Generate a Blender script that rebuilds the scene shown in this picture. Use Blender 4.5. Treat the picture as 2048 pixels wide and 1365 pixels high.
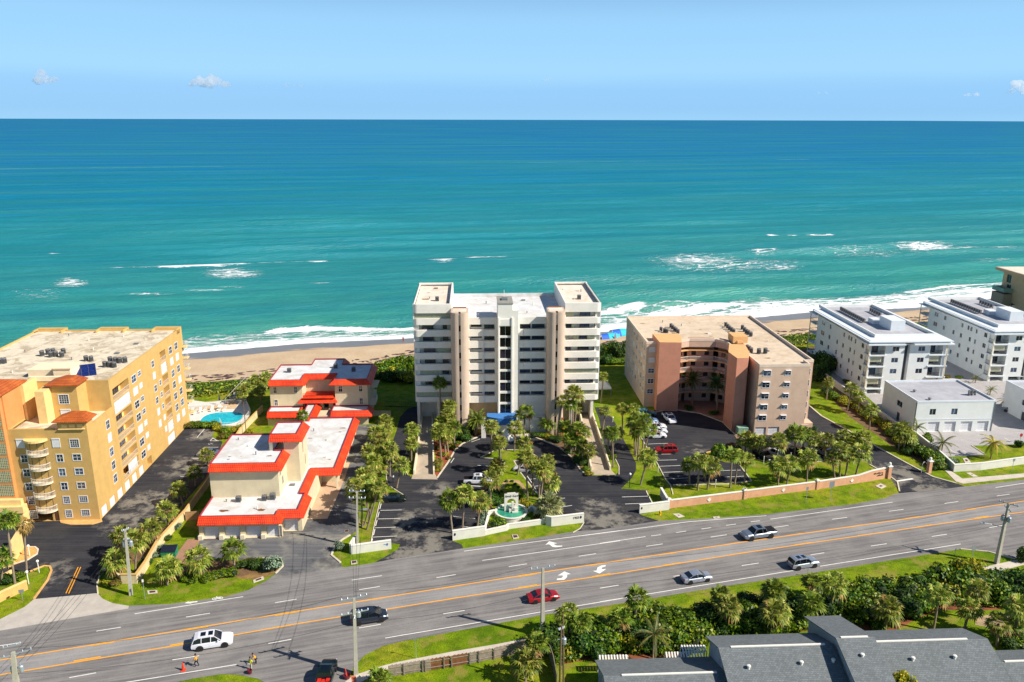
import bpy, math, random
import numpy as np
from mathutils import Vector, Matrix
from mathutils.geometry import tessellate_polygon
rnd = random.Random(7)
for o in list(bpy.data.objects): bpy.data.objects.remove(o)
SC = bpy.context.scene; COL = SC.collection
# ------------------------------------------------------------------ camera
FPX, CAMH, ROLL = 1600.0, 68.0, math.radians(0.17)
PITCH = math.atan((682.5 - 240.0) / FPX) + math.atan(CAMH / 30000)
_f = np.array([0, math.cos(PITCH), -math.sin(PITCH)]); _u = np.array([0, math.sin(PITCH), math.cos(PITCH)]); _r = np.array([1.0, 0, 0])
CR = _r * math.cos(ROLL) + _u * math.sin(ROLL); CU = -_r * math.sin(ROLL) + _u * math.cos(ROLL); CF = _f
cam = bpy.data.cameras.new('camera'); camo = bpy.data.objects.new('camera', cam); COL.objects.link(camo)
cam.sensor_width = 36; cam.lens = FPX / 2048 * 36; cam.clip_start = 1; cam.clip_end = 90000
camo.matrix_world = Matrix(((CR[0], CU[0], -CF[0], 0), (CR[1], CU[1], -CF[1], 0), (CR[2], CU[2], -CF[2], CAMH), (0, 0, 0, 1)))
SC.camera = camo
# ------------------------------------------------------------------ light
SUN_AZ, SUN_EL = math.radians(-21), math.radians(40)
sdir = Vector((math.cos(SUN_EL) * math.cos(SUN_AZ), math.cos(SUN_EL) * math.sin(SUN_AZ), math.sin(SUN_EL)))
sl = bpy.data.lights.new('sun', 'SUN'); sl.energy = 4.9; sl.angle = math.radians(0.5); sl.color = (1, 0.93, 0.82)
so = bpy.data.objects.new('sun', sl); COL.objects.link(so); so.rotation_euler = sdir.to_track_quat('Z', 'Y').to_euler(); so.location = (60, -40, 120)
wd = bpy.data.worlds.new('World'); SC.world = wd; wd.use_nodes = True
nt = wd.node_tree; bg = nt.nodes['Background']; sky = nt.nodes.new('ShaderNodeTexSky')
sky.sky_type = 'NISHITA'; sky.sun_disc = False; sky.sun_elevation = SUN_EL; sky.sun_rotation = math.radians(90) - SUN_AZ
sky.altitude = 0; sky.air_density = 1.0; sky.dust_density = 0.2; sky.ozone_density = 3.0
bg.inputs['Strength'].default_value = 0.065
hs = nt.nodes.new('ShaderNodeHueSaturation'); hs.inputs['Saturation'].default_value = 1.1
nt.links.new(sky.outputs[0], hs.inputs['Color'])
# maritime air: the low sky over the sea is a clean pale blue, not the yellow haze of the stock model
tcw = nt.nodes.new('ShaderNodeTexCoord'); sxw = nt.nodes.new('ShaderNodeSeparateXYZ'); nt.links.new(tcw.outputs['Generated'], sxw.inputs[0])
rpw = nt.nodes.new('ShaderNodeValToRGB'); rpw.color_ramp.interpolation = 'EASE'; ew = rpw.color_ramp.elements
SKYC = [(0.0, (.30, .60, .90)), (.02, (.26, .55, .88)), (.038, (.27, .56, .90)), (.062, (.34, .64, .93)), (.11, (.31, .61, .93)), (.18, (.24, .52, .92)), (.5, (.12, .3, .75))]
while len(ew) < len(SKYC): ew.new(.5)
for i, (q, c) in enumerate(SKYC): ew[i].position = q; ew[i].color = (*c, 1)
nzw = nt.nodes.new('ShaderNodeTexNoise'); nzw.inputs['Scale'].default_value = 4; nzw.inputs['Detail'].default_value = 6; mpw = nt.nodes.new('ShaderNodeMapping'); mpw.inputs['Scale'].default_value = (1, 1, 9); nt.links.new(tcw.outputs['Generated'], mpw.inputs[0]); nt.links.new(mpw.outputs[0], nzw.inputs['Vector'])
adw = nt.nodes.new('ShaderNodeMath'); adw.operation = 'MULTIPLY_ADD'; adw.inputs[1].default_value = .016; nt.links.new(nzw.outputs[0], adw.inputs[0]); nt.links.new(sxw.outputs[2], adw.inputs[2]); nt.links.new(adw.outputs[0], rpw.inputs[0])
mxw = nt.nodes.new('ShaderNodeMix'); mxw.data_type = 'RGBA'; mulw = nt.nodes.new('ShaderNodeVectorMath'); mulw.operation = 'SCALE'; mulw.inputs['Scale'].default_value = 11.9
nt.links.new(rpw.outputs[0], mulw.inputs[0]); nt.links.new(mulw.outputs[0], mxw.inputs[7]); nt.links.new(hs.outputs[0], mxw.inputs[6])
fcw = nt.nodes.new('ShaderNodeMapRange'); fcw.inputs['From Min'].default_value = .1; fcw.inputs['From Max'].default_value = .22; fcw.inputs['To Min'].default_value = .92; fcw.inputs['To Max'].default_value = 0; nt.links.new(sxw.outputs[2], fcw.inputs[0]); nt.links.new(fcw.outputs[0], mxw.inputs[0]); nt.links.new(mxw.outputs[2], bg.inputs['Color'])
SC.cycles.volume_bounces = 10
SC.view_settings.view_transform = 'Standard'; SC.view_settings.look = 'None'; SC.view_settings.gamma = 1.0; SC.view_settings.exposure = 0.55
SC.view_settings.use_curve_mapping = False
# ------------------------------------------------------------------ pixel -> world helpers (photo is 2048 x 1365)
def ray(x, y): return CF + (x - 1024) / FPX * CR + (682.5 - y) / FPX * CU
CAMP = np.array([0, 0, CAMH])
def G(x, y, z=0.0):
    d = ray(x, y); t = (z - CAMH) / d[2]; return Vector((d[0] * t, d[1] * t, z))
def atY(x, y, Y):
    d = ray(x, y); t = Y / d[1]; return Vector((d[0] * t, Y, CAMH + d[2] * t))
def proj(X, Y, Z):
    dx, dy, dz = X, Y, Z - CAMH
    w = dx * CF[0] + dy * CF[1] + dz * CF[2]
    return 1024 + FPX * (dx * CR[0] + dy * CR[1] + dz * CR[2]) / w, 682.5 - FPX * (dx * CU[0] + dy * CU[1] + dz * CU[2]) / w
def Zf(ox, oy, s): return lambda x, y: (ox + x / s, oy + y / s)
Z1 = Zf(0, 640, 4.55); Z2 = Zf(0, 900, 4.55); Z3 = Zf(0, 1120, 5.12); Z4 = Zf(350, 700, 4.549); Z5 = Zf(340, 900, 4.55); Z6 = Zf(340, 1120, 4.452)
C1 = Zf(780, 560, 4.265); C2 = Zf(720, 780, 6.827); C3 = Zf(1000, 780, 6.827); C4 = Zf(660, 930, 6.827); C5 = Zf(880, 930, 6.4)
C6 = Zf(1180, 610, 4.267); C7 = Zf(1200, 800, 5.687); C8 = Zf(1450, 780, 5.689)
R1 = Zf(1600, 560, 4.549); R2 = Zf(1700, 740, 5.687); R3 = Zf(780, 1040, 4.2); R4 = Zf(1200, 980, 4.655); R5 = Zf(1620, 930, 4.785)
R6 = Zf(1080, 1140, 4.267); R7 = Zf(1540, 1100, 4.031)
TH = math.radians(2.9)
WX = np.array([math.cos(TH), math.sin(TH), 0]); DX = np.array([-math.sin(TH), math.cos(TH), 0])
# ------------------------------------------------------------------ materials
def lin(c):
    if isinstance(c, str): c = [int(c[i:i + 2], 16) / 255 for i in (1, 3, 5)]; c = [x / 12.92 if x < .04045 else ((x + .055) / 1.055) ** 2.4 for x in c]
    return tuple(c[:3]) + (1,)
def mul(c, k): return tuple(min(1, x * k) for x in c[:3]) + (1,)
MATS = {}
class NT:
    def __init__(s, name):
        s.m = bpy.data.materials.new(name); s.m.use_nodes = True; s.t = s.m.node_tree; s.b = s.t.nodes['Principled BSDF']; s.tc = None
    def n(s, typ, **kw):
        x = s.t.nodes.new(typ)
        for k, v in kw.items():
            if k.startswith('i_'): x.inputs[k[2:].replace('_', ' ')].default_value = v
            else: setattr(x, k, v)
        return x
    def l(s, a, b): s.t.links.new(a, b)
    def coord(s, scale=(1, 1, 1), rot=0, kind='Object'):
        if s.tc is None: s.tc = s.n('ShaderNodeTexCoord')
        mp = s.n('ShaderNodeMapping'); mp.vector_type = 'TEXTURE' if rot else 'POINT'; mp.inputs['Scale'].default_value = tuple(1 / q for q in scale) if rot else scale; mp.inputs['Rotation'].default_value = (0, 0, -rot)
        s.l(s.tc.outputs[kind], mp.inputs['Vector']); return mp.outputs[0]
    def noise(s, vec, scale, detail=4, rough=.6, dist=0.0):
        x = s.n('ShaderNodeTexNoise'); x.inputs['Scale'].default_value = scale; x.inputs['Detail'].default_value = detail; x.inputs['Roughness'].default_value = rough; x.inputs['Distortion'].default_value = dist
        s.l(vec, x.inputs['Vector']); return x.outputs['Fac']
    def ramp(s, fac, stops, interp='LINEAR'):
        x = s.n('ShaderNodeValToRGB'); x.color_ramp.interpolation = interp; e = x.color_ramp.elements
        while len(e) < len(stops): e.new(.5)
        for i, (p, c) in enumerate(stops): e[i].position = p; e[i].color = lin(c) if isinstance(c, (str, tuple, list)) else (c, c, c, 1)
        s.l(fac, x.inputs[0]); return x.outputs[0]
    def mix(s, fac, a, b, mode='MIX'):
        x = s.n('ShaderNodeMix', data_type='RGBA', blend_type=mode)
        for k, v in ((0, fac), (6, a), (7, b)):
            if hasattr(v, 'is_linked'): s.l(v, x.inputs[k])
            elif k == 0: x.inputs[0].default_value = v
            else: x.inputs[k].default_value = lin(v) if isinstance(v, (str, tuple, list)) else (v, v, v, 1)
        return x.outputs[2]
    def math(s, op, a, b=None, clamp=False):
        x = s.n('ShaderNodeMath', operation=op, use_clamp=clamp)
        for k, v in ((0, a), (1, b)):
            if v is None: continue
            if hasattr(v, 'is_linked'): s.l(v, x.inputs[k])
            else: x.inputs[k].default_value = v
        return x.outputs[0]
    def bump(s, h, strength=.3, dist=.1):
        x = s.n('ShaderNodeBump'); x.inputs['Strength'].default_value = strength; x.inputs['Distance'].default_value = dist
        s.l(h, x.inputs['Height']); s.l(x.outputs[0], s.b.inputs['Normal'])
    def base(s, c): s.l(c, s.b.inputs['Base Color'])
    def rough(s, v): s.b.inputs['Roughness'].default_value = v
    def attr(s, name):
        x = s.n('ShaderNodeAttribute'); x.attribute_name = name; return x.outputs['Fac']
def M(name, col=None, rough=.7, var=.12, vs=1.5, metal=0.0, spec=.5, bump=0, bs=8, streak=None, emit=None):
    """plain painted / mineral surface with uneven tone"""
    if name in MATS: return MATS[name]
    n = NT(name); c = lin(col); n.rough(rough); n.b.inputs['Metallic'].default_value = metal; n.b.inputs['Specular IOR Level'].default_value = spec
    v = n.coord()
    f = n.noise(v, vs, 5, .65)
    col_o = n.ramp(f, [(.36, mul(c, 1 - var)), (.64, mul(c, 1 + var))])
    if streak:   # vertical rain streaks / dirt
        f2 = n.noise(n.coord((1, 1, .12)), streak[1], 3, .7)
        col_o = n.mix(n.ramp(f2, [(.55, 0.0), (.8, streak[0])]), col_o, mul(c, .55))
    n.base(col_o)
    if bump: n.bump(n.noise(v, bs, 4), bump, .05)
    MATS[name] = n.m; return n.m
# ------------------------------------------------------------------ mesh builder
class MB:
    def __init__(s): s.v = []; s.f = []; s.m = []
    def add(s, vs, fs, mi=0):
        k = len(s.v); s.v += [tuple(p) for p in vs]; s.f += [tuple(i + k for i in f) for f in fs]; s.m += [mi] * len(fs); return s
    def quad(s, a, b, c, d, mi=0): return s.add([a, b, c, d], [(0, 1, 2, 3)], mi)
    def box(s, x0, x1, y0, y1, z0, z1, mi=0, R=None):
        vs = [(x, y, z) for z in (z0, z1) for x, y in ((x0, y0), (x1, y0), (x1, y1), (x0, y1))]
        if R is not None: vs = [R @ Vector(p) for p in vs]
        return s.add(vs, [(0, 3, 2, 1), (4, 5, 6, 7), (0, 1, 5, 4), (1, 2, 6, 5), (2, 3, 7, 6), (3, 0, 4, 7)], mi)
    def prism(s, pts, z0, z1, mi=0, mt=None, bottom=False):
        """pts: 2D polygon"""
        if sum(pts[i][0] * pts[(i + 1) % len(pts)][1] - pts[(i + 1) % len(pts)][0] * pts[i][1] for i in range(len(pts))) < 0: pts = pts[::-1]
        n = len(pts); vs = [(p[0], p[1], z0) for p in pts] + [(p[0], p[1], z1) for p in pts]
        if z1 > z0: s.add(vs, [(i, (i + 1) % n, n + (i + 1) % n, n + i) for i in range(n)], mi)
        s.poly(pts, z1, mi if mt is None else mt)
        return s
    def poly(s, pts, z, mi=0):
        if sum(pts[i][0] * pts[(i + 1) % len(pts)][1] - pts[(i + 1) % len(pts)][0] * pts[i][1] for i in range(len(pts))) < 0: pts = pts[::-1]
        v3 = [Vector((p[0], p[1], 0)) for p in pts]
        tr = tessellate_polygon([v3])
        fs = []
        for a, b, c in tr:
            A, B_, C_ = v3[a], v3[b], v3[c]
            fs.append((a, b, c) if (B_ - A).cross(C_ - A).z > 0 else (a, c, b))
        s.add([(p[0], p[1], z) for p in pts], fs, mi); return s
    def tube(s, pts, r, n=6, mi=0, cap=True):
        pts = [Vector(p) for p in pts]; rs = r if isinstance(r, (list, tuple)) else [r] * len(pts)
        k = len(s.v); 
        for i, p in enumerate(pts):
            t = (pts[min(i + 1, len(pts) - 1)] - pts[max(i - 1, 0)]).normalized()
            a = t.orthogonal().normalized() if abs(t.z) < .95 else Vector((1, 0, 0)) - t * t.x; a.normalize(); b = t.cross(a)
            for j in range(n):
                q = 2 * math.pi * j / n; s.v.append(tuple(p + (a * math.cos(q) + b * math.sin(q)) * rs[i]))
        for i in range(len(pts) - 1):
            for j in range(n):
                s.f.append((k + i * n + j, k + i * n + (j + 1) % n, k + (i + 1) * n + (j + 1) % n, k + (i + 1) * n + j)); s.m.append(mi)
        if cap:
            e = k + (len(pts) - 1) * n; s.f.append(tuple(e + j for j in range(n))); s.m.append(mi); s.f.append(tuple(k + n - 1 - j for j in range(n))); s.m.append(mi)
        return s
    def lathe(s, prof, n=12, mi=0, at=(0, 0, 0)):
        k = len(s.v)
        for r, z in prof:
            for j in range(n):
                q = 2 * math.pi * j / n; s.v.append((at[0] + r * math.cos(q), at[1] + r * math.sin(q), at[2] + z))
        for i in range(len(prof) - 1):
            for j in range(n):
                s.f.append((k + i * n + j, k + i * n + (j + 1) % n, k + (i + 1) * n + (j + 1) % n, k + (i + 1) * n + j)); s.m.append(mi)
        return s
    def mesh(s, name, mats, smooth=False):
        me = bpy.data.meshes.new(name); me.from_pydata(s.v, [], s.f); 
        for m in (mats if isinstance(mats, (list, tuple)) else [mats]): me.materials.append(m)
        me.polygons.foreach_set('material_index', s.m)
        if smooth: me.polygons.foreach_set('use_smooth', [True] * len(s.f))
        me.update(); return me
    def build(s, name, mats, parent=None, smooth=False, loc=(0, 0, 0)):
        return mo(name, s.mesh(name, mats, smooth), parent, loc)
def mo(name, me, parent=None, loc=(0, 0, 0)):
    o = bpy.data.objects.new(name, me); COL.objects.link(o); o.location = loc
    if parent: o.parent = parent
    return o
def tag(o, label=None, cat=None, group=None, kind=None):
    for k, v in (('label', label), ('category', cat), ('group', group), ('kind', kind)):
        if v: o[k] = v
    return o
def thing(name, label, cat, loc=(0, 0, 0), rz=0.0, group=None):
    o = bpy.data.objects.new(name, None); COL.objects.link(o); o.location = loc; o.rotation_euler = (0, 0, rz); o.empty_display_size = .5
    return tag(o, label, cat, group)
def copy_tree(o, parent=None):
    c = o.copy(); COL.objects.link(c); c.parent = parent
    for ch in list(o.children): copy_tree(ch, c)
    return c
def sheet(name, pxs, z, mat, kind='structure', z0=None, mats=None, **kw):
    """a ground sheet (or raised slab) traced on the ground plane"""
    pts = [G(*p) for p in pxs]; b = MB()
    if z0 is None: b.poly([(p.x, p.y) for p in pts], z)
    else: b.prism([(p.x, p.y) for p in pts], z0, z, 1 if mats else 0, 0)
    o = b.build(name, mats or mat); o['kind'] = kind; return o
_SK = [0]
def strip(b, p, q, w, z, mi=0):
    _SK[0] += 1; z += (_SK[0] % 7) * .0012
    p = Vector((p[0], p[1], 0)); q = Vector((q[0], q[1], 0)); t = (q - p).normalized(); nn = Vector((-t.y, t.x, 0)) * w / 2
    b.add([(p - nn)[:2] + (z,), (q - nn)[:2] + (z,), (q + nn)[:2] + (z,), (p + nn)[:2] + (z,)], [(0, 1, 2, 3)], mi)
def ribbon(b, pts, w, z0, z1, mi=0, closed=False, zs=None):
    """raised band following a polyline (kerbs, low walls)"""
    n = len(pts); P = [Vector((p[0], p[1])) for p in pts]; L = []; R_ = []
    for i in range(n):
        if closed: a, c = P[i - 1], P[(i + 1) % n]
        else: a, c = P[max(i - 1, 0)], P[min(i + 1, n - 1)]
        d1 = (P[i] - a).normalized() if (P[i] - a).length > 1e-6 else (c - P[i]).normalized()
        d2 = (c - P[i]).normalized() if (c - P[i]).length > 1e-6 else d1
        t = (d1 + d2).normalized(); k = min(2.5, 1 / max(.3, t.dot(d1))); nn = Vector((-t.y, t.x)) * w / 2 * k
        L.append(P[i] + nn); R_.append(P[i] - nn)
    k0 = len(b.v)
    for i in range(n):
        za = z0; zb = z1 if zs is None else zs[i]
        for q, z in ((L[i], za), (R_[i], za), (R_[i], zb), (L[i], zb)): b.v.append((q.x, q.y, z))
    m = n if closed else n - 1
    for i in range(m):
        a = k0 + 4 * i; c = k0 + 4 * ((i + 1) % n)
        for f in ((a + 3, a + 2, c + 2, c + 3), (a + 1, c + 1, c + 2, a + 2), (a, a + 3, c + 3, c)): b.f.append(f); b.m.append(mi)
    if not closed:
        a = k0; b.f.append((a, a + 1, a + 2, a + 3)); b.m.append(mi); a = k0 + 4 * (n - 1); b.f.append((a + 3, a + 2, a + 1, a)); b.m.append(mi)
ORD = ['first', 'second', 'third', 'fourth', 'fifth', 'sixth', 'seventh', 'eighth', 'ninth', 'tenth', 'eleventh', 'twelfth', 'thirteenth', 'fourteenth', 'fifteenth', 'sixteenth', 'seventeenth', 'eighteenth', 'nineteenth', 'twentieth', 'twenty-first', 'twenty-second', 'twenty-third', 'twenty-fourth', 'twenty-fifth', 'twenty-sixth', 'twenty-seventh', 'twenty-eighth', 'twenty-ninth', 'thirtieth']
# ------------------------------------------------------------------ setting materials
def mat_grass():
    n = NT('lawn_grass'); v = n.coord(); n.rough(.9); n.b.inputs['Specular IOR Level'].default_value = .15
    a = n.noise(v, .09, 5, .6); b = n.noise(v, .6, 6, .7); c = n.noise(v, 6, 3, .7)
    col = n.ramp(a, [(.3, '#5e7c08'), (.48, '#7e960c'), (.58, '#96a018'), (.68, '#a09a2c')])
    col = n.mix(n.ramp(b, [(.42, 0.0), (.62, .7)]), col, '#486004')
    col = n.mix(n.ramp(c, [(.38, .65), (.58, 0.0)]), col, '#3a4e04')
    d = n.noise(v, .35, 4, .6); col = n.mix(n.ramp(d, [(.53, 0.0), (.64, .65)]), col, '#8f8040')
    n.base(col); n.bump(n.noise(v, 5, 4, .7), .8, .12); return n.m
def mat_asphalt(name, dark, light, patch, amt, rot=0.0, seal=None, worn=()):
    n = NT(name); v = n.coord(); n.rough(.85); n.b.inputs['Specular IOR Level'].default_value = .095
    vs = n.coord((.06, 1.6, 1), rot); a = n.noise(vs, 1.0, 4, .6); b = n.noise(v, .16, 6, .65); c = n.noise(v, 9, 2, .6)
    col = n.ramp(a, [(.36, dark), (.62, light)])
    col = n.mix(n.ramp(b, [(.47, 0.0), (.62, amt)]), col, patch)
    if seal: 
        d = n.noise(n.coord((1, 1, 1), 0), .07, 5, .7); col = n.mix(n.ramp(d, [(.5, 0.0), (.56, seal[0])]), col, seal[1])
    m_ = None
    for px, r_ in worn:   # sand and wear tracked over the driveway mouths
        g = G(*px); dd = n.n('ShaderNodeVectorMath', operation='DISTANCE'); n.l(v, dd.inputs[0]); dd.inputs[1].default_value = (g.x, g.y, 0); q = n.math('SUBTRACT', 1.0, n.math('DIVIDE', dd.outputs['Value'], r_), True); m_ = q if m_ is None else n.math('MAXIMUM', m_, q)
    if m_ is not None: col = n.mix(n.ramp(n.math('MULTIPLY', n.math('ADD', m_, .25), n.ramp(n.noise(v, .35, 6, .7), [(.4, .25), (.6, 1.0)])), [(.36, 0.0), (.8, .8)]), col, '#8f897e')
    col = n.mix(n.ramp(c, [(.3, .22), (.7, 0.0)]), col, '#101010')
    n.base(col); n.bump(c, .25, .02); return n.m
M_GRASS = mat_grass()
RDIR = math.radians(-15.6)
M_ROAD = mat_asphalt('road_asphalt', '#6f6c6a', '#8c8885', '#9d9894', .4, RDIR)
M_LOT = mat_asphalt('sealed_asphalt', '#2e2e33', '#3e3e43', '#55534f', .28, 0, None, [((835, 1100), 11), ((825, 1045), 7), ((878, 985), 6), ((1215, 1042), 9), ((1190, 1010), 5), ((1395, 900), 4), ((1800, 950), 9), ((1850, 975), 8), ((430, 868), 9), ((380, 930), 9), ((300, 1000), 8), ((95, 1150), 6), ((265, 1040), 8)])
M_OLDLOT = mat_asphalt('weathered_asphalt', '#5d5d60', '#727273', '#9c9789', .75, 0, (.55, '#3c3e44'))
M_CONC = M('concrete', '#b3aba0', .85, .1, .5, bump=.2)
M_KERB = M('kerb_concrete', '#cbbfa9', .8, .14, .8)
M_YKERB = M('ochre_kerb', '#d3a463', .8, .15, .8)
M_WPAINT = M('road_paint_white', '#e4e2da', .6, .1, 3)
M_YPAINT = M('road_paint_yellow', '#f5a408', .6, .08, 3)
M_TAN = M('tan_concrete', '#bfa182', .85, .12, .4)
def mat_pavers(name, c1, c2, cm, sc):
    n = NT(name); v = n.coord((1, 1, 1), .05); br = n.n('ShaderNodeTexBrick'); br.inputs['Scale'].default_value = sc; br.inputs['Mortar Size'].default_value = .012
    for k, c in (('Color1', c1), ('Color2', c2), ('Mortar', cm)): br.inputs[k].default_value = lin(c)
    n.l(v, br.inputs['Vector']); f = n.noise(v, .5, 4); n.base(n.mix(n.ramp(f, [(.3, .35), (.7, 0.0)]), br.outputs[0], mul(lin(cm), .7)[:3])); n.rough(.85); return n.m
M_PAVE = mat_pavers('grey_pavers', '#b9b4b2', '#a49f9e', '#8f8a88', 3.5)
M_BRICKP = mat_pavers('red_pavers', '#b08468', '#9c6c56', '#8a7664', 3.5)
M_MULCH = M('bark_mulch', '#8a4426', .95, .35, 2.5, bump=.6)
M_GRAVEL = M('ochre_gravel', '#cf9a58', .95, .2, 4, bump=.4)
M_SOIL = M('planting_soil', '#6d5236', .95, .3, 1.2, bump=.5)
# ------------------------------------------------------------------ shore frame
SA = math.radians(15.5); SX = (math.cos(SA), math.sin(SA)); TX = (-math.sin(SA), math.cos(SA))
def st(p): return p[0] * SX[0] + p[1] * SX[1], p[0] * TX[0] + p[1] * TX[1]
SEAZ = -3.0
wl = sorted(st(G(x, y, SEAZ)) for x, y in [(365, 708), (500, 697), (600, 688), (700, 683), (828, 677), (1020, 668), (1205, 665), (1300, 655), (1500, 637), (1620, 625), (1700, 622), (1850, 615), (1985, 597)])
WLS = [-900, -400] + [p[0] for p in wl] + [500, 1200]; WLT = [262, 258] + [p[1] for p in wl] + [258, 262]
dl = sorted(st(G(x, y, -.2)) for x, y in [(372, 768), (490, 757), (750, 735), (830, 715), (1205, 703), (1250, 695), (1620, 668), (1830, 645)])
DLS = [-900, -400] + [p[0] for p in dl] + [500, 1200]; DLT = [218, 218] + [p[1] for p in dl] + [222, 222]
rs = np.random.RandomState(3)
def vnoise(x, y, seed=0):
    """smooth value noise for numpy arrays"""
    r = np.random.RandomState(seed).rand(256, 256); xi = np.floor(x).astype(int); yi = np.floor(y).astype(int); fx = x - xi; fy = y - yi
    fx = fx * fx * (3 - 2 * fx); fy = fy * fy * (3 - 2 * fy); g = lambda a, b: r[a % 256, b % 256]
    return (g(xi, yi) * (1 - fx) + g(xi + 1, yi) * fx) * (1 - fy) + (g(xi, yi + 1) * (1 - fx) + g(xi + 1, yi + 1) * fx) * fy
def grid_mesh(name, S, T, zfun, mat, attrs):
    s, t = np.meshgrid(S, T, indexing='ij'); X = s * SX[0] + t * TX[0]; Y = s * SX[1] + t * TX[1]; Z = zfun(s, t)
    n, m = s.shape; co = np.stack([X, Y, Z], -1).reshape(-1, 3)
    i = np.arange(n - 1)[:, None] * m + np.arange(m - 1)[None]; f = np.stack([i, i + m, i + m + 1, i + 1], -1).reshape(-1, 4)
    me = bpy.data.meshes.new(name); me.vertices.add(len(co)); me.vertices.foreach_set('co', co.ravel()); me.loops.add(f.size); me.loops.foreach_set('vertex_index', f.ravel().astype(np.int32))
    me.polygons.add(len(f)); me.polygons.foreach_set('loop_start', np.arange(0, f.size, 4, dtype=np.int32)); me.polygons.foreach_set('loop_total', np.full(len(f), 4, np.int32))
    me.polygons.foreach_set('use_smooth', np.ones(len(f), bool)); me.update(calc_edges=True)
    for k, fn in attrs.items():
        a = me.attributes.new(k, 'FLOAT', 'POINT'); a.data.foreach_set('value', fn(s, t, X, Y, Z).astype(np.float32).ravel())
    me.materials.append(mat); me.validate(); o = bpy.data.objects.new(name, me); COL.objects.link(o); o['kind'] = 'structure'; return o
# beach
def beach_z(s, t):
    td = np.interp(s, DLS, DLT); tw = np.interp(s, WLS, WLT); u = (t - td) / (tw - td)
    z = np.where(u < 0, -.35, -.35 + (SEAZ + .35) * np.clip(u, 0, 9) ** 1.15)
    return z + (vnoise(s / 9, t / 5, 4) - .5) * .35 * np.clip(1 - u, 0, 1) * (u > -.2)
n = NT('beach_sand'); v = n.coord(); n.rough(.9)
c = n.ramp(n.noise(v, .12, 5, .6), [(.3, '#bb9f7e'), (.7, '#cdb593')]); c = n.mix(n.ramp(n.noise(v, 1.5, 4), [(.4, 0.0), (.8, .5)]), c, '#a48a6a')
wet = n.attr('wet'); wn = n.noise(n.coord((.5, 2, 1), -SA), .12, 3)
wf = n.ramp(n.math('ADD', wet, n.math('MULTIPLY', n.math('SUBTRACT', wn, .5), 1.2)), [(.45, 0.0), (.6, 1.0)])
c = n.mix(wf, c, '#77716e'); n.base(c); n.bump(n.noise(v, 1.2, 5), .5, .15)
rr = n.ramp(wf, [(0, .9), (1, .35)]); n.l(rr, n.b.inputs['Roughness'])
grid_mesh('beach', np.linspace(-420, 560, 330), np.linspace(205, 300, 96), beach_z, n.m,
          {'wet': lambda s, t, X, Y, Z: np.clip(1 - (np.interp(s, WLS, WLT) - t) / 14 + (vnoise(s / 25, t * 0, 8) - .5) * .6, 0, 1.5)})
# land
Ls = np.linspace(-420, 560, 60); ed = [(float(s), float(np.interp(s, DLS, DLT)) - .5 + rnd.uniform(-.6, .6)) for s in Ls]
pl = [(s * SX[0] + t * TX[0], s * SX[1] + t * TX[1]) for s, t in ed] + [(700, 60), (700, -80), (-600, -80), (-600, 60)]
b = MB(); b.poly(pl, 0.0); o = b.build('ground', M_GRASS); o['kind'] = 'structure'
b = MB(); e3 = [(s * SX[0] + t * TX[0], s * SX[1] + t * TX[1]) for s, t in ed]
for p, q in zip(e3, e3[1:]): b.quad((*p, -1.2), (*q, -1.2), (*q, -.001), (*p, -.001))
o = b.build('dune_face', M('dune_sand', '#b59a74', .95, .2, .6)); o['kind'] = 'structure'
# ------------------------------------------------------------------ sea
FO = [  # foam patches: px centre, radii, strength
    (400, 533.5, 50, 2.2, 1.1), (455, 530.5, 40, 2.3, 1.1), (340, 536, 32, 1.8, 1), (585, 526, 60, 1.2, .55), (255, 538, 60, 1.0, .5), (525, 528, 18, 1.5, .8), (557, 526.5, 13, 1.8, 1.1), (633, 525, 18, 2.2, 1.2), (235, 537, 12, 1.2, .8), (468, 548, 55, 9, .5), (140, 566, 32, 8, .5), (105, 508, 12, 1.2, .8),
    (300, 587, 50, 2, .5), (410, 579, 45, 1.8, .55), (465, 573, 25, 1.5, .5), (640, 565, 25, 1.5, .4), (80, 590, 60, 14, .22), (885, 521, 26, 3.5, .7), (965, 515, 32, 2.3, .9), (1000, 513, 18, 1.5, .6),
    (1395, 520, 95, 9, .5), (1470, 528, 130, 15, .36), (1400, 535, 90, 8, .3), (1522, 503, 34, 6, .66), (1560, 534, 45, 6, .4), (1850, 493, 62, 6, .6), (1930, 496, 70, 5, .5), (1750, 505, 130, 9, .3), (1985, 499, 50, 2, .45),
    (1545, 473, 12, 1.2, .8), (1585, 472, 12, 1, .7), (1635, 470, 24, 1.2, .7), (1660, 469, 10, 1, .8), (1225, 615, 25, 6, .42), (1750, 512, 60, 7, .25), (1980, 520, 50, 6, .3), (640, 700, 60, 3, .3)]
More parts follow.
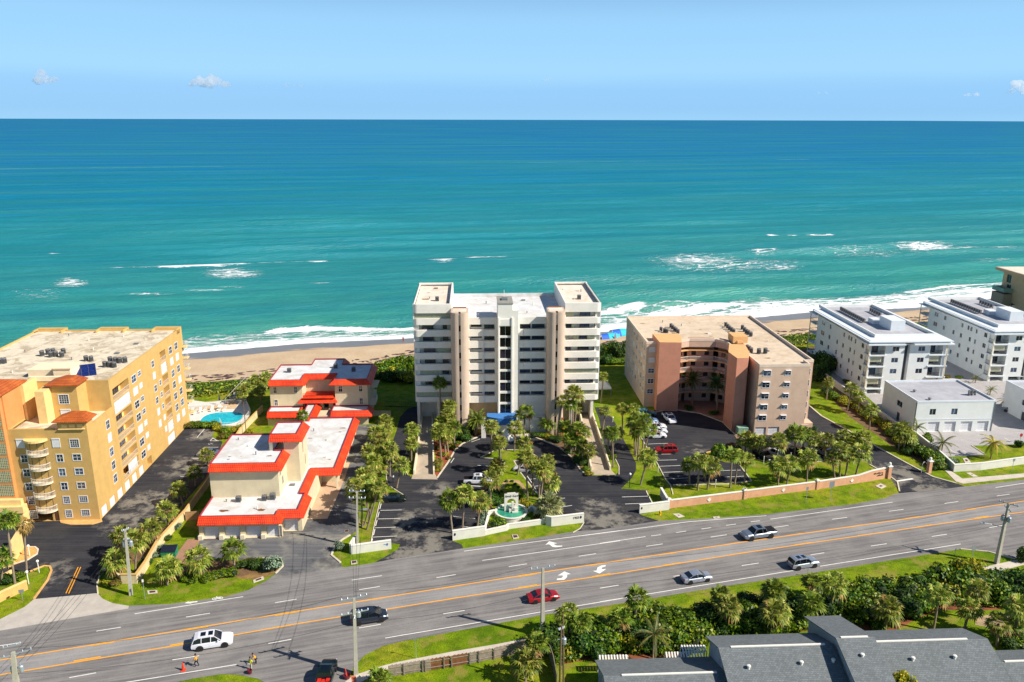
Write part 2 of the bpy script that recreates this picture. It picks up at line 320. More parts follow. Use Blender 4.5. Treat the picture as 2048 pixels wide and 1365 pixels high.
def foam(s, t, X, Y, Z):
    tw = np.interp(s, WLS, WLT); u = t - tw
    x, y = proj(X, Y, np.full_like(X, SEAZ)); a = np.zeros_like(s)
    for cx, cy, rx, ry, k in FO:
        a = np.maximum(a, k * np.exp(-(((x - cx) / rx) ** 2 + ((y - cy) / ry) ** 2) ** 1.3 * .8))
    w = 6 + 6 * vnoise(s / 30, s * 0 + 3, 11) + 5 * np.clip((s - 60) / 60, 0, 1)
    sh = np.clip(1.15 - (u / w) ** .8 * .72, 0, 1.05); sh *= (u > -3)
    lace = .42 * np.exp(-((u - w * 1.5) / (w * .55)) ** 2)
    br = 1.0 * np.exp(-((u - w * 1.75 - 2 * vnoise(s / 12, s * 0, 5)) / 2.0) ** 2) * np.clip((vnoise(s / 34 + 40, s * 0 + 9, 21) - .70 + .5 * (s > 80)) * 7, 0, 1)
    br += .9 * np.exp(-((u - w * 1.2) / 3.5) ** 2) * np.clip((s - 90) / 40, 0, 1)
    br2 = 1.1 * np.exp(-((x - 720) / 26) ** 4) * np.exp(-((y - 660) / 3.0) ** 2)
    return np.maximum.reduce([a, sh, lace, br, br2])
def swell(s, t):
    tw = np.interp(s, WLS, WLT); u = t - tw; ph = t + 9 * (vnoise(s / 90, t / 300, 2) - .5) * 2 + 0.03 * s
    A = 1.5 * np.clip(u / 25, 0, 1) * np.clip((1500 - t) / 900, .12, 1)
    env = .2 + 2.0 * vnoise(s / 140 + 7, t / 34, 6) ** 2.2
    w = np.sin(ph * 2 * math.pi / 30) ; w = np.exp(1.6 * (w - 1)) * 1.6 - .5
    z = A * env * w + .16 * (vnoise(s / 14, t / 4, 9) - .5) + .07 * (vnoise(s / 5, t / 2, 14) - .5)
    x, y = proj(s * SX[0] + t * TX[0], s * SX[1] + t * TX[1], SEAZ + 0 * s)
    z = z + 1.3 * np.exp(-((x - 430) / 300) ** 4 - ((y - 534 + (x - 400) * .035) / 3.4) ** 2) + .9 * np.exp(-((x - 80) / 240) ** 4 - ((y - 512 + (x - 80) * .02) / 3.5) ** 2) + .8 * np.exp(-((x - 1500) / 260) ** 4 - ((y - 474) / 3) ** 2)
    br = .7 * np.exp(-((u - 22) / 3.5) ** 2) * (.3 + vnoise(s / 30, s * 0, 3))
    return SEAZ + np.clip(u / 4, 0, 1) * (z + br)
n = NT('sea_water'); v = n.coord(); vr = n.coord((.22, 1, 1), -SA)
lt = n.attr('lt')
c = n.ramp(lt, [(.0, '#7ab391'), (.04, '#60a68a'), (.12, '#449b8a'), (.25, '#35918e'), (.42, '#208494'), (.56, '#0b74a0'), (.7, '#0464a8'), (1.0, '#0250a2')])
k0 = n.noise(n.coord((.035, 1, 1), -math.radians(11)), .055, 4, .55, .6); c = n.mix(n.ramp(k0, [(.46, 0.0), (.56, .42), (.64, 0.0)]), c, '#0a6468')  # darker swell lines painted into the water colour, in place of wave shading
k9 = n.noise(n.coord((.05, 1, 1), -math.radians(12)), .018, 5, .6, .5); c = n.mix(n.ramp(k9, [(.5, 0.0), (.64, .4)]), c, '#41928c')
k1 = n.noise(n.coord((.12, 1, 1), -SA), .012, 5, .55); c = n.mix(n.ramp(k1, [(.42, 0.0), (.62, .5)]), c, '#2e8286')
k2 = n.noise(n.coord((.2, 1, 1), -SA), .05, 5, .6); c = n.mix(n.ramp(k2, [(.45, 0.0), (.65, .5)]), c, '#0c7084')
k3 = n.noise(n.coord((1, 1, 1), 0), .02, 4); c = n.mix(n.math('MULTIPLY', n.ramp(k3, [(.45, 0.0), (.7, .5)]), n.ramp(lt, [(.1, 1.0), (.35, 0.0)])), c, '#389c7e')
sandy = n.ramp(n.attr('foam'), [(.12, 0.0), (.5, .55)]); c = n.mix(n.math('MULTIPLY', sandy, n.ramp(lt, [(.0, 1.0), (.1, 0.0)])), c, '#8fae8a')
fo = n.attr('foam'); f1 = n.noise(n.coord((.6, 1, 1), -SA), .55, 6, .72, 1.2)
vo = n.n('ShaderNodeTexVoronoi', feature='DISTANCE_TO_EDGE'); vo.inputs['Scale'].default_value = .42; n.l(n.mix(.9, vr, n.noise(v, .35, 4), 'ADD'), vo.inputs['Vector'])
vl = n.ramp(vo.outputs[0], [(.0, .32), (.16, 0.0)])
fs = n.math('ADD', n.math('ADD', fo, n.math('MULTIPLY', f1, 1.15)), vl)
fm = n.ramp(n.math('SUBTRACT', fs, 1.0, True), [(.02, 0.0), (.3, 1.0)]); gate = n.ramp(fo, [(.03, 0.0), (.2, 1.0)]); fm = n.math('MULTIPLY', fm, gate)
c = n.mix(fm, c, '#eef2f4'); n.base(c)
r1_ = n.ramp(fm, [(0, .22), (1, .9)]); n.l(r1_, n.b.inputs['Roughness']); n.b.inputs['Specular IOR Level'].default_value = 0
h = n.math('ADD', n.noise(vr, .35, 6, .7), n.math('MULTIPLY', n.noise(n.coord((.35, 1, 1), -SA), 1.6, 3, .6), .35)); h = n.math('ADD', h, n.math('MULTIPLY', fm, .3)); n.bump(h, 1.0, 1.1)
n.t.nodes.remove(n.b); df = n.n('ShaderNodeBsdfDiffuse'); gs_ = n.n('ShaderNodeBsdfGlossy'); gs_.inputs['Roughness'].default_value = .35; mx_ = n.n('ShaderNodeMixShader')
k5 = n.noise(n.coord((.4, 1, 1), -SA), .22, 5, .7); c = n.mix(n.math('MULTIPLY', n.ramp(k5, [(.4, 0.0), (.62, .4)]), n.math('SUBTRACT', 1.0, fm)), c, '#0e787c')
bp_ = [x for x in n.t.nodes if x.bl_idname == 'ShaderNodeBump'][0]; n.l(c, df.inputs[0]); n.l(bp_.outputs[0], df.inputs['Normal']); n.l(bp_.outputs[0], gs_.inputs['Normal'])
n.l(n.ramp(fm, [(0, .075), (1, .01)]), mx_.inputs[0]); n.l(df.outputs[0], mx_.inputs[1]); n.l(gs_.outputs[0], mx_.inputs[2]); n.l(mx_.outputs[0], n.t.nodes['Material Output'].inputs[0])
M_SEA = n.m
at = {'lt': lambda s, t, X, Y, Z: np.clip(np.log10(np.maximum(t - np.interp(s, WLS, WLT), 0) / 30 + 1) / 2.4, 0, 1), 'foam': foam}
Tt = np.concatenate([np.arange(236, 300, .8), np.arange(300, 560, 1.6), 560 * 1.006 ** np.arange(0, 160)]); Tt = Tt[Tt < 1300]
tl = float(Tt[-1])
grid_mesh('sea', np.concatenate([[-20000, -6000, -3000, -1500], np.linspace(-900, -330, 60), np.linspace(-327, 420, 330), np.linspace(424, 1200, 80), [1500, 3000, 6000, 20000]]), Tt, swell, M_SEA, at)
Tf = tl * 1.12 ** np.arange(0, 30); Tf = Tf[Tf < 29000]; Tf = np.append(Tf, 29900)
Ss = np.concatenate([-np.geomspace(26000, 900, 14), np.linspace(-800, 1100, 12), np.geomspace(1200, 26000, 14)])
o = grid_mesh('open_sea', Ss, Tf, lambda s, t: SEAZ + 0 * s - .0, M_SEA, at)
# ------------------------------------------------------------------ roads and paved areas
top = [(-60, 1262), (0, 1251), (256, 1212), (340, 1208.7), (452, 1194), (497, 1180.6), (542, 1157), (600, 1148), (690, 1135), (733, 1129), (780, 1120), (850, 1109), (923, 1098), (1080, 1075), (1151, 1063), (1200, 1060), (1320, 1042), (1425, 1037), (1533, 1029), (1640, 1016.5), (1704, 1009.4), (1770, 997), (1790, 988), (1860, 982), (1933, 973), (2048, 960), (2300, 925)]
bot = [(2300, 1090), (2110, 1112), (2048, 1120), (2030, 1119), (1975, 1104), (1921, 1099), (1871, 1106.6), (1640, 1144), (1415, 1178.7), (1240, 1207.9), (1087, 1230.5), (923, 1261), (800, 1284), (767, 1292), (728, 1312), (706, 1336), (699, 1356), (690, 1420), (545, 1420), (529, 1365), (515, 1358), (475, 1350), (441, 1349), (385, 1358), (351, 1365), (-60, 1440)]
sheet('highway', top + bot, .02, M_ROAD)
M_TURN = mat_asphalt('turn_lane_asphalt', '#858281', '#9a9794', '#a7a39f', .4, RDIR)
ycl = [(0, 1321), (549, 1230.5), (1073, 1147), (1479, 1086), (1839, 1034.5), (2048, 1002.7), (2200, 980)]
ylo = [(0, 1350.5), (340, 1294), (582.6, 1250.3), (917, 1196), (1240, 1146.7), (1497, 1105), (1864.5, 1050.8), (2048, 1024.5), (2200, 1002)]
sheet('turn_lane', [(-60, 1330.9)] + ycl + ylo[::-1] + [(-60, 1360.4)], .0245, M_TURN)
b = MB()
for L in (ycl, ylo):
    L = [(2 * L[0][0] - L[1][0], 2 * L[0][1] - L[1][1])] + L
    for p, q in zip(L, L[1:]): strip(b, G(*p), G(*q), .2, .032)
for f, segs in ((Z3, [(920, 880, 1170, 842), (755, 1040, 1030, 995)]), (Z6, [(130, 628, 340, 594), (935, 497, 1145, 463), (1700, 370, 1895, 340), (0, 765, 115, 745), (875, 617, 1075, 583)]),
                (R3, [(435, 578, 600, 550), (1070, 480, 1235, 453), (1680, 385, 1850, 357), (412, 683, 578, 654), (1075, 575, 1235, 549), (1700, 480, 1850, 455)]),
                (R4, [(545, 608, 705, 585), (1155, 515, 1305, 492), (1740, 430, 1885, 408), (585, 708, 750, 682), (1215, 608, 1380, 583), (1815, 515, 1965, 494)]),
                (R5, [(355, 600, 500, 578), (910, 518, 1050, 498), (1450, 440, 1580, 422), (455, 683, 600, 662), (1030, 598, 1165, 577), (1570, 515, 1705, 495)])):
    for x0, y0, x1, y1 in segs: strip(b, G(*f(x0, y0)), G(*f(x1, y1)), .24, .037)
strip(b, G(*Z2(600, 1308)), G(*Z2(712, 1068)), .13, .03); strip(b, G(*Z2(625, 1310)), G(*Z2(735, 1068)), .13, .03)
o = b.build('yellow_road_lines', M_YPAINT); o['kind'] = 'structure'
b = MB()
for f, w, segs in ((Z3, .14, [(987, 733, 1238, 693), (708, 1210, 983, 1160), (1765, 1028, 2040, 985), (-20, 885, 215, 852)]),
                (Z6, .14, [(142, 512, 355, 478), (935, 384, 1128, 352), (1685, 268, 1868, 240), (1618, 183, 1887, 143), (875, 748, 1080, 710), (1682, 610, 1877, 577), (-315, 483, 652, 330), (-1600, 1290, 592, 935), (1915, 700, 2100, 667)]),
                (R3, .14, [(390, 488, 552, 462), (997, 395, 1150, 372), (1585, 308, 1732, 286), (447, 792, 627, 763), (1120, 680, 1280, 655), (775, 343, 1932, 178), (622, 265, 1932, 92), (20, 985, 1932, 665)]),
                (R4, .14, [(428, 528, 585, 505), (1030, 442, 1180, 420), (1620, 352, 1755, 333), (0, 500, 423, 438), (475, 432, 568, 420), (708, 400, 802, 386), (943, 367, 1035, 354), (1173, 333, 1265, 321), (1403, 301, 1488, 290), (-170, 430, 500, 343), (500, 343, 820, 300), (820, 300, 1550, 243), (1585, 275, 2048, 212),
                      (0, 918, 173, 890), (683, 808, 850, 783), (1320, 708, 1477, 684), (1960, 608, 2088, 588), (0, 1045, 2048, 713)]),
                (R5, .14, [(0, 470, 790, 360), (1775, 220, 2248, 146), (210, 523, 355, 505), (755, 447, 895, 428), (1287, 372, 1418, 353), (1787, 300, 1910, 283), (0, 988, 1442, 760), (583, 780, 735, 757), (1165, 688, 1310, 666), (1715, 603, 1845, 582), (815, 160, 985, 135)])):
    for x0, y0, x1, y1 in segs: strip(b, G(*f(x0, y0)), G(*f(x1, y1)), w if (x0, y0) != (815, 160) else .5, .034)
def ppoly(f, pts): b.poly([tuple(G(*f(x, y))[:2]) for x, y in pts], .036)
ppoly(C5, [(1348, 1030), (1397, 982), (1502, 1008), (1452, 1013), (1475, 1030), (1500, 1038), (1565, 1037), (1563, 1049), (1480, 1058), (1440, 1053), (1405, 1025), (1385, 1018)])
ppoly(R3, [(1400, 508), (1404, 495), (1440, 492), (1452, 480), (1450, 468), (1408, 470), (1465, 436), (1518, 457), (1488, 461), (1487, 485), (1462, 506)])
ppoly(R3, [(1812, 382), (1775, 386), (1743, 402), (1735, 429), (1703, 431), (1760, 453), (1817, 415), (1776, 417), (1782, 402), (1811, 393)])
ppoly(Z6, [(130, 389), (165, 371), (166, 377), (245, 370), (243, 379), (182, 386), (194, 392)])
for cx, cy, r in ((395, 350, 18), (452, 341, 18)):   # bicycle symbol
    for i in range(10):
        a0, a1 = i * math.tau / 10, (i + 1) * math.tau / 10; strip(b, G(*Z6(cx + r * math.cos(a0), cy + r * .5 * math.sin(a0))), G(*Z6(cx + r * math.cos(a1), cy + r * .5 * math.sin(a1))), .12, .034)
for p, q in (((395, 350), (418, 336)), ((418, 336), (440, 334)), ((440, 334), (452, 341)), ((418, 336), (428, 350)), ((428, 350), (452, 341)), ((418, 336), (412, 328))): strip(b, G(*Z6(*p)), G(*Z6(*q)), .12, .034)
WL = {  # car park lines: zoom, width, segments
    'Z2': [(1330, 624, 1400, 626), (1740, 132, 1820, 134), (1640, 245, 1700, 246)], 
    'Z4': [(200, 800, 268, 722), (262, 888, 395, 888), (145, 1042, 290, 1043), (160, 990, 300, 992), (320, 830, 345, 803), (345, 803, 385, 830), (318, 829, 400, 829), (300, 857, 318, 862), (322, 856, 345, 858)],
    'C4': [(705, 515, 1000, 507), (688, 625, 985, 618), (650, 742, 960, 735), (615, 863, 940, 853), (585, 990, 915, 975), (699, 530, 680, 605), (672, 645, 652, 720), (643, 760, 622, 838), (614, 880, 594, 963), (580, 1010, 560, 1088), (1690, 707, 1980, 737), (1680, 828, 1960, 858), (1890, 285, 2048, 294), (1960, 395, 2048, 402)],
    'C5': [(480, 8, 660, 22), (360, 268, 600, 285), (430, 375, 610, 385), (170, 660, 430, 690), (180, 778, 440, 802), (640, 290, 610, 365), (610, 395, 590, 440), (520, 600, 490, 680), (1150, 187, 1240, 178), (1205, 278, 1370, 258), (1290, 368, 1410, 352), (1480, 440, 1600, 428), (1500, 550, 1690, 522), (1530, 660, 1760, 622), (990, 55, 1030, 95), (1110, 135, 1185, 245), (1210, 290, 1250, 355), (1290, 410, 1318, 450)],
    'C2': [(1610, 1033, 1800, 1050), (1240, 1000, 1285, 935), (1520, 715, 1640, 672)],
    'C7': [(520, 445, 728, 441), (545, 505, 770, 496), (610, 622, 838, 618), (650, 690, 875, 684), (682, 758, 915, 749), (720, 827, 955, 818), (760, 901, 1000, 890), (1370, 808, 1600, 802), (1415, 880, 1640, 870), (250, 1107, 545, 1098), (285, 1187, 585, 1176), (525, 1035, 550, 1090), (560, 1105, 605, 1195)],
    'C8': [(340, 730, 410, 810), (520, 740, 580, 805), (780, 730, 840, 790), (1050, 740, 1110, 800)],
    'R2': [(1095, 880, 1255, 985), (1285, 920, 1395, 975), (1755, 775, 1890, 850), (1880, 530, 1979, 585)]}
for k, L in WL.items():
    for x0, y0, x1, y1 in L:
        f = globals()[k]; strip(b, G(*f(x0, y0)), G(*f(x1, y1)), .13, .03)
o = b.build('white_road_markings', M_WPAINT); o['kind'] = 'structure'
# car parks
sheet('yellow_block_driveway', [(68, 1199), (95, 1160), (104, 1142), (101, 1134), (88, 1134), (60, 1146), (25, 1160), (-80, 1190), (-80, 1030), (60, 1030), (200, 1030), (366, 850), (385, 852), (432, 853), (424, 874), (445, 884), (428, 940), (395, 975), (360, 1015), (330, 1045), (290, 1085), (250, 1110), (215, 1140), (199, 1153), (194, 1169), (196, 1190), (130, 1200)], .012, M_LOT)
sheet('concrete_apron', [(-60, 1262), (0, 1239), (50, 1214), (68, 1199), (133, 1193), (195, 1187), (205, 1198), (225, 1207), (258, 1212.5), (256, 1218), (0, 1262)], .026, M_CONC)
sheet('red_roof_driveway', [(395, 1070), (386, 1102), (384, 1122), (440, 1117), (489, 1120), (542, 1116.5), (562, 1118), (566, 1133), (551, 1148), (520, 1170), (600, 1160), (690, 1145), (681, 1126), (663, 1111), (670, 1093), (700, 1071), (714, 1063), (718, 1000), (735, 930), (752, 880), (762, 850), (640, 850), (560, 1060)], .011, M_OLDLOT)
sheet('tan_pad', [(560, 1040), (655, 1038), (672, 1000), (692, 950), (700, 925), (640, 930), (600, 1000)], .018, M_TAN)
sheet('brick_path', [(375, 1079), (401, 1078), (390, 1105), (376, 1128), (346, 1126), (352, 1110)], .017, M_BRICKP)
sheet('tower_car_park', [(742, 1135), (745, 1128), (772, 1113), (797, 1098), (800, 1089), (783, 1087), (741, 1091), (748, 1054), (760, 1003), (764, 992), (806, 990), (790, 980), (777, 971), (773, 959), (772, 940), (776, 915), (785, 885), (793, 862), (800, 835), (815, 818), (838, 812), (842, 840), (826, 870), (820, 900), (815, 930), (816, 950), (827, 957), (874, 957), (896, 926), (910, 901.6), (925, 888), (969, 869), (1063, 873), (1088, 882.5), (1120, 896), (1146, 918), (1161, 941), (1173, 951), (1184, 952), (1231, 952), (1236, 945), (1238, 934), (1233, 923), (1218, 900), (1208, 888), (1198, 838), (1189, 815), (1212, 815), (1234, 853), (1249, 882.5), (1272, 926), (1272, 941), (1264, 956), (1242, 978), (1292, 981), (1307, 1011), (1337, 1020), (1279, 1029), (1290, 1033), (1320, 1043), (1200, 1065), (1151, 1067), (1146, 1066), (1160, 1058), (1169, 1046), (1168, 1033), (1092, 1041), (955, 1061), (905, 1067), (905, 1082), (924, 1090), (927, 1099), (850, 1118)], .013, M_LOT)
sheet('salmon_car_park', [(1281, 816), (1306, 822), (1400, 780), (1560, 800), (1600, 800), (1617, 811.6), (1643, 833), (1700, 864), (1782, 910), (1818, 930), (1866, 955), (1912, 967), (1935, 975), (1860, 992), (1798, 990), (1797, 982), (1779, 953), (1728, 920.6), (1661, 924), (1534, 924), (1450, 908), (1420, 903), (1411, 905), (1415, 912), (1450, 925), (1476, 927.6), (1503, 963), (1346, 970), (1340, 969), (1330, 958), (1312, 923), (1295, 898.5), (1279, 870), (1283, 835)], .014, M_LOT)
sheet('courtyard_paving', [(1345, 818), (1365, 824), (1400, 828), (1440, 842), (1462, 860), (1475, 880), (1500, 850), (1450, 790), (1360, 780)], .022, M_BRICKP)
sheet('paver_yard', [(1660, 770), (1735, 794.5), (1775, 832), (1835, 868), (1893, 914), (1946, 912), (1971, 910), (1943, 892), (2031, 889), (2300, 880), (2300, 720), (1800, 700), (1660, 720)], .016, M_PAVE)
sheet('paver_crossing', [(1600, 700), (1640, 690), (1700, 730), (1660, 770)], .01, M_SOIL)
M_SIDE = M('sidewalk_concrete', '#c2b7a8', .85, .1, .7)
sheet('sidewalk', [(1888, 940), (1896, 939), (1925, 958), (2048, 947.5), (2200, 925), (2200, 934), (2048, 955), (1925, 968), (1912, 964)], .06, M_SIDE, z0=0)
sheet('lower_sidewalk', [(1820, 1160), (1870, 1152), (1963, 1136), (2031, 1121), (2090, 1117), (2090, 1128), (2048, 1130), (1986, 1146), (1870, 1166), (1820, 1172)], .05, M_SIDE, z0=0)
sheet('fence_sidewalk', [(690, 1365), (704, 1353), (767, 1332), (800, 1324), (900, 1305), (1000, 1288), (1055, 1277), (1062, 1281), (1000, 1296), (900, 1313), (800, 1333), (767, 1342), (712, 1370), (690, 1390)], .05, M_SIDE, z0=0)
sheet('gravel_bed', [(18, 1118), (26, 1131), (55, 1121), (73, 1109), (76, 1100), (72, 1095), (60, 1093), (45, 1096), (20, 1112)], .05, M_GRAVEL, z0=0)
sheet('building_base_bed', [(118, 1040), (122, 1047), (140, 1050.5), (185, 1050), (205, 1044), (203, 1038)], .12, M_YKERB, z0=0)
sheet('pool_deck', [(370, 800), (372, 845), (398, 843), (448, 843), (448, 852), (468, 853), (490, 845), (501, 828), (492, 803), (480, 800), (415, 806)], .14, M('pool_deck_white', '#d9d2c8', .8, .08, 1), z0=0)
sheet('pool_terrace', [(368, 820), (478, 806), (471, 819), (372, 826)], .146, M('pool_terrace_tan', '#c6a883', .85, .1, 1))
sheet('fountain_bed', [(972, 1052), (995, 1023), (1045, 1013), (1085, 1035), (1075, 1046), (1015, 1054), (990, 1058)], .03, M_MULCH)
sheet('mulch_bed_left_ramp', [(866, 880), (880, 882), (905, 890), (925, 885), (910, 900), (896, 924), (873, 955), (868, 950), (872, 915)], .04, M_MULCH)
sheet('entrance_bed', [(905, 890), (918, 865), (970, 866), (925, 886)], .05, M_SOIL)
sheet('right_entrance_bed', [(1060, 871), (1105, 868), (1135, 880), (1172, 945), (1160, 938), (1146, 917), (1120, 895), (1088, 881)], .05, M_SOIL)
sheet('entrance_walk', [(930, 868), (1060, 868), (1060, 874), (969, 870), (945, 878)], .03, M_SIDE)
sheet('hedge_bed', [(1640, 775), (1665, 775), (1830, 868), (1880, 925), (1872, 940), (1850, 930), (1800, 905), (1760, 875), (1700, 835)], .012, M_SOIL)
sheet('planter_bed', [(478, 1122), (542, 1119), (560, 1121), (562, 1132), (548, 1143), (520, 1140), (490, 1152), (420, 1160), (352, 1160), (352, 1135), (420, 1120)], .012, M_SOIL)
sheet('left_planter', [(445, 890), (468, 880), (440, 945), (376, 1012), (300, 1100), (272, 1128), (250, 1130), (225, 1140), (235, 1122), (290, 1088), (335, 1048), (400, 978)], .013, M_SOIL)
sheet('shrub_bed', [(1100, 1285), (1270, 1255), (1440, 1225), (1560, 1210), (1700, 1190), (1860, 1170), (2048, 1150), (2100, 1200), (2048, 1215), (1960, 1222), (1880, 1220), (1830, 1240), (1790, 1262), (1615, 1262), (1415, 1275), (1370, 1318), (1190, 1318), (1120, 1330)], .011, M('orange_mulch', '#80482a', .95, .4, .5, bump=.5))
sheet('bare_sand_patch', [(1955, 1235), (2000, 1225), (2048, 1240), (2048, 1250), (1990, 1258), (1950, 1250)], .013, M('sandy_soil', '#a89070', .95, .2, .6))
sheet('dirt_patch', [(488, 1128), (520, 1124), (560, 1135), (545, 1150), (520, 1160), (480, 1158), (460, 1148)], .009, M('dry_soil', '#85673a', .95, .25, 1))
sheet('dry_oval_bed', [(1001, 975), (1008, 963), (1022, 960), (1038, 962), (1048, 972), (1055, 990), (1050, 995), (1044, 978), (1035, 968), (1020, 966), (1011, 972), (1004, 982)], .145, M('dry_edging', '#a4895c', .95, .25, 1))
# islands and kerbs
isl = [(962, 916), (990, 902), (1048, 900), (1072, 913), (1048, 920), (1028, 923), (1040, 945), (1064, 976), (1083, 999), (1092, 1028), (1092, 1038), (1060, 1044), (1000, 1052), (957, 1058), (958, 1030), (977, 985), (992, 952), (1004, 945), (1010, 924), (990, 919)]
sheet('central_lawn', isl, .13, None, z0=0, mats=[M_GRASS, M_KERB])
kb = MB()
def kerb(pxs, w=.2, z=.13, mi=0, closed=False): ribbon(kb, [tuple(G(*p)[:2]) for p in pxs], w, 0, z, mi, closed)
kerb(isl, .22, .15, 0, True)
kerb([(874, 957), (896, 926), (910, 901.6), (925, 888), (969, 869), (1063, 873), (1088, 882.5), (1120, 896), (1146, 918), (1161, 941), (1173, 951)], .3, .15)
kerb([(1279, 826), (1283, 840), (1279, 870), (1295, 898.5), (1312, 923), (1330, 958), (1341, 971), (1346, 990)], .18, .14)
kerb([(1739, 930), (1779, 953), (1795, 965), (1799, 984)], .25, .15); kerb([(1912, 967.6), (1866.6, 955), (1818.5, 930), (1782, 910), (1700, 864), (1643, 833), (1617, 811)], .3, .15)
kerb([(1534, 924), (1450, 908), (1425, 903), (1413, 906), (1419, 915)], .2, .14, 1); kerb([(1476, 927), (1503, 963), (1455, 969), (1346, 971)], .2, .14); kerb([(1534, 924), (1661, 924), (1728, 920)], .2, .14)
kerb([(1306, 826), (1345, 819), (1400, 828), (1445, 845), (1470, 870), (1500, 885), (1503, 893)], .2, .14)
kerb([(681, 1126), (663, 1111), (670, 1093), (685, 1080), (700, 1071)], .3, .15); kerb([(489, 1120), (542, 1116.5), (562, 1118), (566, 1133), (551, 1148)], .25, .14)
kerb([(68, 1199), (95, 1162), (103, 1142), (100, 1134), (88, 1133), (60, 1144)], .3, .15, 1); kerb([(20, 1131), (55, 1121), (74, 1109), (76, 1100), (70, 1095), (50, 1095)], .25, .14)
kerb([(199, 1153), (194, 1169), (196, 1188)], .2, .14); kerb([(806, 990), (790, 980), (777, 971), (773, 959), (772, 940), (776, 915), (785, 885)], .15, .1)
kerb([(1238, 950), (1238, 934), (1233, 923), (1218, 900)], .15, .1); kerb([(741, 1091), (748, 1054), (760, 1003)], .15, .12)
kerb([(1168, 1046), (1160, 1058), (1146, 1066)], .15, .1)
kerb([(1921, 1099), (1975, 1104), (2030, 1119)], .2, .14); kerb([(1943, 892), (1971, 910)], .2, .14)
o = kb.build('kerbs', [M_KERB, M_YKERB]); o['kind'] = 'structure'
# ------------------------------------------------------------------ building kit
M_WHITE = M('white_trim', '#e2ded4', .6, .05, 2); M_DOOR = M('white_garage_door', '#d6d6d8', .5, .05, 1)
def mat_glass(name, col, rough=.06, var=.6):
    n = NT(name); v = n.coord(kind='Object'); n.rough(rough); n.b.inputs['Specular IOR Level'].default_value = .7
    oi = n.n('ShaderNodeObjectInfo'); f = n.noise(v, 1.5, 2)
    c = n.ramp(oi.outputs['Random'], [(0, mul(lin(col), .4)), (.6, lin(col)), (.85, mul(lin(col), 2.6))]); c = n.mix(n.ramp(f, [(.45, 0.0), (.7, .5)]), c, mul(lin(col), .3)[:3])
    n.base(c); return n.m
M_GLASS = mat_glass('window_glass', '#2c3a4c'); M_DARK = M('dark_interior', '#24222a', .8, .3, .6); M_BLOCK = None
M_LINT = M('pale_stucco', '#ddd0b4', .85, .06, 1); M_DARKG = mat_glass('dark_core_glass', '#161420', .1)
M_RAILW = M('white_railing', '#d8d4cc', .5, .04, 2); M_RAILD = M('dark_railing', '#4a4744', .5, .1, 2)
n = NT('glass_block'); v = n.coord(); n.rough(.25); ck = n.n('ShaderNodeTexBrick'); ck.offset = 0; ck.inputs['Scale'].default_value = 1.0; ck.inputs['Brick Width'].default_value = .3; ck.inputs['Row Height'].default_value = .3; ck.inputs['Mortar Size'].default_value = .045
ck.inputs['Color1'].default_value = lin('#57786a'); ck.inputs['Color2'].default_value = lin('#36554e'); ck.inputs['Mortar'].default_value = lin('#cdbd96')
mp = n.coord((1, 1, 1)); sx = n.n('ShaderNodeSeparateXYZ'); n.l(mp, sx.inputs[0]); cx = n.n('ShaderNodeCombineXYZ'); n.l(sx.outputs[0], cx.inputs[0]); n.l(sx.outputs[2], cx.inputs[1]); n.l(cx.outputs[0], ck.inputs['Vector'])
n.base(ck.outputs[0]); M_BLOCK = n.m
FROT = {'F': 0, 'R': math.pi / 2, 'L': -math.pi / 2, 'K': math.pi}
def fpt(face, pl, u, z, dep=0):
    return {'F': (u, pl + dep, z), 'R': (pl - dep, u, z), 'L': (pl + dep, u, z), 'K': (u, pl - dep, z)}[face]
def wallface(b, face, pl, u0, u1, z0, z1, holes=(), mi=0):
    holes = [h for h in holes]
    us = sorted({u0, u1} | {min(max(h[0], u0), u1) for h in holes} | {min(max(h[1], u0), u1) for h in holes})
    zs = sorted({z0, z1} | {min(max(h[2], z0), z1) for h in holes} | {min(max(h[3], z0), z1) for h in holes})
    flip = face in ('L', 'K')
    def q(p0, p1, p2, p3, m): b.quad(*((p3, p2, p1, p0) if flip else (p0, p1, p2, p3)), m)
    for a, c in zip(us, us[1:]):
        for e, f in zip(zs, zs[1:]):
            um, zm = (a + c) / 2, (e + f) / 2
            if any(h[0] < um < h[1] and h[2] < zm < h[3] for h in holes): continue
            q(fpt(face, pl, a, e), fpt(face, pl, c, e), fpt(face, pl, c, f), fpt(face, pl, a, f), mi)
    for h in holes:
        a, c, e, f, dp = h[:5]; bm_ = h[5] if len(h) > 5 else mi; P = lambda u, z, d=0: fpt(face, pl, u, z, d)
        q(P(a, e), P(a, e, dp), P(c, e, dp), P(c, e), mi) if False else None
        q(P(a, e), P(c, e), P(c, e, dp), P(a, e, dp), mi); q(P(a, f, dp), P(c, f, dp), P(c, f), P(a, f), mi)
        q(P(a, e, dp), P(a, f, dp), P(a, f), P(a, e), mi); q(P(c, e), P(c, f), P(c, f, dp), P(c, e, dp), mi)
        q(P(a, e, dp), P(c, e, dp), P(c, f, dp), P(a, f, dp), bm_)
def shell(T, w0, w1, d0, d1, z0, z1, mats, holes=None, name='wall', top=None, faces='FRLK'):
    b = MB(); holes = holes or {}
    for f in faces:
        pl = {'F': d0, 'R': w1, 'L': w0, 'K': d1}[f]; u = (w0, w1) if f in 'FK' else (d0, d1)
        wallface(b, f, pl, u[0], u[1], z0, z1, holes.get(f, ()))
    if top is not None: b.quad((w0, d0, z1), (w1, d0, z1), (w1, d1, z1), (w0, d1, z1), top)
    return b.build(name, mats, T)
_WM = {}
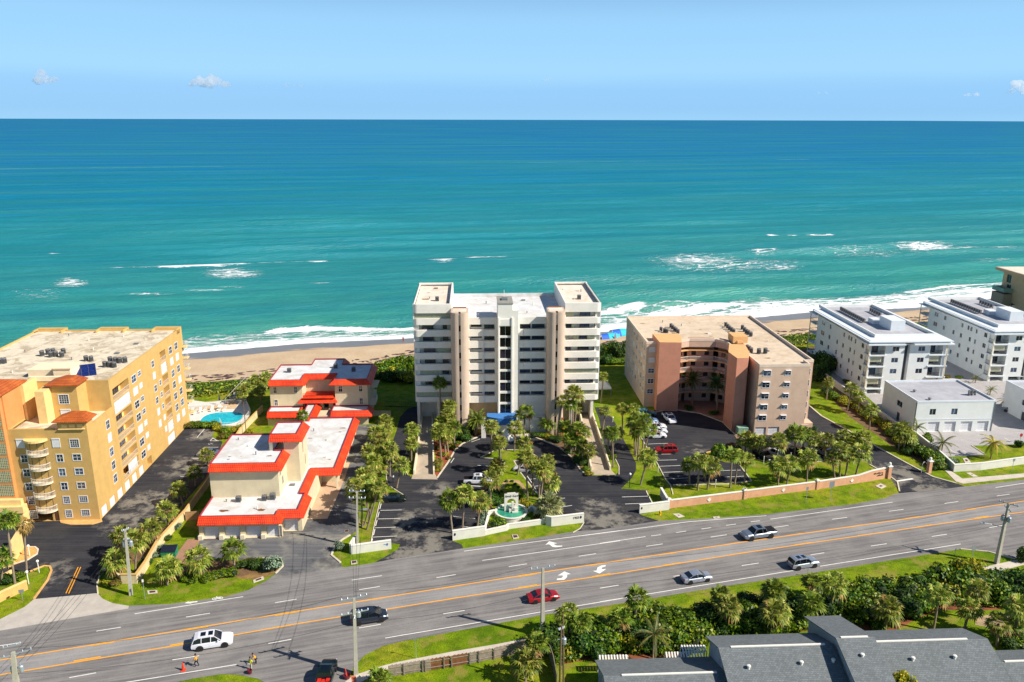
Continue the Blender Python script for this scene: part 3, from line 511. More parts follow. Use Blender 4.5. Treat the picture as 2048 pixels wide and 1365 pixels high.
def panel_mesh(W, H, style):
    k = (round(W, 2), round(H, 2), style)
    if k in _WM: return _WM[k]
    b = MB(); g = MB(); t = .12
    if style in ('white', 'plain', 'cream'):
        b.box(-t, W + t, -.05, .1, -t, 0); b.box(-t, W + t, -.07, .1, H, H + t); b.box(-t, 0, -.05, .1, 0, H); b.box(W, W + t, -.05, .1, 0, H)
        b.box(0, W, .02, .08, H / 2 - .03, H / 2 + .03); b.box(W / 2 - .03, W / 2 + .03, .021, .081, 0, H)
        if style == 'cream':
            b.box(-.01, W + .01, -.5, -.07, H + .02, H + .07); b.box(0, W, -.25, -.06, H - .1, H + .019)
    elif style == 'bare':
        b.box(-.04, W + .04, 0, .1, -.04, 0); b.box(-.04, W + .04, 0, .1, H, H + .04); b.box(-.04, 0, 0, .1, 0, H); b.box(W, W + .04, 0, .1, 0, H); b.box(W / 2 - .025, W / 2 + .025, .021, .081, 0, H)
    elif style == 'grid':
        b.box(-t, W + t, -.05, .1, -t, 0); b.box(-t, W + t, -.07, .1, H, H + t); b.box(-t, 0, -.05, .1, 0, H); b.box(W, W + t, -.05, .1, 0, H)
        for i in range(1, 4): b.box(W * i / 4 - .02, W * i / 4 + .02, .021, .081, 0, H)
        for i in range(1, 4): b.box(0, W, .02, .08, H * i / 4 - .02, H * i / 4 + .02)
    elif style == 'slide':
        n_ = max(2, round(W / 1.1))
        b.box(0, W, 0, .08, H - .07, H); b.box(0, W, 0, .08, 0, .06)
        for i in range(n_ + 1): x = min(max(W * i / n_, .03), W - .03); b.box(x - .03, x + .03, .001, .081, .06, H - .07)
    elif style == 'shutter':
        b.box(0, W, -.06, .05, 0, H); b.box(-.06, W + .06, -.14, .04, H, H + .16)
        for i in range(int(H / .22)): b.box(.02, W - .02, -.075, -.06, .1 + i * .22, .19 + i * .22)
        for x in (-.05, W - .01): b.box(x, x + .06, -.09, .05, 0, H)
        g = None
    elif style == 'accordion':
        b.box(0, W, .02, .06, 0, H)
        for i in range(int(W / .2)): b.box(i * .2 + .05, i * .2 + .13, -.02, .02, .03, H - .03)
        g = None
    elif style == 'garage':
        for i in range(4): b.box(.02, W - .02, 0, .04, H * i / 4 + .02, H * (i + 1) / 4 - .02)
        b.box(0, W, .03, .06, 0, H)
        for i in range(4):
            for j in range(4): b.box(.1 + (W - .1) * j / 4, .02 + (W - .1) * (j + 1) / 4, -.012, .0, H * i / 4 + .12, H * (i + 1) / 4 - .12)
        g = None
    elif style == 'solid':
        b.box(0, W, 0, .05, 0, H); b.box(W - .2, W - .12, -.05, 0, H * .45, H * .45 + .08); g = None
    if g is not None: g.box(0, W, .05, .06, 0, H)
    r = (b.mesh(style, [M_DOOR]), g.mesh('pane', [M_GLASS]) if g is not None else None); _WM[k] = r; return r
PN = {'shutter': 'shutter', 'accordion': 'accordion_shutter', 'garage': 'garage_door', 'solid': 'door', 'slide': 'sliding_door'}
_PM = {}
def panel(T, face, pl, u0, u1, z0, z1, style='white', dep=0.0, fmat=None, name=None, gmat=None):
    fm, gm = panel_mesh(u1 - u0, z1 - z0, style)
    def wm(me, mt):
        if mt is None: return me
        k = (me.name, mt.name)
        if k not in _PM: c = me.copy(); c.materials.clear(); c.materials.append(mt); _PM[k] = c
        return _PM[k]
    u = u0 if face in 'FR' else u1
    o = mo(name or PN.get(style, 'window'), wm(fm, fmat), T, fpt(face, pl, u, z0, dep)); o.rotation_euler = (0, 0, FROT[face])
    if gm is not None: mo('pane', wm(gm, gmat), o)
    return o
def holes_of(L, dep=.12): return [(a, c, e, f, dep) for a, c, e, f in L]
def rail(T, pts, z, h=1.05, mat=None, name='railing', closed=False, solid=None, step=.22, r=.03):
    b = MB(); pts = [tuple(p) for p in pts]
    segs = list(zip(pts, pts[1:]))
    for p, q in segs:
        p3, q3 = Vector((*p, z)), Vector((*q, z)); L = (q3 - p3).length
        if L < .05: continue
        b.tube([p3 + Vector((0, 0, h)), q3 + Vector((0, 0, h))], r * 1.3, 4); b.tube([p3 + Vector((0, 0, .1)), q3 + Vector((0, 0, .1))], r, 4)
        k = max(1, int(L / step))
        for i in range(k + 1):
            c = p3.lerp(q3, i / k); b.box(c.x - r * .5, c.x + r * .5, c.y - r * .5, c.y + r * .5, z + .1, z + h)
    return b.build(name, mat or M_RAILW, T)
class BF:
    """building frame: local w (right), d (back), z; origin traced at a ground pixel"""
    def __init__(s, px): s.o = G(*px); s.on = np.array(s.o)
    def thing(s, name, label, cat='building', group=None): s.T = thing(name, label, cat, s.o, TH, group); return s.T
    def loc(s, w, d, z=0): p = s.on + WX * w + DX * d; return Vector((p[0], p[1], z))
    def d(s, px, d=0):
        r = ray(*px); t = ((s.on + DX * d - CAMP) @ DX) / (r @ DX); p = CAMP + r * t - s.on; return float(p @ WX), float(p[2])
    def w(s, px, w=0):
        r = ray(*px); t = ((s.on + WX * w - CAMP) @ WX) / (r @ WX); p = CAMP + r * t - s.on; return float(p @ DX), float(p[2])
def roof_mat(name, c1, stain, c2=None, amt=.5, sc=.5):
    n = NT(name); v = n.coord(); n.rough(.8); c = n.ramp(n.noise(v, .5, 5, .65), [(.36, mul(lin(c1), .84)), (.62, lin(c1))])
    c = n.mix(n.ramp(n.noise(v, sc * .25, 6, .72, 1.0), [(.49, 0.0), (.6, amt)]), c, stain)
    c = n.mix(n.ramp(n.noise(n.coord((1, .1, 1)), 1.2, 3), [(.55, 0.0), (.8, .3)]), c, c2 or stain)
    n.base(c); return n.m
M_ROOFW = roof_mat('white_roof', '#d9d9d8', '#b0a493', '#c4bfb8', .4, .7); M_ROOFC = roof_mat('cream_roof', '#e6d8c6', '#c3a488', None, .45)
M_ROOFY = roof_mat('stained_beige_roof', '#ddd0b6', '#a08c70', '#eee6d6', .75, 1.0); M_ROOFS = roof_mat('sandy_roof', '#d6c2a8', '#b09474', None, .45); M_ROOFG = roof_mat('grey_flat_roof', '#b0b0b5', '#908f96', None, .4)
def tile_mat(name, c1, c2):
    n = NT(name); v = n.coord(); n.rough(.55); wv = n.n('ShaderNodeTexWave', wave_type='BANDS', bands_direction='X'); wv.inputs['Scale'].default_value = 1.0
    vx = n.coord((1, 1, 0)); n.l(vx, wv.inputs['Vector']); w2 = n.n('ShaderNodeTexWave', wave_type='BANDS', bands_direction='Y'); w2.inputs['Scale'].default_value = 1.0; n.l(vx, w2.inputs['Vector'])
    w3 = n.n('ShaderNodeTexWave', wave_type='BANDS', bands_direction='Z'); w3.inputs['Scale'].default_value = 1.6; n.l(n.coord((0, 0, 1)), w3.inputs['Vector'])
    c = n.ramp(n.noise(v, .5, 5, .65), [(.36, mul(lin(c1), .8)), (.5, c1), (.64, c2)]); c = n.mix(n.ramp(n.noise(n.coord((1.5, 1.5, .3)), 1.5, 4), [(.5, 0.0), (.7, .35)]), c, '#7a3020'); hh = n.math('MULTIPLY', wv.outputs['Fac'], w2.outputs['Fac']); hh = n.math('ADD', hh, n.math('MULTIPLY', w3.outputs['Fac'], .5))
    c = n.mix(n.ramp(hh, [(.1, .45), (.5, 0.0)]), c, mul(lin(c1), .35)[:3]); n.base(c); n.bump(hh, .6, .08); return n.m
M_RED = tile_mat('red_roof_tiles', '#de3a08', '#ec4a10'); M_ORG = tile_mat('terracotta_roof_tiles', '#b85a20', '#c86a2a')
# --- small rooftop / site things -----------------------------------------
M_ACG = M('ac_grey_metal', '#77787a', .5, .25, 4, .3); M_ACD = M('ac_dark_grille', '#2d3135', .6, .3, 6)
_ac = {}
def ac_mesh(kind):
    if kind in _ac: return _ac[kind]
    b = MB(); g = MB(); f = MB()
    if kind == 'round':
        b.lathe([(.36, 0), (.36, .12), (.33, .12)], 14); b.lathe([(.37, .82), (.37, .95), (.3, 1.0), (.3, .93), (.1, .93), (0, .94)], 14)
        for i in range(14): a = i * math.tau / 14; b.box(.35 * math.cos(a) - .015, .35 * math.cos(a) + .015, .35 * math.sin(a) - .015, .35 * math.sin(a) + .015, .1, .85)
        g.lathe([(.32, .1), (.32, .85)], 14)
    elif kind == 'box':
        b.box(-.42, .42, -.42, .42, 0, .12); b.box(-.43, .43, -.43, .43, .82, .95)
        for x in (-.4, .36):
            for y in (-.4, .36): b.box(x, x + .04, y, y + .04, .12, .82)
        for i in range(6): b.box(-.41, .41, -.415, -.4, .2 + i * .1, .23 + i * .1)
        b.lathe([(.34, .951), (.34, 1.0), (.28, 1.0), (.28, .955), (0, .956)], 12); g.box(-.38, .38, -.38, .38, .12, .82)
    else:   # mini split on a stand
        b.box(-.45, .45, -.17, .17, .3, 1.05); b.box(-.4, -.34, -.2, .2, 0, .3); b.box(.34, .4, -.2, .2, 0, .3)
        g.lathe([(.3, 0), (.3, .02), (0, .02)], 14); g.v = [(x, -.171 - z, .67 + y) for x, y, z in g.v]
    _ac[kind] = (b.mesh('ac_housing', [M_ACG]), g.mesh('ac_coil', [M_ACD]))
    return _ac[kind]
def ac(p, kind, label, group, s=1.0, rz=0.0):
    t = thing('air_conditioner', label, 'air conditioner', p, TH + rz, group); t.scale = (s, s, s); a, c = ac_mesh(kind); mo('housing', a, t); mo('grille', c, t); return t
def pipes(F, z, spots):
    for i, (w_, d_) in enumerate(spots):
        b = MB(); h = .35 + .15 * (i % 3)
        if i % 3 == 2: b.box(-.45, .45, -.35, .35, 0, .22)
        else: b.lathe([(.09, 0), (.09, h), (.14, h), (.14, h + .08), (0, h + .09)], 8)
        b.build('roof_pipe' if i % 3 < 2 else 'roof_curb', M_ACG if i % 2 else M_WHITE, F.T, loc=(w_, d_, z))
def ac_set(F, z, spots, kind, tmpl, group, s=1.0, rz=0.0):
    sp = sorted(spots, key=lambda q: G(q[0], q[1], z).x if len(q) == 2 else 0)
    for i, q in enumerate(sp):
        g = G(q[0], q[1], z); ac((g.x, g.y, z), kind, tmpl.format(n=ORD[i]), group, s, rz)
# ================================================================== yellow block (left)
M_YEL = M('yellow_stucco', '#c5a05e', .85, .07, .6, bump=.15, streak=(.25, .5)); M_YELT = M('pale_yellow_trim', '#e9c583', .8, .07, 1); M_ORS = M('orange_stucco', '#cf8b50', .85, .07, .6, streak=(.2, .5))
Y = BF((201, 1040.5)); T = Y.thing('yellow_apartment_block', 'tall yellow stucco apartment block with orange stair tower and flat stained roof', 'building')
FH = 2.62
# main right wall
wins = []; H = []
def zrow(k, zt=19.9): return zt - FH * k
shut = {}
for k in range(7):
    zt = 20.0 - FH * k
    wins += [(19.3, 21.3, zt - 1.35, zt, 'shutter' if k in (1, 4) else 'plain'), (22.3, 23.6, zt - .9, zt, 'shutter' if k in (1, 4, 5, 6) else 'plain'),
             (39.0, 40.6, zt - 1.35, zt + .1, 'shutter' if k in (1, 6) else 'plain'), (42.4, 44.0, zt - 1.35, zt + .1, 'shutter' if k in (1, 3, 6) else 'plain')]
    wins += [(29.2, 30.4, zt - 1.3, zt, 'shutter' if k in (1, 4, 5) else 'plain')] if k < 6 else []
    if 1 < k < 7: wins += [(32.0, 32.9, zt - .8, zt + .2, 'shutter' if k in (5, 6) else 'plain')]
bal = []; 
for k in range(7):
    z0 = 18.0 - FH * k
    if z0 > 2.0: bal += [(10.9, 17.9, z0, z0 + 2.35, 1.7, 1), (33.9, 37.0, z0 + .2, z0 + 2.5, 1.5, 1)]
gar = [(.9 + 3.3 * i, 3.1 + 3.3 * i, 0.02, 1.85, .2, 0) for i in range(6)] + [(33, 37.2, .02, 2.0, .2, 0), (21.6, 23.8, .02, 2.0, 1.5, 1)]
rightH = [(a, c, e, f, .12) for a, c, e, f, s in wins] + [h for h in bal] + [g for g in gar if g[0] > 9.9]
frontH = []
b = MB()
wallface(b, 'R', 0, 9.9, 46.4, 0, 22.1, rightH); wallface(b, 'L', -31, 9.9, 46.4, 0, 22.1); wallface(b, 'K', 46.4, -31, 0, 0, 22.1); wallface(b, 'F', 9.9, -31, 0, 16.3, 22.1)
# parapet (hollow) and roof deck
for (a, c, e, f) in ((-31, 0, 9.9, 10.2), (-31, 0, 46.1, 46.4), (-31, -30.7, 10.2, 46.1), (-.3, 0, 10.2, 46.1)): b.box(a, c, e, f, 22.1, 22.45)
for x0, x1 in ((-31, -24.8), (-17.6, -11.5), (-5.6, 0)):   # curved raised parapets at the back
    b.box(x0 + .01, x1 - .01, 46.4, 47.6, 17, 22.7); 
    for xx in (x0, x1 - .3): b.box(xx, xx + .3, 44.6, 46.4, 21.5, 22.7)
wall = b.build('wall', [M_YEL, M_YELT], Y.T)
b = MB(); b.quad((-30.7, 10.2, 22.12), (-.3, 10.2, 22.12), (-.3, 46.1, 22.12), (-30.7, 46.1, 22.12)); b.build('roof', M_ROOFY, Y.T)
# lower front wing
fw = [(-11.9, -10.7, 13.8, 15.3, 'shutter'), (-6.0, -4.8, 13.8, 15.3, 'shutter'), (-3.1, -1.7, 13.8, 15.2, 'grid')]
for k in range(1, 6): zt = 15.1 - FH * k; fw += [(-11.6 - .02 * k, -10.6, zt - 1.3, zt, 'plain' if k < 4 else 'grid'), (-5.7, -4.7, zt - 1.3, zt, 'plain' if k < 4 else 'grid'), (-3.0, -1.7, zt - 1.1, zt, 'plain' if k < 4 else 'grid')]
rw = [(6.8, 8.1, 15.9 - 2.62 * k - 1.7, 15.9 - 2.62 * k - .2, 'shutter' if k == 1 else 'plain') for k in range(5)]
b = MB()
wallface(b, 'F', 0, -13.2, 0, 0, 16.9, [(a, c, e, f, .12) for a, c, e, f, s in fw] + [(-12.3, -8.0, 0.02, 2.3, 4.5, 1), (-7.7, -6.9, .02, 2.0, .15, 1)])
wallface(b, 'R', 0, 0, 9.9, 0, 16.9, [(a, c, e, f, .12) for a, c, e, f, s in rw] + [g for g in gar if g[0] < 9.8 and g[1] < 9.9])
wallface(b, 'L', -13.2, 0, 9.9, 0, 16.9)
b.box(-13.2, -5.4, -.001, .3, 16.9, 17.2); b.box(-.3, -.001, 2.2, 9.9, 16.9, 17.3); b.box(-13.2, -12.9, .3, 9.9, 16.9, 17.2)
b.box(-4.8, .0, .001, 2.2, 16.9, 18.6, 0)       # bay under the lower tile roof
for i in range(3): b.box(-4.1 + i * 1.3, -3.2 + i * 1.3, -.12, .0, 17.4, 18.0, 1)
b.box(-4.6, -.3, -.35, 0, 17.1, 17.25, 1)
b.build('front_wing_wall', [M_YEL, M_YELT], Y.T)
b = MB(); b.quad((-12.9, .3, 16.6), (-.3, .3, 16.6), (-.3, 9.9, 16.6), (-12.9, 9.9, 16.6)); b.build('terrace_roof', M_ROOFY, Y.T)
for L, face, pl in ((fw, 'F', 0), (rw, 'R', 0), (wins, 'R', 0)):
    for a, c, e, f, s in L: panel(Y.T, face, pl, a, c, e, f, s, name='shutter' if s == 'shutter' else 'window')
for g in gar:
    if g[0] != 21.6: panel(Y.T, 'R', 0, g[0], g[1], g[2], g[3], 'garage', .12)
panel(Y.T, 'F', 0, -7.7, -6.9, .02, 2.0, 'solid', .08, M('brown_door', '#5e3a24', .6))
# upper bay with tile roof
shell(Y.T, -8.4, -4.0, 6.4, 9.9, 16.6, 22.8, [M_YEL], {'F': holes_of([(-7.2, -5.6, 19.4, 21.0), (-7.2, -5.6, 16.8, 18.2)])}, name='bay_wall')
panel(Y.T, 'F', 6.4, -7.2, -5.6, 19.4, 21.0, 'grid'); panel(Y.T, 'F', 6.4, -7.2, -5.6, 16.8, 18.2, 'shutter')
def hip(T, w0, w1, d0, d1, z0, h, mat, back=False, name='tile_roof'):
    b = MB(); m = min((w1 - w0), (d1 - d0) * (1 if back else 2)) / 2; dd = d1 if back else d1 - m
    A = [(w0, d0, z0), (w1, d0, z0), (w1, d1, z0), (w0, d1, z0), (w0 + m, d0 + m, z0 + h), (w1 - m, d0 + m, z0 + h), (w1 - m, dd, z0 + h), (w0 + m, dd, z0 + h)]
    b.add(A, [(0, 1, 5, 4), (1, 2, 6, 5), (3, 0, 4, 7), (2, 3, 7, 6), (4, 5, 6, 7)]); b.box(w0 + .02, w1 - .02, d0 + .02, d1 - .02, z0 - .18, z0 - .01); return b.build(name, mat, T)
hip(Y.T, -9.1, -3.4, 5.7, 9.95, 23.0, .55, M_ORG, True); hip(Y.T, -5.3, .6, -.8, 2.9, 18.7, .6, M_ORG, True)
# orange stair tower with glass block bands
b = MB(); b.box(-19.5, -13.2, -.8, 7.0, 3.2, 23.4); b.box(-13.2, -12.95, .0, 7.0, 16.9, 23.4)
for z in (5.2,): b.box(-19.5, -11.5, -2.2, -.8, 2.7, 3.9, 1); b.box(-19.5, -12.0, -1.6, -.8, 3.9, 4.9, 1)
b.box(-12.4, -11.8, -2.0, -.1, 0, 2.7, 1)
b.build('stair_tower', [M_ORS, M_YELT], Y.T)
for k in range(7):
    z = 5.3 + 2.55 * k; b = MB(); b.box(-19.3, -13.35, -.86, -.81, 0, 2.05); o = b.build('glass_block_window', M_BLOCK, Y.T, loc=(0, 0, z))
hip(Y.T, -21, -12.6, -1.5, 7.4, 23.6, 1.6, M_ORG)
b = MB(); b.box(-9.9, -8.4, 4.0, 9.9, 16.6, 22.4); b.box(-13.2, -12.5, 5.5, 9.9, 16.6, 23.2, 0); b.build('corner_buttress', M_YELT, Y.T)
# half-round balconies on the front
arc = [(-8.7 + 1.75 * math.cos(a), -1.75 * .75 * math.sin(a)) for a in [math.pi * i / 10 for i in range(11)]]
for k in range(5):
    z = 12.75 - FH * k; bb = MB(); bb.prism(arc, z - .2, z); o = bb.build('balcony', M_LINT, Y.T); rail(o, [(x * 1, y) for x, y in arc], z, .95, step=.16, r=.04)
    panel(Y.T, 'F', -.02, -9.9, -7.5, z, z + 1.9, 'slide', 0, M_DARK)
bb = MB(); bb.prism([(-8.7 + (x + 8.7) * 1.1, y * 1.1) for x, y in arc], 15.1, 15.5, 0); bb.build('balcony_canopy', M_YELT, Y.T)
# right wall balconies: railings and shutters
for k, (a, c, e, f, dp, _) in enumerate(bal):
    row = k // 2
    rail(Y.T, [(-.02, a), (-.02, c)], e, 1.0, step=.35, name='balcony_railing')
    if (a < 20 and row in (1,)) or (a > 20 and row in (1, 6)): panel(Y.T, 'R', 0, a + .05, c - .05, e + .02, f - .05, 'accordion', .05)
    elif a < 20 and row == 6: panel(Y.T, 'R', 0, a + 3, c - .05, e + .02, f - .05, 'accordion', .3)
    else: panel(Y.T, 'R', 0, a + 1, c - 1, e + .05, f - .2, 'slide', dp - .1, M_DARK)
for k in range(7):   # sea-side balconies seen edge on
    z = 18.2 - FH * k
    if z > 2: bb = MB(); bb.box(-5.5, 1.0, 46.5, 47.9, z - .2, z); o = bb.build('sea_balcony', M_YELT, Y.T); rail(o, [(-5.5, 47.8), (.95, 47.8), (.95, 46.5)], z, 1.0, step=.4)
# roof things: penthouse, solar panel
b = MB(); b.box(-15.5, -10.3, 13, 17.5, 22.1, 23.6); b.box(-10.2, -7.2, 11.5, 15, 22.1, 24.2); b.box(-10.4, -7.0, 11.3, 15.2, 24.2, 24.4); b.box(-14, -7, 9.9, 10.6, 22.2, 23.2); b.build('roof_penthouse', M('cream_render', '#e8d6b4', .8, .06, 1), Y.T)
P0 = Y.loc(-6.1, 14.5, 22.7); t = thing('solar_panel', 'tilted blue solar panel beside the roof penthouse of the yellow block', 'solar panel', P0, TH + .45)
b = MB(); R = Matrix.Rotation(math.radians(28), 3, 'X')
for i in range(3):
    for j in range(4): b.box(-1.75 + i * 1.2, -1.75 + i * 1.2 + 1.14, -1.9 + j * .95, -1.9 + j * .95 + .9, .02, .06, 0, R)
b.build('solar_cells', M('solar_blue', '#1a2b66', .2, .3, 3, .2, .8), t); b = MB(); b.box(-1.8, 1.85, -1.95, 1.9, -.03, .02, 0, R)
for x in (-1.6, 1.6): b.box(x, x + .06, -1.6, -1.54, -.65, -.75 + .7 - .8); b.box(x, x + .06, 1.4, 1.46, -.62, .65)
b.build('panel_frame', M_ACG, t)
zr = 22.13
ac_set(Y, zr, [Z1(x, y + 30) for x, y in ((385, 300), (440, 285), (487, 280), (465, 310), (510, 305), (565, 310), (580, 280))], 'round', 'round grey air conditioner, {n} from the left in the cluster behind the solar panel', 'condensers on the yellow block roof', 1.15)
ac_set(Y, zr, [Z1(x, y + 20) for x, y in ((785, 355), (832, 358))], 'round', 'round grey air conditioner, {n} of the pair midway along the yellow block roof', 'condensers on the yellow block roof', 1.1)
ac_set(Y, zr, [Z1(x, y + 25) for x, y in ((958, 405), (1000, 405), (1042, 410), (1005, 362), (1052, 368), (1092, 368), (1140, 365))], 'round', 'round air conditioner, {n} from the left in the right-hand cluster on the yellow block', 'condensers on the yellow block roof', 1.15)
ac_set(Y, zr, [Z1(x, y + 20) for x, y in ((12, 380), (42, 378))], 'round', 'round air conditioner, {n} of the pair at the far left of the yellow roof', 'condensers on the yellow block roof', 1.15)
p = Y.loc(-2.2, 4.4, 16.62); ac(p, 'round', 'blue-grey air conditioner on the low terrace roof of the yellow block', 'condensers on the yellow block roof', 1.3)
pipes(Y, 22.13, [(-20, 16), (-13, 24), (-8, 20), (-25, 30), (-16, 38), (-5, 35), (-10, 41), (-22, 42), (-3.5, 22), (-27, 20), (-12, 31), (-6, 28)])
# ================================================================== red-roofed complex
M_CRM = M('cream_stucco', '#cfc09f', .85, .06, .7, bump=.1, streak=(.18, .4)); M_COP = M('maroon_coping', '#8e2438', .6, .1, 2); M_LINT = M('pale_stucco', '#ddd0b4', .85, .06, 1)
def mansard(T, poly, z, skirt, wallmat=None, run=1.15, drop=1.0, name='flat_roof', roofmat=None, side='rr'):
    """poly: inner roof outline (counter-clockwise); skirt: indices of edges i->i+1 carrying a tiled skirt; others a coping"""
    n = len(poly); N = []
    for i in range(n):
        a, c = Vector(poly[i]), Vector(poly[(i + 1) % n]); t = (c - a).normalized(); N.append(Vector((t.y, -t.x)))
    def off(i):   # outward offset of vertex i if the edges beside it are skirts
        e0, e1 = (i - 1) % n, i; p = Vector(poly[i]); o = Vector((0, 0))
        if e0 in skirt and e1 in skirt: 
            o = (N[e0] + N[e1]) if abs(N[e0].dot(N[e1])) < .5 else N[e0]
        elif e0 in skirt: o = N[e0]
        elif e1 in skirt: o = N[e1]
        return p + o * run
    b = MB(); rb = MB(); rb.poly(poly, z - .25); c = MB()
    for i in range(n):
        p, q = Vector(poly[i]), Vector(poly[(i + 1) % n]); j = (i + 1) % n
        if i in skirt:
            P, Q = off(i), off(j)
            b.add([(P.x, P.y, z - drop), (Q.x, Q.y, z - drop), (q.x, q.y, z), (p.x, p.y, z)], [(0, 1, 2, 3)])
            b.add([(P.x, P.y, z - drop), (Q.x, Q.y, z - drop), (Q.x, Q.y, z - drop - .12), (P.x, P.y, z - drop - .12), (p.x, p.y, z - drop - .12), (q.x, q.y, z - drop - .12)], [(3, 2, 1, 0), (4, 5, 2, 3)])
            if (i - 1) % n not in skirt: b.add([(P.x, P.y, z - drop - .12), (P.x, P.y, z - drop), (p.x, p.y, z), (p.x, p.y, z - drop - .12)], [(0, 1, 2, 3), (3, 2, 1, 0)])
            if j not in skirt: b.add([(Q.x, Q.y, z - drop - .12), (Q.x, Q.y, z - drop), (q.x, q.y, z), (q.x, q.y, z - drop - .12)], [(0, 1, 2, 3), (3, 2, 1, 0)])
            rb.add([(p.x, p.y, z - .25), (q.x, q.y, z - .25), (q.x, q.y, z), (p.x, p.y, z)], [(3, 2, 1, 0)])
            ribbon(c, [tuple(p - N[i] * .06), tuple(q - N[i] * .06)], .12, z - .02, z + .07)
        else: ribbon(c, [tuple(p - N[i] * .07), tuple(q - N[i] * .07)], .14, z - .26, z + .06)
    b.build('tile_skirt', M_RED, T); rb.build(name, roofmat or M_ROOFW, T); c.build('coping', M_COP, T)
Rf = BF(Z5(272, 812)); T = Rf.thing('red_roof_townhouse', 'cream building with red tiled roof skirts, garages and a raised stair tower', 'building')
GL = [(.7 + 3.45 * i, 3.3 + 3.45 * i, .02, 2.15) for i in range(4)]
shell(T, 0, 13.2, 0, 9.3, 0, 3.0, [M_CRM], {'F': [(a, c, e, f, .5) for a, c, e, f in GL]}, top=0)
for a, c, e, f in GL: panel(T, 'F', 0, a, c, e, f, 'garage', .4)
b = MB()
for x in (-.1, 3.35, 6.8, 10.25): b.box(x, x + .72, -.5, 0, 0, .75)
b.build('planter_box', M_LINT, T)
shell(T, 13.2, 16.6, 2.0, 20.9, 0, 3.0, [M_CRM], {'F': [(13.5, 15.9, .02, 2.3, .4)]}, name='side_wall', top=0); panel(T, 'F', 2.0, 13.5, 15.9, .02, 2.3, 'garage', .3)
shell(T, 6, 19.7, 20.9, 45.5, 0, 3.0, [M_CRM], {}, name='long_wing_wall', top=0)
b = MB(); b.box(19.7, 20.0, 18.2, 18.5, 0, 3.0); b.build('post', M_LINT, T)
mansard(T, [(0.1, .3), (12.7, .3), (12.7, 2.1), (16.0, 2.1), (16.0, 8.4), (15.0, 8.4), (15.0, 18.7), (19.5, 18.7), (19.5, 45.5), (8.2, 45.5), (8.2, 9.3), (0.1, 9.3)], 4.0, {0, 1, 2, 3, 5, 6, 7})
UW = [(9.6, 10.3, 6.0, 7.0), (9.9, 10.7, 4.4, 5.4)]
shell(T, 0, 11.8, 7.6, 21.5, 3.7, 9.1, [M_CRM], {'R': [(8.6, 9.4, 7.2, 8.3, .12), (9.9, 10.8, 5.0, 6.4, .12)]}, name='upper_wall', top=0)
panel(T, 'R', 11.8, 8.6, 9.4, 7.2, 8.3, 'bare', 0, M_WHITE); panel(T, 'R', 11.8, 9.9, 10.8, 5.0, 6.4, 'bare', 0, M_WHITE)
mansard(T, [(.1, 7.8), (11.5, 7.8), (11.5, 13.6), (9.9, 13.6), (9.9, 21.4), (.1, 21.4)], 10.1, {0, 1})
shell(T, 11.6, 14.25, 13.6, 20.6, 3.7, 11.8, [M_CRM], {'R': [(16.6, 17.2, 8.0, 10.4, .2), (18.0, 18.6, 5.0, 7.2, .2)]}, name='tower_wall', top=0)
panel(T, 'R', 14.25, 16.6, 17.2, 8.0, 10.4, 'bare', .1, M_LINT); panel(T, 'R', 14.25, 18.0, 18.6, 5.0, 7.2, 'bare', .1, M_LINT)
b = MB(); b.box(9.0, 9.6, 13.7, 14.2, 9.85, 11.8); b.box(9.0, 9.6, 19.5, 20, 9.85, 11.8); b.build('porch_column', M_LINT, T)
mansard(T, [(9.2, 13.9), (14.0, 13.9), (14.0, 20.0), (9.2, 20.0)], 13.0, {0, 1}, drop=1.05)
b = MB(); b.quad((0, 9, 9.86), (11.5, 9, 9.86), (11.5, 21, 9.86), (0, 21, 9.86)) if False else None
for i, (px, k, s) in enumerate([(Z5(625, 470), 'box', 1.0), (Z5(860, 458), 'box', .95), (Z5(935, 448), 'box', 1.1)]):
    g = G(*px, 3.76); ac((g.x, g.y, 3.76), k, ['small rusty air conditioner alone on the left of the low white roof', 'grey air conditioner in the middle of the low white roof', 'taller air conditioner over a rust stain at the right of the low white roof'][i], 'condensers on the low front roof', s)
stain = M('rust_stain', '#7c5230', .9, .3, 2); stain2 = M('grey_roof_debris', '#a39a8c', .9, .3, 2)
def blotch(T, px, z, r, mat, name='roof_stain', k=1.0, F=None):
    g = G(*px, z); b = MB(); pts = []
    for i in range(18): a = i * math.tau / 18; q = rnd.uniform(.45, 1); pts.append((g.x + r * q * math.cos(a), g.y + r * q * k * math.sin(a)))
    b.poly(pts, z + .012); o = b.build(name, mat)
    inv = Matrix.Rotation(-TH, 4, 'Z') @ Matrix.Translation(-Vector(T.location)); o.parent = T; o.matrix_parent_inverse = inv; return o
for px, z, r in ((Z5(490, 555), 3.76, 1.1), (Z5(830, 545), 3.76, 1.2), (Z4(495, 972), 9.86, .4), (Z4(600, 970), 9.86, .3), (Z4(860, 965), 9.86, .7), (Z4(1530, 712), 3.76, .8), (Z4(1500, 748), 3.76, .45), (Z4(1230, 805), 3.76, .5), (Z4(1405, 998), 3.76, .4), (Z4(605, 858), 9.86, .25), (Z4(1265, 930), 3.76, .3)):
    blotch(Rf.T, px, z, r, stain if r > .3 else stain2, k=.45)
pipes(Rf, 3.76, [(17, 24), (12, 38), (16, 33), (3, 6), (9, 3), (13, 12)]); pipes(Rf, 9.86, [(3, 10), (7, 12), (5, 16), (2, 19)])
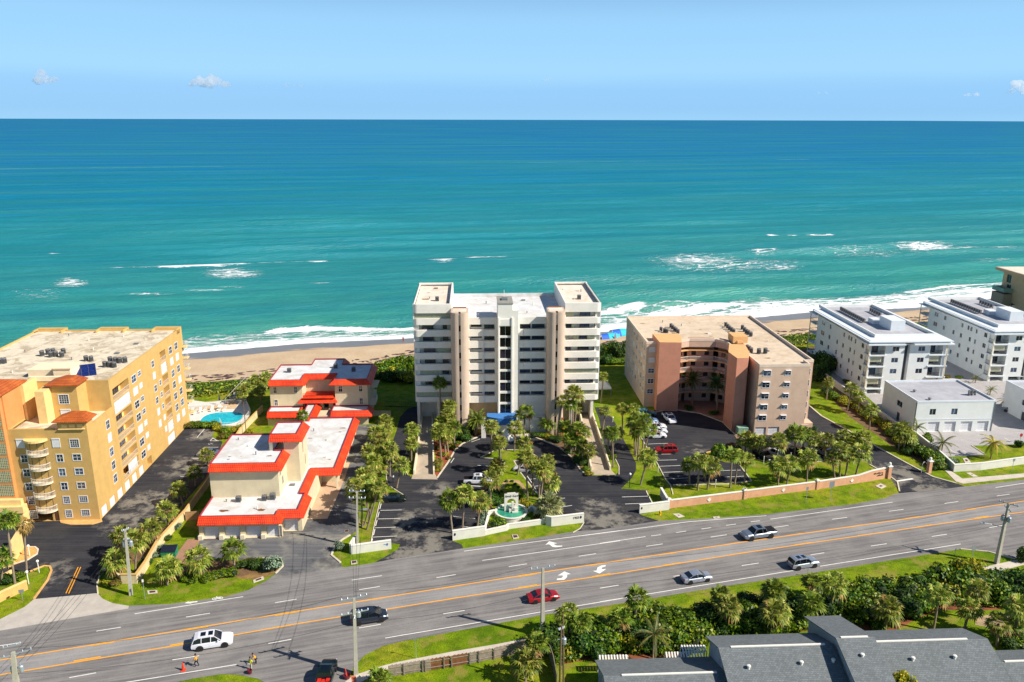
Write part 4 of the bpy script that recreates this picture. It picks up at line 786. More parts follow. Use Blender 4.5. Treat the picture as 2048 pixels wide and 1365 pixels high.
# back building
Rb = BF(Z4(848, 690)); T = Rb.thing('red_roof_beach_house', 'cream three-storey house with red tiled roof skirts, arched balcony and roof terrace facing the road', 'building')
shell(T, 0, 22.7, 0, 18, 0, 2.2, [M_CRM], {'F': [(.3 + 1.45 * i, 1.5 + 1.45 * i, 1.55, 1.9, .1) for i in range(5)]}, top=0)
for i in range(5): panel(T, 'F', 0, .3 + 1.45 * i, 1.5 + 1.45 * i, 1.55, 1.9, 'bare')
mansard(T, [(0, .1), (7.2, .1), (7.2, 3.7), (0, 3.7)], 3.3, {0, 1}, drop=1.05, name='lower_roof'); mansard(T, [(14.4, .1), (22.6, .1), (22.6, 3.7), (14.4, 3.7)], 3.3, {0, 1}, drop=1.05, name='lower_roof')
UL = [(.9, 1.55, 6.6, 8.0), (5.6, 6.25, 6.6, 8.0), (.9, 1.6, 3.5, 4.9)]; UR = [(15.8, 16.6, 6.7, 8.1), (20.5, 21.2, 6.7, 8.1), (20.5, 21.2, 3.6, 5.0)]
shell(T, 0, 7.4, 3.7, 16, 2.2, 8.8, [M_CRM], {'F': holes_of(UL)}, name='upper_wall', top=0); shell(T, 14.9, 22.4, 3.7, 16, 2.2, 8.8, [M_CRM], {'F': holes_of(UR)}, name='upper_wall', top=0)
b = MB(); wallface(b, 'F', 8.2, 7.4, 14.9, 2.2, 8.8); b.quad((7.4, 3, 5.35), (14.9, 3, 5.35), (14.9, 8.2, 5.35), (7.4, 8.2, 5.35), 1); b.build('terrace_wall', [M_CRM, M_RED], T)
wallx = shell(T, 7.4, 14.9, 8.4, 20.5, 2.2, 8.8, [M_CRM], {}, name='rear_wall', top=0)
panel(T, 'F', 8.2, 8.6, 10.4, 5.4, 7.5, 'slide', -.02, M_WHITE)
for a, c, e, f in UL + UR: 
    o = panel(T, 'F', 3.7, a, c, e, f, 'plain', 0, M_LINT)
# arches
b = MB(); hs_ = [(7.75, 9.0), (9.75, 11.0), (11.9, 13.2)]
wallface(b, 'F', 4.4, 7.4, 14.2, 2.2, 5.2, [(a, c, 2.3, 3.6, 1.2, 1) for a, c in hs_])
for a, c in hs_:
    m = (a + c) / 2; r = (c - a) / 2; b.add([(m + r * math.cos(q), 4.395, 3.6 + r * math.sin(q)) for q in [math.pi * i / 8 for i in range(9)]], [tuple(range(9))[::-1]], 1)
b.quad((7.4, 3.7, 5.2), (14.2, 3.7, 5.2), (14.2, 8.2, 5.2), (7.4, 8.2, 5.2)); wallface(b, 'R', 14.2, 4.4, 8, 2.2, 5.2)
b.build('arcade', [M_CRM, M_DARK], T)
b = MB(); b.add([(6.3, 2.6, 4.3), (15.4, 2.6, 4.3), (14.4, 3.9, 5.5), (7.3, 3.9, 5.5), (15.4, 6, 4.3), (14.4, 6, 5.5)], [(0, 1, 2, 3), (1, 4, 5, 2)]); b.box(7.3, 14.4, 3.9, 4.1, 5.3, 5.75); b.build('arcade_tile_skirt', M_RED, T)
rail(T, [(7.4, 4.0), (14.4, 4.0)], 5.75, .5, name='terrace_railing', mat=M('maroon_rail', '#8e2f2a'))
mansard(T, [(0, 3.7), (7.2, 3.7), (7.2, 8.2), (14.9, 8.2), (14.9, 3.7), (22.4, 3.7), (22.4, 15.8), (14.9, 15.8), (14.9, 20.4), (7.4, 20.4), (7.4, 15.8), (0, 15.8)], 9.7, {0, 1, 2, 3, 4, 5, 7}, drop=1.0)
mansard(T, [(8.6, -7.5), (10.6, -7.5), (10.6, 3.8), (8.6, 3.8)], 4.05, {1}, name='walkway_roof'); shell(T, 8.7, 10.5, -7.4, 3.8, 0, 3.7, [M_CRM], name='walkway_wall')
b = MB(); b.box(22.4, 24.0, 5, 9, 2.9, 3.1); b.box(22.4, 24.0, 9, 14, 5.8, 6.0); b.box(-1.2, 0, 9, 14, 0, 7.4); b.build('side_balcony', M_LINT, T); rail(T, [(22.4, 5), (24, 5), (24, 9), (22.4, 9)], 3.1, 1, name='side_railing')
b = MB(); b.quad((5.5, 3.6, 3.3), (7.5, 3.6, 5.3), (7.5, 3.65, 5.5), (5.5, 3.65, 3.5)); b.build('stair_stringer', M_LINT, T)
for i, (x, y) in enumerate(((1040, 205), (1462, 165), (1625, 195))): g = G(*Z4(x, y), 9.46); ac((g.x, g.y, 9.46), 'box', ['grey air conditioner on the left of the beach house roof', 'grey air conditioner at the middle rear of the beach house roof', 'dark air conditioner in the shaded right part of the beach house roof'][i], 'condensers on the beach house roof', 1.05)
# ================================================================== central tower
M_TWR = M('tower_offwhite', '#e6e1d6', .8, .05, .5, bump=.1, streak=(.15, .4)); M_PIL = M('tower_taupe_stucco', '#c4ad98', .85, .06, .5, bump=.2); M_BEIGE = M('beige_recess', '#c3ad85', .85, .05, 1); M_SCR = M('hurricane_screen', '#b3b59a', .7, .12, 2)
Tw = BF((1112, 871)); T = Tw.thing('condominium_tower', 'tall off-white condominium tower with two wings, brown rounded piers and a glazed stair core', 'building')
def cz(y, x=1100, d=4.3): return Tw.d(C1(x, y), d)[1]
rowsM = [(378, 425), (478, 520), (577, 617), (670, 710), (762, 805), (857, 895), (950, 990)]
rowsW = [(283, 330), (383, 428), (483, 527), (580, 622), (675, 717), (770, 812), (862, 902), (955, 998)]
zM = [(cz(b_), cz(a_)) for a_, b_ in rowsM]; zW = [(cz(b_, 300, 5), cz(a_, 300, 5)) for a_, b_ in rowsW]
WD = 5.0
def wing(w0, w1, side):
    H = [(w0 + .25, w1 - .2, a, c, 1.3, 1) for a, c in zW]; sd = 'R' if side > 0 else 'L'
    Hs = [(WD + .3, WD + 9, a, c, 1.2, 1) for a, c in zW] + [(WD + 14, WD + 22, a, c, 1.2, 1) for a, c in zW]
    zb = zW[-1][0] - 1.15
    shell(T, w0, w1, WD, 28.5, zb, 28.6, [M_TWR, M_TWR], {'F': H, sd: Hs}, name='wing_wall', faces='FRLK')
    b = MB(); w_ = .35
    for (a, c, e, f) in ((w0, w1, WD, WD + w_), (w0, w1, 28.5 - w_, 28.5), (w0, w0 + w_, WD + w_, 28.5 - w_), (w1 - w_, w1, WD + w_, 28.5 - w_)): b.box(a, c, e, f, 28.6, 29.0)
    b.build('parapet', M_WHITE, T); b = MB(); b.quad((w0 + w_, WD + w_, 28.2), (w1 - w_, WD + w_, 28.2), (w1 - w_, 28.5 - w_, 28.2), (w0 + w_, 28.5 - w_, 28.2)); 
    b.build('wing_roof', M_ROOFC, T); b = MB(); b.quad((w0, WD, zb), (w0, 28.5, zb), (w1, 28.5, zb), (w1, WD, zb)); b.build('wing_soffit', M_TWR, T)
    # rounded balcony bands
    b = MB(); ed = w1 if side > 0 else w0
    zs = [29.0] + [x for p in zW for x in (p[1], p[0])] + [zb]
    for hi, lo in ((zs[2 * i], zs[2 * i + 1]) for i in range(len(zs) // 2)):
        pts = [(w0 if side > 0 else w1, WD - .35)]; cx_, cy_ = ed - side * .9, WD + .55
        pts += [(cx_ + side * .9 * math.sin(q) , cy_ - .9 * math.cos(q)) for q in [math.pi / 2 * i / 5 for i in range(6)]] + [(ed + side * .0, 27)]
        pts += [(ed - side * .12, 27), (ed - side * .12, WD + .1), (w0 if side > 0 else w1, WD - .2)]
        b.prism(pts, lo, hi, 0); 
    b.build('balcony_band', M_TWR, T)
    return H
HL = wing(-31.2, -22.9, -1); HR = wing(2.0, 10.0, 1)
for a in ((-30.8, -22.9, -30.9, -26.4), (2, 9.4, 3.6, 8.3)):
    b = MB(); b.box(a[0], a[1], 9, 28, 0, zW[-1][0] - 1.15); [b.box(w_, w_ + .6, 4.9, 9.01, 0, zW[-1][0] - 1.15) for w_ in a[2:]]; b.build('base_wall', M_TWR, T)
def fit(w0, w1, specs, zr, dep, wd=WD):
    for (a, c, st) in specs:
        panel(T, 'F', wd, w0 + a * (w1 - w0), w0 + c * (w1 - w0), zr[0] + .02, zr[1] - .03, st, dep, {'slide': M_DARK, 'accordion': M_SCR}[st])
fl = [[(.02, .98, 'accordion')], [(.02, .09, 'slide'), (.22, .52, 'slide'), (.78, .9, 'slide'), (.9, .99, 'accordion')], [(.02, .22, 'accordion'), (.22, .52, 'slide'), (.55, .7, 'accordion'), (.78, .93, 'slide')], [(.02, .12, 'slide'), (.25, .55, 'slide'), (.6, .98, 'accordion')],
      [(.02, .14, 'slide'), (.26, .56, 'slide'), (.76, .93, 'slide')], [(.02, .74, 'accordion'), (.76, .93, 'slide')], [(.02, .12, 'slide'), (.26, .56, 'slide'), (.8, .95, 'slide')], [(.02, .98, 'accordion')]]
fr = [[(.02, .25, 'accordion'), (.42, .72, 'slide'), (.85, .98, 'slide')], [(.02, .18, 'slide'), (.2, .28, 'accordion'), (.42, .7, 'slide'), (.84, .98, 'slide')], [(.02, .1, 'accordion'), (.25, .4, 'accordion'), (.43, .63, 'slide'), (.65, .98, 'accordion')], [(.02, .18, 'slide'), (.38, .7, 'slide'), (.82, .98, 'slide')],
      [(.02, .12, 'slide'), (.4, .7, 'slide')], [(.02, .98, 'accordion')], [(.02, .18, 'slide'), (.38, .68, 'slide'), (.75, .85, 'slide')], [(.02, .98, 'accordion')]]
for i in range(8):
    fit(-31, -23.1, fl[i], zW[i], .1 if len(fl[i]) == 1 else .5); fit(2.1, 9.9, fr[i], zW[i], .1 if len(fr[i]) == 1 else .5)
for zr in zW:
    panel(T, 'R', 10.0, WD + 1, WD + 4.5, zr[0] + .02, zr[1] - .03, 'slide', .9, M_DARK); panel(T, 'R', 10.0, WD + 5, WD + 8.8, zr[0] + .02, zr[1] - .03, 'accordion', .15, M_SCR)
    panel(T, 'L', -31.2, WD + 1, WD + 4.5, zr[0] + .02, zr[1] - .03, 'slide', .9, M_DARK)
# middle blocks
zt = cz(320); z_rec = cz(1042)
for (w0, w1, a0, a1) in ((-19.4, -12.8, -18.95, -13.4), (-8.4, -1.9, -7.95, -2.2)):
    Hm = [(a0, a1, a, c, 1.2, 1) for a, c in zM]
    if w0 < -15: Hm.append((w0 + .1, w1 - .1, .02, z_rec, 1.5, 2))
    shell(T, w0, w1, 4.3, 27.5, 0, zt, [M_TWR, M_TWR, M_BEIGE], {'F': Hm}, name='middle_wall', faces='F')
    for i, (a, c) in enumerate(zM):
        W_ = a1 - a0
        for (x0, x1) in (((.06, .48), (.58, .97)) if w0 < -15 else ((.03, .42), (.48, .96))): panel(T, 'F', 4.3, a0 + x0 * W_, a0 + x1 * W_, a + (.02 if (x0 > .5) == (w0 < -15) else .45), c - .06, 'slide', 1.05, M_DARK)
    for (a, c), nx in zip(zM, [m[1] for m in zM[1:]] + [z_rec]):   # raised spandrel panels
        bb = MB(); bb.box(w0 + .12, w0 + .12 + (3.4 if w0 < -15 else 1.1), 4.1, 4.3, nx + .02, a + .12); bb.build('spandrel_panel', M_WHITE if w0 < -15 else M_TWR, T)
        bb = MB(); bb.box((w1 - 1.0) if w0 < -15 else w1 - 5.2, w1 - .1, 4.18 if w0 < -15 else 4.1, 4.3, nx + .02, a + .12); bb.build('spandrel_panel', M_WHITE if w0 < -15 else M_TWR, T)
    b = MB(); b.box(w0, w1, 4.31, 4.6, zt - .5, zt); b.build('parapet', M_TWR, T)
b = MB(); zr_ = zt - .48; b.quad((-22.9, 4.59, zr_), (2, 4.59, zr_), (2, 27.4, zr_), (-22.9, 27.4, zr_)); b.box(-22.9, 2.0, 27.5, 27.9, 0, zt + .3); b.build('link_roof', M_ROOFW, T)
# core
zc = 29.4; cg = (-12.35, -10.0); cb = cz(1150, 925, 2.6)
cz3 = lambda y: Tw.d(C1(985, y), 2.6)[1]
gl = [(397, 477), (495, 575), (593, 672), (690, 765), (783, 860), (877, 950), (970, 1045), (1062, 1145)]
shell(T, -12.8, -9.6, 2.6, 9.5, 0, zc, [M_TWR], {'F': [(cg[0], cg[1], cz3(b_), cz3(a_), .3) for a_, b_ in gl]}, name='core_wall', top=0)
for a_, b_ in gl: panel(T, 'F', 2.6, cg[0], cg[1], cz3(b_), cz3(a_), 'bare', .2, M_TWR, gmat=M_DARKG)
b = MB(); b.box(-9.6, -8.4, 2.6, 8, 0, 28.0); b.box(-12.8, -12.55, 2.2, 2.6, 4, 26.5); b.box(-9.85, -9.6, 2.2, 2.6, 4, 26.5); b.box(-12.55, -9.85, 2.4, 2.6, cz3(395) + .1, cz3(335)); b.build('core_pier', M_TWR, T)
b = MB(); b.box(-12.9, -9.5, 2.5, 9.6, zc, zc + .25); b.box(-12.6, -9.8, 2.8, 9.3, zc + .251, zc + .26); b.build('core_roof', M('core_roof_grey', '#8f8d84', .8, .15, 1), T)
# rounded brown piers
for w0 in (-22.9, -2.1):
    b = MB()
    for a, c in ((w0, w0 + 1.65), (w0 + 2.1, w0 + 3.7)):
        out = -1 if a == w0 else 1; r = 1.2; pts = []
        if out < 0: pts = [(c, 0), (c, 4.9), (a, 4.9)] + [(a + r - r * math.cos(q), r - r * math.sin(q)) for q in [math.pi / 2 * i / 6 for i in range(7)]]
        else: pts = [(a, 4.9), (a, 0)][::1] + [(c - r + r * math.sin(q), r - r * math.cos(q)) for q in [math.pi / 2 * i / 6 for i in range(7)]] + [(c, 4.9)]
        b.prism(pts, 0, 28.1)
    b.box(w0 + 1.5, w0 + 2.3, .6, 4.8, 0, 27.7, 1)
    for z in range(3, 27, 3): b.box(w0 + 1.66, w0 + 2.09, .45, .6, z, z + 1.2, 2)
    b.build('rounded_pier', [M_PIL, M_TWR, M_DARK], T)
    b = MB(); b.box(w0 + .3, w0 + 3.3, 1.2, 4.5, 28.1, 28.13); b.box(w0 + .3, w0 + 3.3, 4.6, 4.8, 28.1, 28.35, 1); b.build('pier_roof', [M_ROOFC, M('rust_brown', '#8a5a44')], T)
# canopy, entrance and plinths
cn = [(-15.4, 2.4)] + [(-12.3 + 3.4 * math.cos(q) * 1.0, 1.8 + 2.6 * math.sin(q)) for q in [math.pi + (math.pi * .85) * i / 10 for i in range(2, 11)]] + [(-9.2, 2.5)]
b = MB(); b.prism([(-15.3, 2.5), (-15.3, .3), (-13, -.9), (-11.2, -1.1), (-9.9, -.8), (-9.0, .1), (-8.7, 1.2), (-8.8, 2.5)], 3.0, 4.55); b.build('entrance_canopy', M('canopy_blue', '#3a76b8', .7, .08, 2), T)
for q in ((-16.6, -15.6, -1, 4, 0, 3.0), (-5.6, -1.8, 1.6, 4.2, 0, 3.2), (-7.9, -5.7, 3.0, 4.2, 0, 4.4)): b = MB(); b.box(*q); b.build('entrance_block', M_WHITE, T)
b = MB(); b.lathe([(1.9, 0), (1.9, .25), (1.5, .25), (1.5, .5), (1.2, .5), (.25, 2.6), (0, 2.6)], 20, 0, (-11, -1.6, 0)); b.build('entrance_steps', M_WHITE, T); b = MB(); b.box(1.1, 1.6, -.12, .02, .1, 4.2); b.build('copper_panel', M('copper_panel', '#a8623a'), T)
zz_ = 28.22
pipes(Tw, 28.22, [(5, 12), (7.5, 20), (4, 23), (-28, 14), (-25, 20), (-27, 25)]); pipes(Tw, zt - .46, [(-17, 8), (-15, 20), (-20, 14), (-6, 10), (-4, 18), (-6, 23), (-17, 24), (-1, 12)])
for i, (x, y, lb) in enumerate(((402, 180, 'grey air conditioner on the left wing roof of the tower'), (1612, 165, 'grey air conditioner on the right wing roof of the tower'))):
    g = G(*C1(x, y), zz_); ac((g.x, g.y, zz_), 'box', lb, 'condensers on the tower wings', 1.0)
for px, r in ((C1(300, 165), 1.3), (C1(600, 152), .5), (C1(490, 188), .3), (C1(1390, 150), .5), (C1(1600, 95), .8), (C1(330, 110), .6), (C1(1490, 180), .3)): blotch(Tw.T, px, 28.22, r, stain, k=.5)
b = MB(); b.lathe([(.05, 0), (.05, 1.6)], 6, 0, (-11.2, 9, zc + .2)); b.build('roof_aerial', M_WHITE, T); b = MB(); b.box(-11.9, -10.6, 5, 7, zc + .26, zc + .6); b.build('roof_hatch', M_ACG, T)
for w_, s_ in ((-19.0, 1), (-.9 - 1.6, -1)):   # satellite dishes
    p = Tw.loc(-22.4 if s_ > 0 else 1.4, 24 if s_ > 0 else 22, 28.7); 
# ramps
M_RAMP = M('ramp_concrete', '#ad9d88', .85, .12, .5)
for nm, lb, f, q in (('left', 'straight concrete ramp with low white walls left of the tower entrance', C2, [(740, 1160), (1010, 1160), (985, 330), (858, 330)]), ('right', 'straight concrete ramp with low white walls right of the tower entrance', C3, [(1245, 1105), (1505, 1105), (1245, 310), (1085, 310)])):
    p0, p1 = G(*f(*q[0])), G(*f(*q[1])); h_ = 2.0 if nm == 'right' else 1.6
    p2, p3 = G(*f(*q[2]), h_), G(*f(*q[3]), h_); mid = (p0 + p1) / 2
    t = thing('parking_ramp', lb, 'ramp', mid, 0, 'parking ramps beside the tower'); o_ = mid
    b = MB(); L = lambda p, z=None: (p.x - o_.x, p.y - o_.y, p.z if z is None else z)
    b.add([L(p0, .02), L(p1, .02), L(p2, h_), L(p3, h_), L(p3, 0), L(p2, 0)], [(0, 1, 2, 3), (1, 5, 2), (0, 3, 4)])
    ap = [(p0.x - .3, p0.y), (p1.x + .3, p1.y), (p1.x + .9, p1.y - 2.2), (p0.x - .3, p0.y - 2.0)]; b.prism([(x - o_.x, y - o_.y) for x, y in ap], 0, .05)
    b.build('ramp_deck', M_RAMP, t)
    for a, c in ((p0, p3), (p1, p2)):
        b = MB(); K = 8
        ribbon(b, [((a.x + (c.x - a.x) * i / K) - o_.x, (a.y + (c.y - a.y) * i / K) - o_.y) for i in range(K + 1)], .3, 0, 1, zs=[.95 + (h_) * i / K for i in range(K + 1)])
        b.build('ramp_wall', M_LINT, t)
# ================================================================== salmon block
M_SAL = M('salmon_stucco', '#ceb098', .85, .06, .6, bump=.15, streak=(.15, .4)); M_TER = M('terracotta_stucco', '#cb8a70', .85, .06, .6, bump=.15); M_PEACH = M('peach_trim', '#d8a870', .85, .06, 1)
S = BF((1507, 871)); T = S.thing('salmon_apartment_block', 'five-storey salmon apartment block around a courtyard with two terracotta towers', 'building')
ZR = 16.4
wr = []
for k, (w_, z_) in enumerate(((1.0, 13.9), (.95, 11.2), (.95, 8.6), (.9, 6.0), (.85, 3.5))): wr += [(w_, w_ + 1.6, z_, z_ + 1.3, 'cream'), (w_ + 4.85, w_ + 6.05, z_ + .15, z_ + 1.2, 'cream')]
g2_ = [(.25, 2.7, .02, 1.9), (3.15, 5.7, .02, 1.9)]
shell(T, 0, 11.2, 0, 3.0, 0, ZR, [M_SAL], {'F': holes_of([x[:4] for x in wr]) + [(a, c, e, f, .3) for a, c, e, f in g2_]}, faces='FR', name='right_wing_wall')
for a, c, e, f, s in wr: panel(T, 'F', 0, a, c, e, f, s)
for a, c, e, f in g2_: panel(T, 'F', 0, a, c, e, f, 'garage', .2)
sw = [(11.6, 12.6, 1.6 + 2.62 * k + 1, 3.0 + 2.62 * k + 1) for k in range(5)]
b = MB(); wallface(b, 'F', 3.0, 11.2, 13.2, 0, ZR, holes_of([(11.8, 12.7, z0, z1) for _, _, z0, z1 in sw])); wallface(b, 'R', 13.2, 3.0, 44.6, 0, ZR); wallface(b, 'K', 44.6, -20.7, 13.2, 0, ZR)
lw = []
for k in range(5):
    z = 3.6 + 2.62 * k
    for d_ in (20.5, 23.2, 26.0, 29.5, 33.0, 36.0, 40.0): lw.append((d_, d_ + (1.3 if int(d_) % 2 else .8), z - (.0 if int(d_ + k) % 3 else .3), z + 1.1, 'shutter' if (int(d_ * 3) + k * 2) % 5 == 0 else 'plain'))
wallface(b, 'L', -20.7, 19.2, 44.6, 0, ZR, holes_of([x[:4] for x in lw]))
lf = [(-20.0, -18.6, 13.9 - 2.62 * k, 15.0 - 2.62 * k, 'shutter' if k < 2 else 'white') for k in range(5)]
wallface(b, 'F', 19.2, -20.7, -18.0, 0, ZR, holes_of([x[:4] for x in lf]))
wallface(b, 'R', -18.0, 16.2, 19.2, 0, ZR) if False else None
b.box(10.6, 12.2, -.25, .0, 0, 2.4, 0); b.box(11.2, 13.3, .2, 3.0, 0, 2.6)
b.build('outer_wall', [M_SAL], T)
for a, c, e, f, s in lw: panel(T, 'L', -20.7, a, c, e, f, s, name='shutter' if s == 'shutter' else 'window')
for a, c, e, f, s in lf: panel(T, 'F', 19.2, a, c, e, f, s, name='shutter' if s == 'shutter' else 'window')
for _, _, z0, z1 in sw: panel(T, 'F', 3.0, 11.8, 12.7, z0, z1, 'white')
# courtyard walls with open galleries
cy = [(-12.0, 20.5), (-9.8, 21.4), (-3.4, 20.9), (-1.4, 19.0), (-1.2, 13.9)]
flo = [2.9 + 2.7 * k for k in range(5)]
b = MB(); gm = MB()
for (p, q) in zip(cy, cy[1:]):
    p, q = Vector(p), Vector(q); t = (q - p).normalized(); nn = Vector((-t.y, t.x)); P2, Q2 = p + nn * 1.8, q + nn * 1.8
    for (a, c) in ((P2, Q2),): b.quad((a.x, a.y, 0), (c.x, c.y, 0), (c.x, c.y, ZR), (a.x, a.y, ZR))
    for i, z in enumerate(flo): gm.add([(p.x, p.y, z - .22), (q.x, q.y, z - .22), (q.x, q.y, z), (p.x, p.y, z), (P2.x, P2.y, z), (Q2.x, Q2.y, z), (P2.x, P2.y, z - .22), (Q2.x, Q2.y, z - .22)], [(0, 1, 2, 3), (3, 2, 5, 4), (1, 0, 6, 7)])
    b.quad((p.x, p.y, ZR - 1.9), (q.x, q.y, ZR - 1.9), (q.x, q.y, ZR), (p.x, p.y, ZR))
    L = (q - p).length; k = max(1, int(L / 2.6))
    for z in [0.0] + flo[:-1]:
        for i in range(k):
            c = P2.lerp(Q2, (i + .5) / k) - nn * .05; h2 = t * .55
            gm.add([(c.x - h2.x, c.y - h2.y, z + .9), (c.x + h2.x, c.y + h2.y, z + .9), (c.x + h2.x, c.y + h2.y, z + 2.0), (c.x - h2.x, c.y - h2.y, z + 2.0)], [(0, 1, 2, 3)], 1)
wallface(b, 'L', -1.2, 7.2, 13.9, 0, ZR); wallface(b, 'L', 0.0, 0, 7.2, 0, ZR)
b.build('courtyard_wall', [M_SAL], T); gm.build('gallery_floor', [M_PEACH, M_GLASS], T)
for z in flo[:-1]: rail(T, cy, z, 1.05, name='gallery_railing', step=.2, r=.05)
# towers
b = MB(); b.prism([(-18.3, 16.2), (-13.2, 15.7), (-12.0, 20.8), (-12.0, 24), (-18.3, 24)], 0, 17.2, 0, 1); b.build('stair_tower', [M_TER, M_PEACH], T)
b = MB(); b.prism([(-4.6, 7.6), (-4.2, 2.6), (-1.6, 2.9), (0.1, 7.2), (1.2, 13.6), (-2.4, 14.0)], 0, 17.2, 0, 1)
b.build('stair_tower', [M_TER, M_PEACH], T)
b = MB(); b.box(-.3, 3.2, 17.5, 21.5, ZR, 18.0); b.box(.6, 1.8, 17.0, 17.5, ZR, 17.0); b.build('roof_hatch', M_PEACH, T)
rp = [(0, 0), (11.2, 0), (11.2, 3.0), (13.2, 3.0), (13.2, 44.6), (-20.7, 44.6), (-20.7, 19.2), (-18.0, 19.2), (-18.0, 22), (-12.0, 22), (-12.0, 20.5), (-9.8, 21.4), (-3.4, 20.9), (-1.4, 19.0), (-1.2, 13.9), (0, 7.2)]
b = MB(); b.poly(rp, ZR - .5); b.build('roof', M_ROOFS, T)
b = MB(); ribbon(b, [(0.12, 7.2), (0.12, .12), (11.1, .12), (11.1, 3.1), (13.1, 3.1), (13.1, 44.5), (-20.6, 44.5), (-20.6, 19.3), (-18.2, 19.3)], .3, ZR - .5, ZR + .12); ribbon(b, [(-12, 20.6)] + [(x, y + .1) for x, y in cy[1:-1]] + [(-1.1, 14.2)], .3, ZR - .5, ZR + .12); b.build('parapet_coping', M('pale_coping', '#dcc8b4', .8, .06, 1), T)
zr = ZR - .49
A = [(605, 225), (635, 235), (655, 240), (690, 195), (705, 208), (722, 222), (735, 232), (750, 245)]
ac_set(S, zr, [C6(x, y) for x, y in A], 'round', 'black air conditioner, {n} from the left in the left cluster on the salmon roof', 'condensers on the salmon block roof', 1.1)
ac_set(S, zr, [C6(x, y) for x, y in ((1158, 185), (1175, 200), (1190, 215), (1208, 228), (1225, 240))], 'round', 'black air conditioner, {n} from the left in the middle row on the salmon roof', 'condensers on the salmon block roof', 1.1)
ac_set(S, zr, [C6(x, y) for x, y in ((1300, 210), (1318, 230), (1335, 245), (1350, 255), (1372, 270))], 'round', 'black air conditioner, {n} from the left in the right row on the salmon roof', 'condensers on the salmon block roof', 1.15)
ac_set(S, zr, [C6(x, y) for x, y in ((1340, 380), (1358, 390), (1375, 405))], 'round', 'black air conditioner, {n} from the left beside the right terracotta tower', 'condensers on the salmon block roof', 1.1)
ac_set(S, zr, [C6(x, y) for x, y in ((1440, 418), (1495, 415))], 'round', 'larger grey air conditioner, {n} of the pair near the front of the salmon roof', 'condensers on the salmon block roof', 1.3)
pipes(S, ZR - .49, [(-15, 30), (-8, 36), (-3, 28), (4, 38), (9, 30), (6, 12), (9, 20), (-12, 40), (3, 26), (2, 33)])
for x, y, r in ((450, 160, .8), (850, 155, .5), (940, 210, .7), (1095, 155, .4), (985, 245, .6), (1030, 268, .8), (1515, 455, .9), (1570, 480, .5), (1410, 285, .5)): blotch(S.T, C6(x, y), zr, r, M('leaf_litter', '#84603c', .95, .3, 2), k=.5)
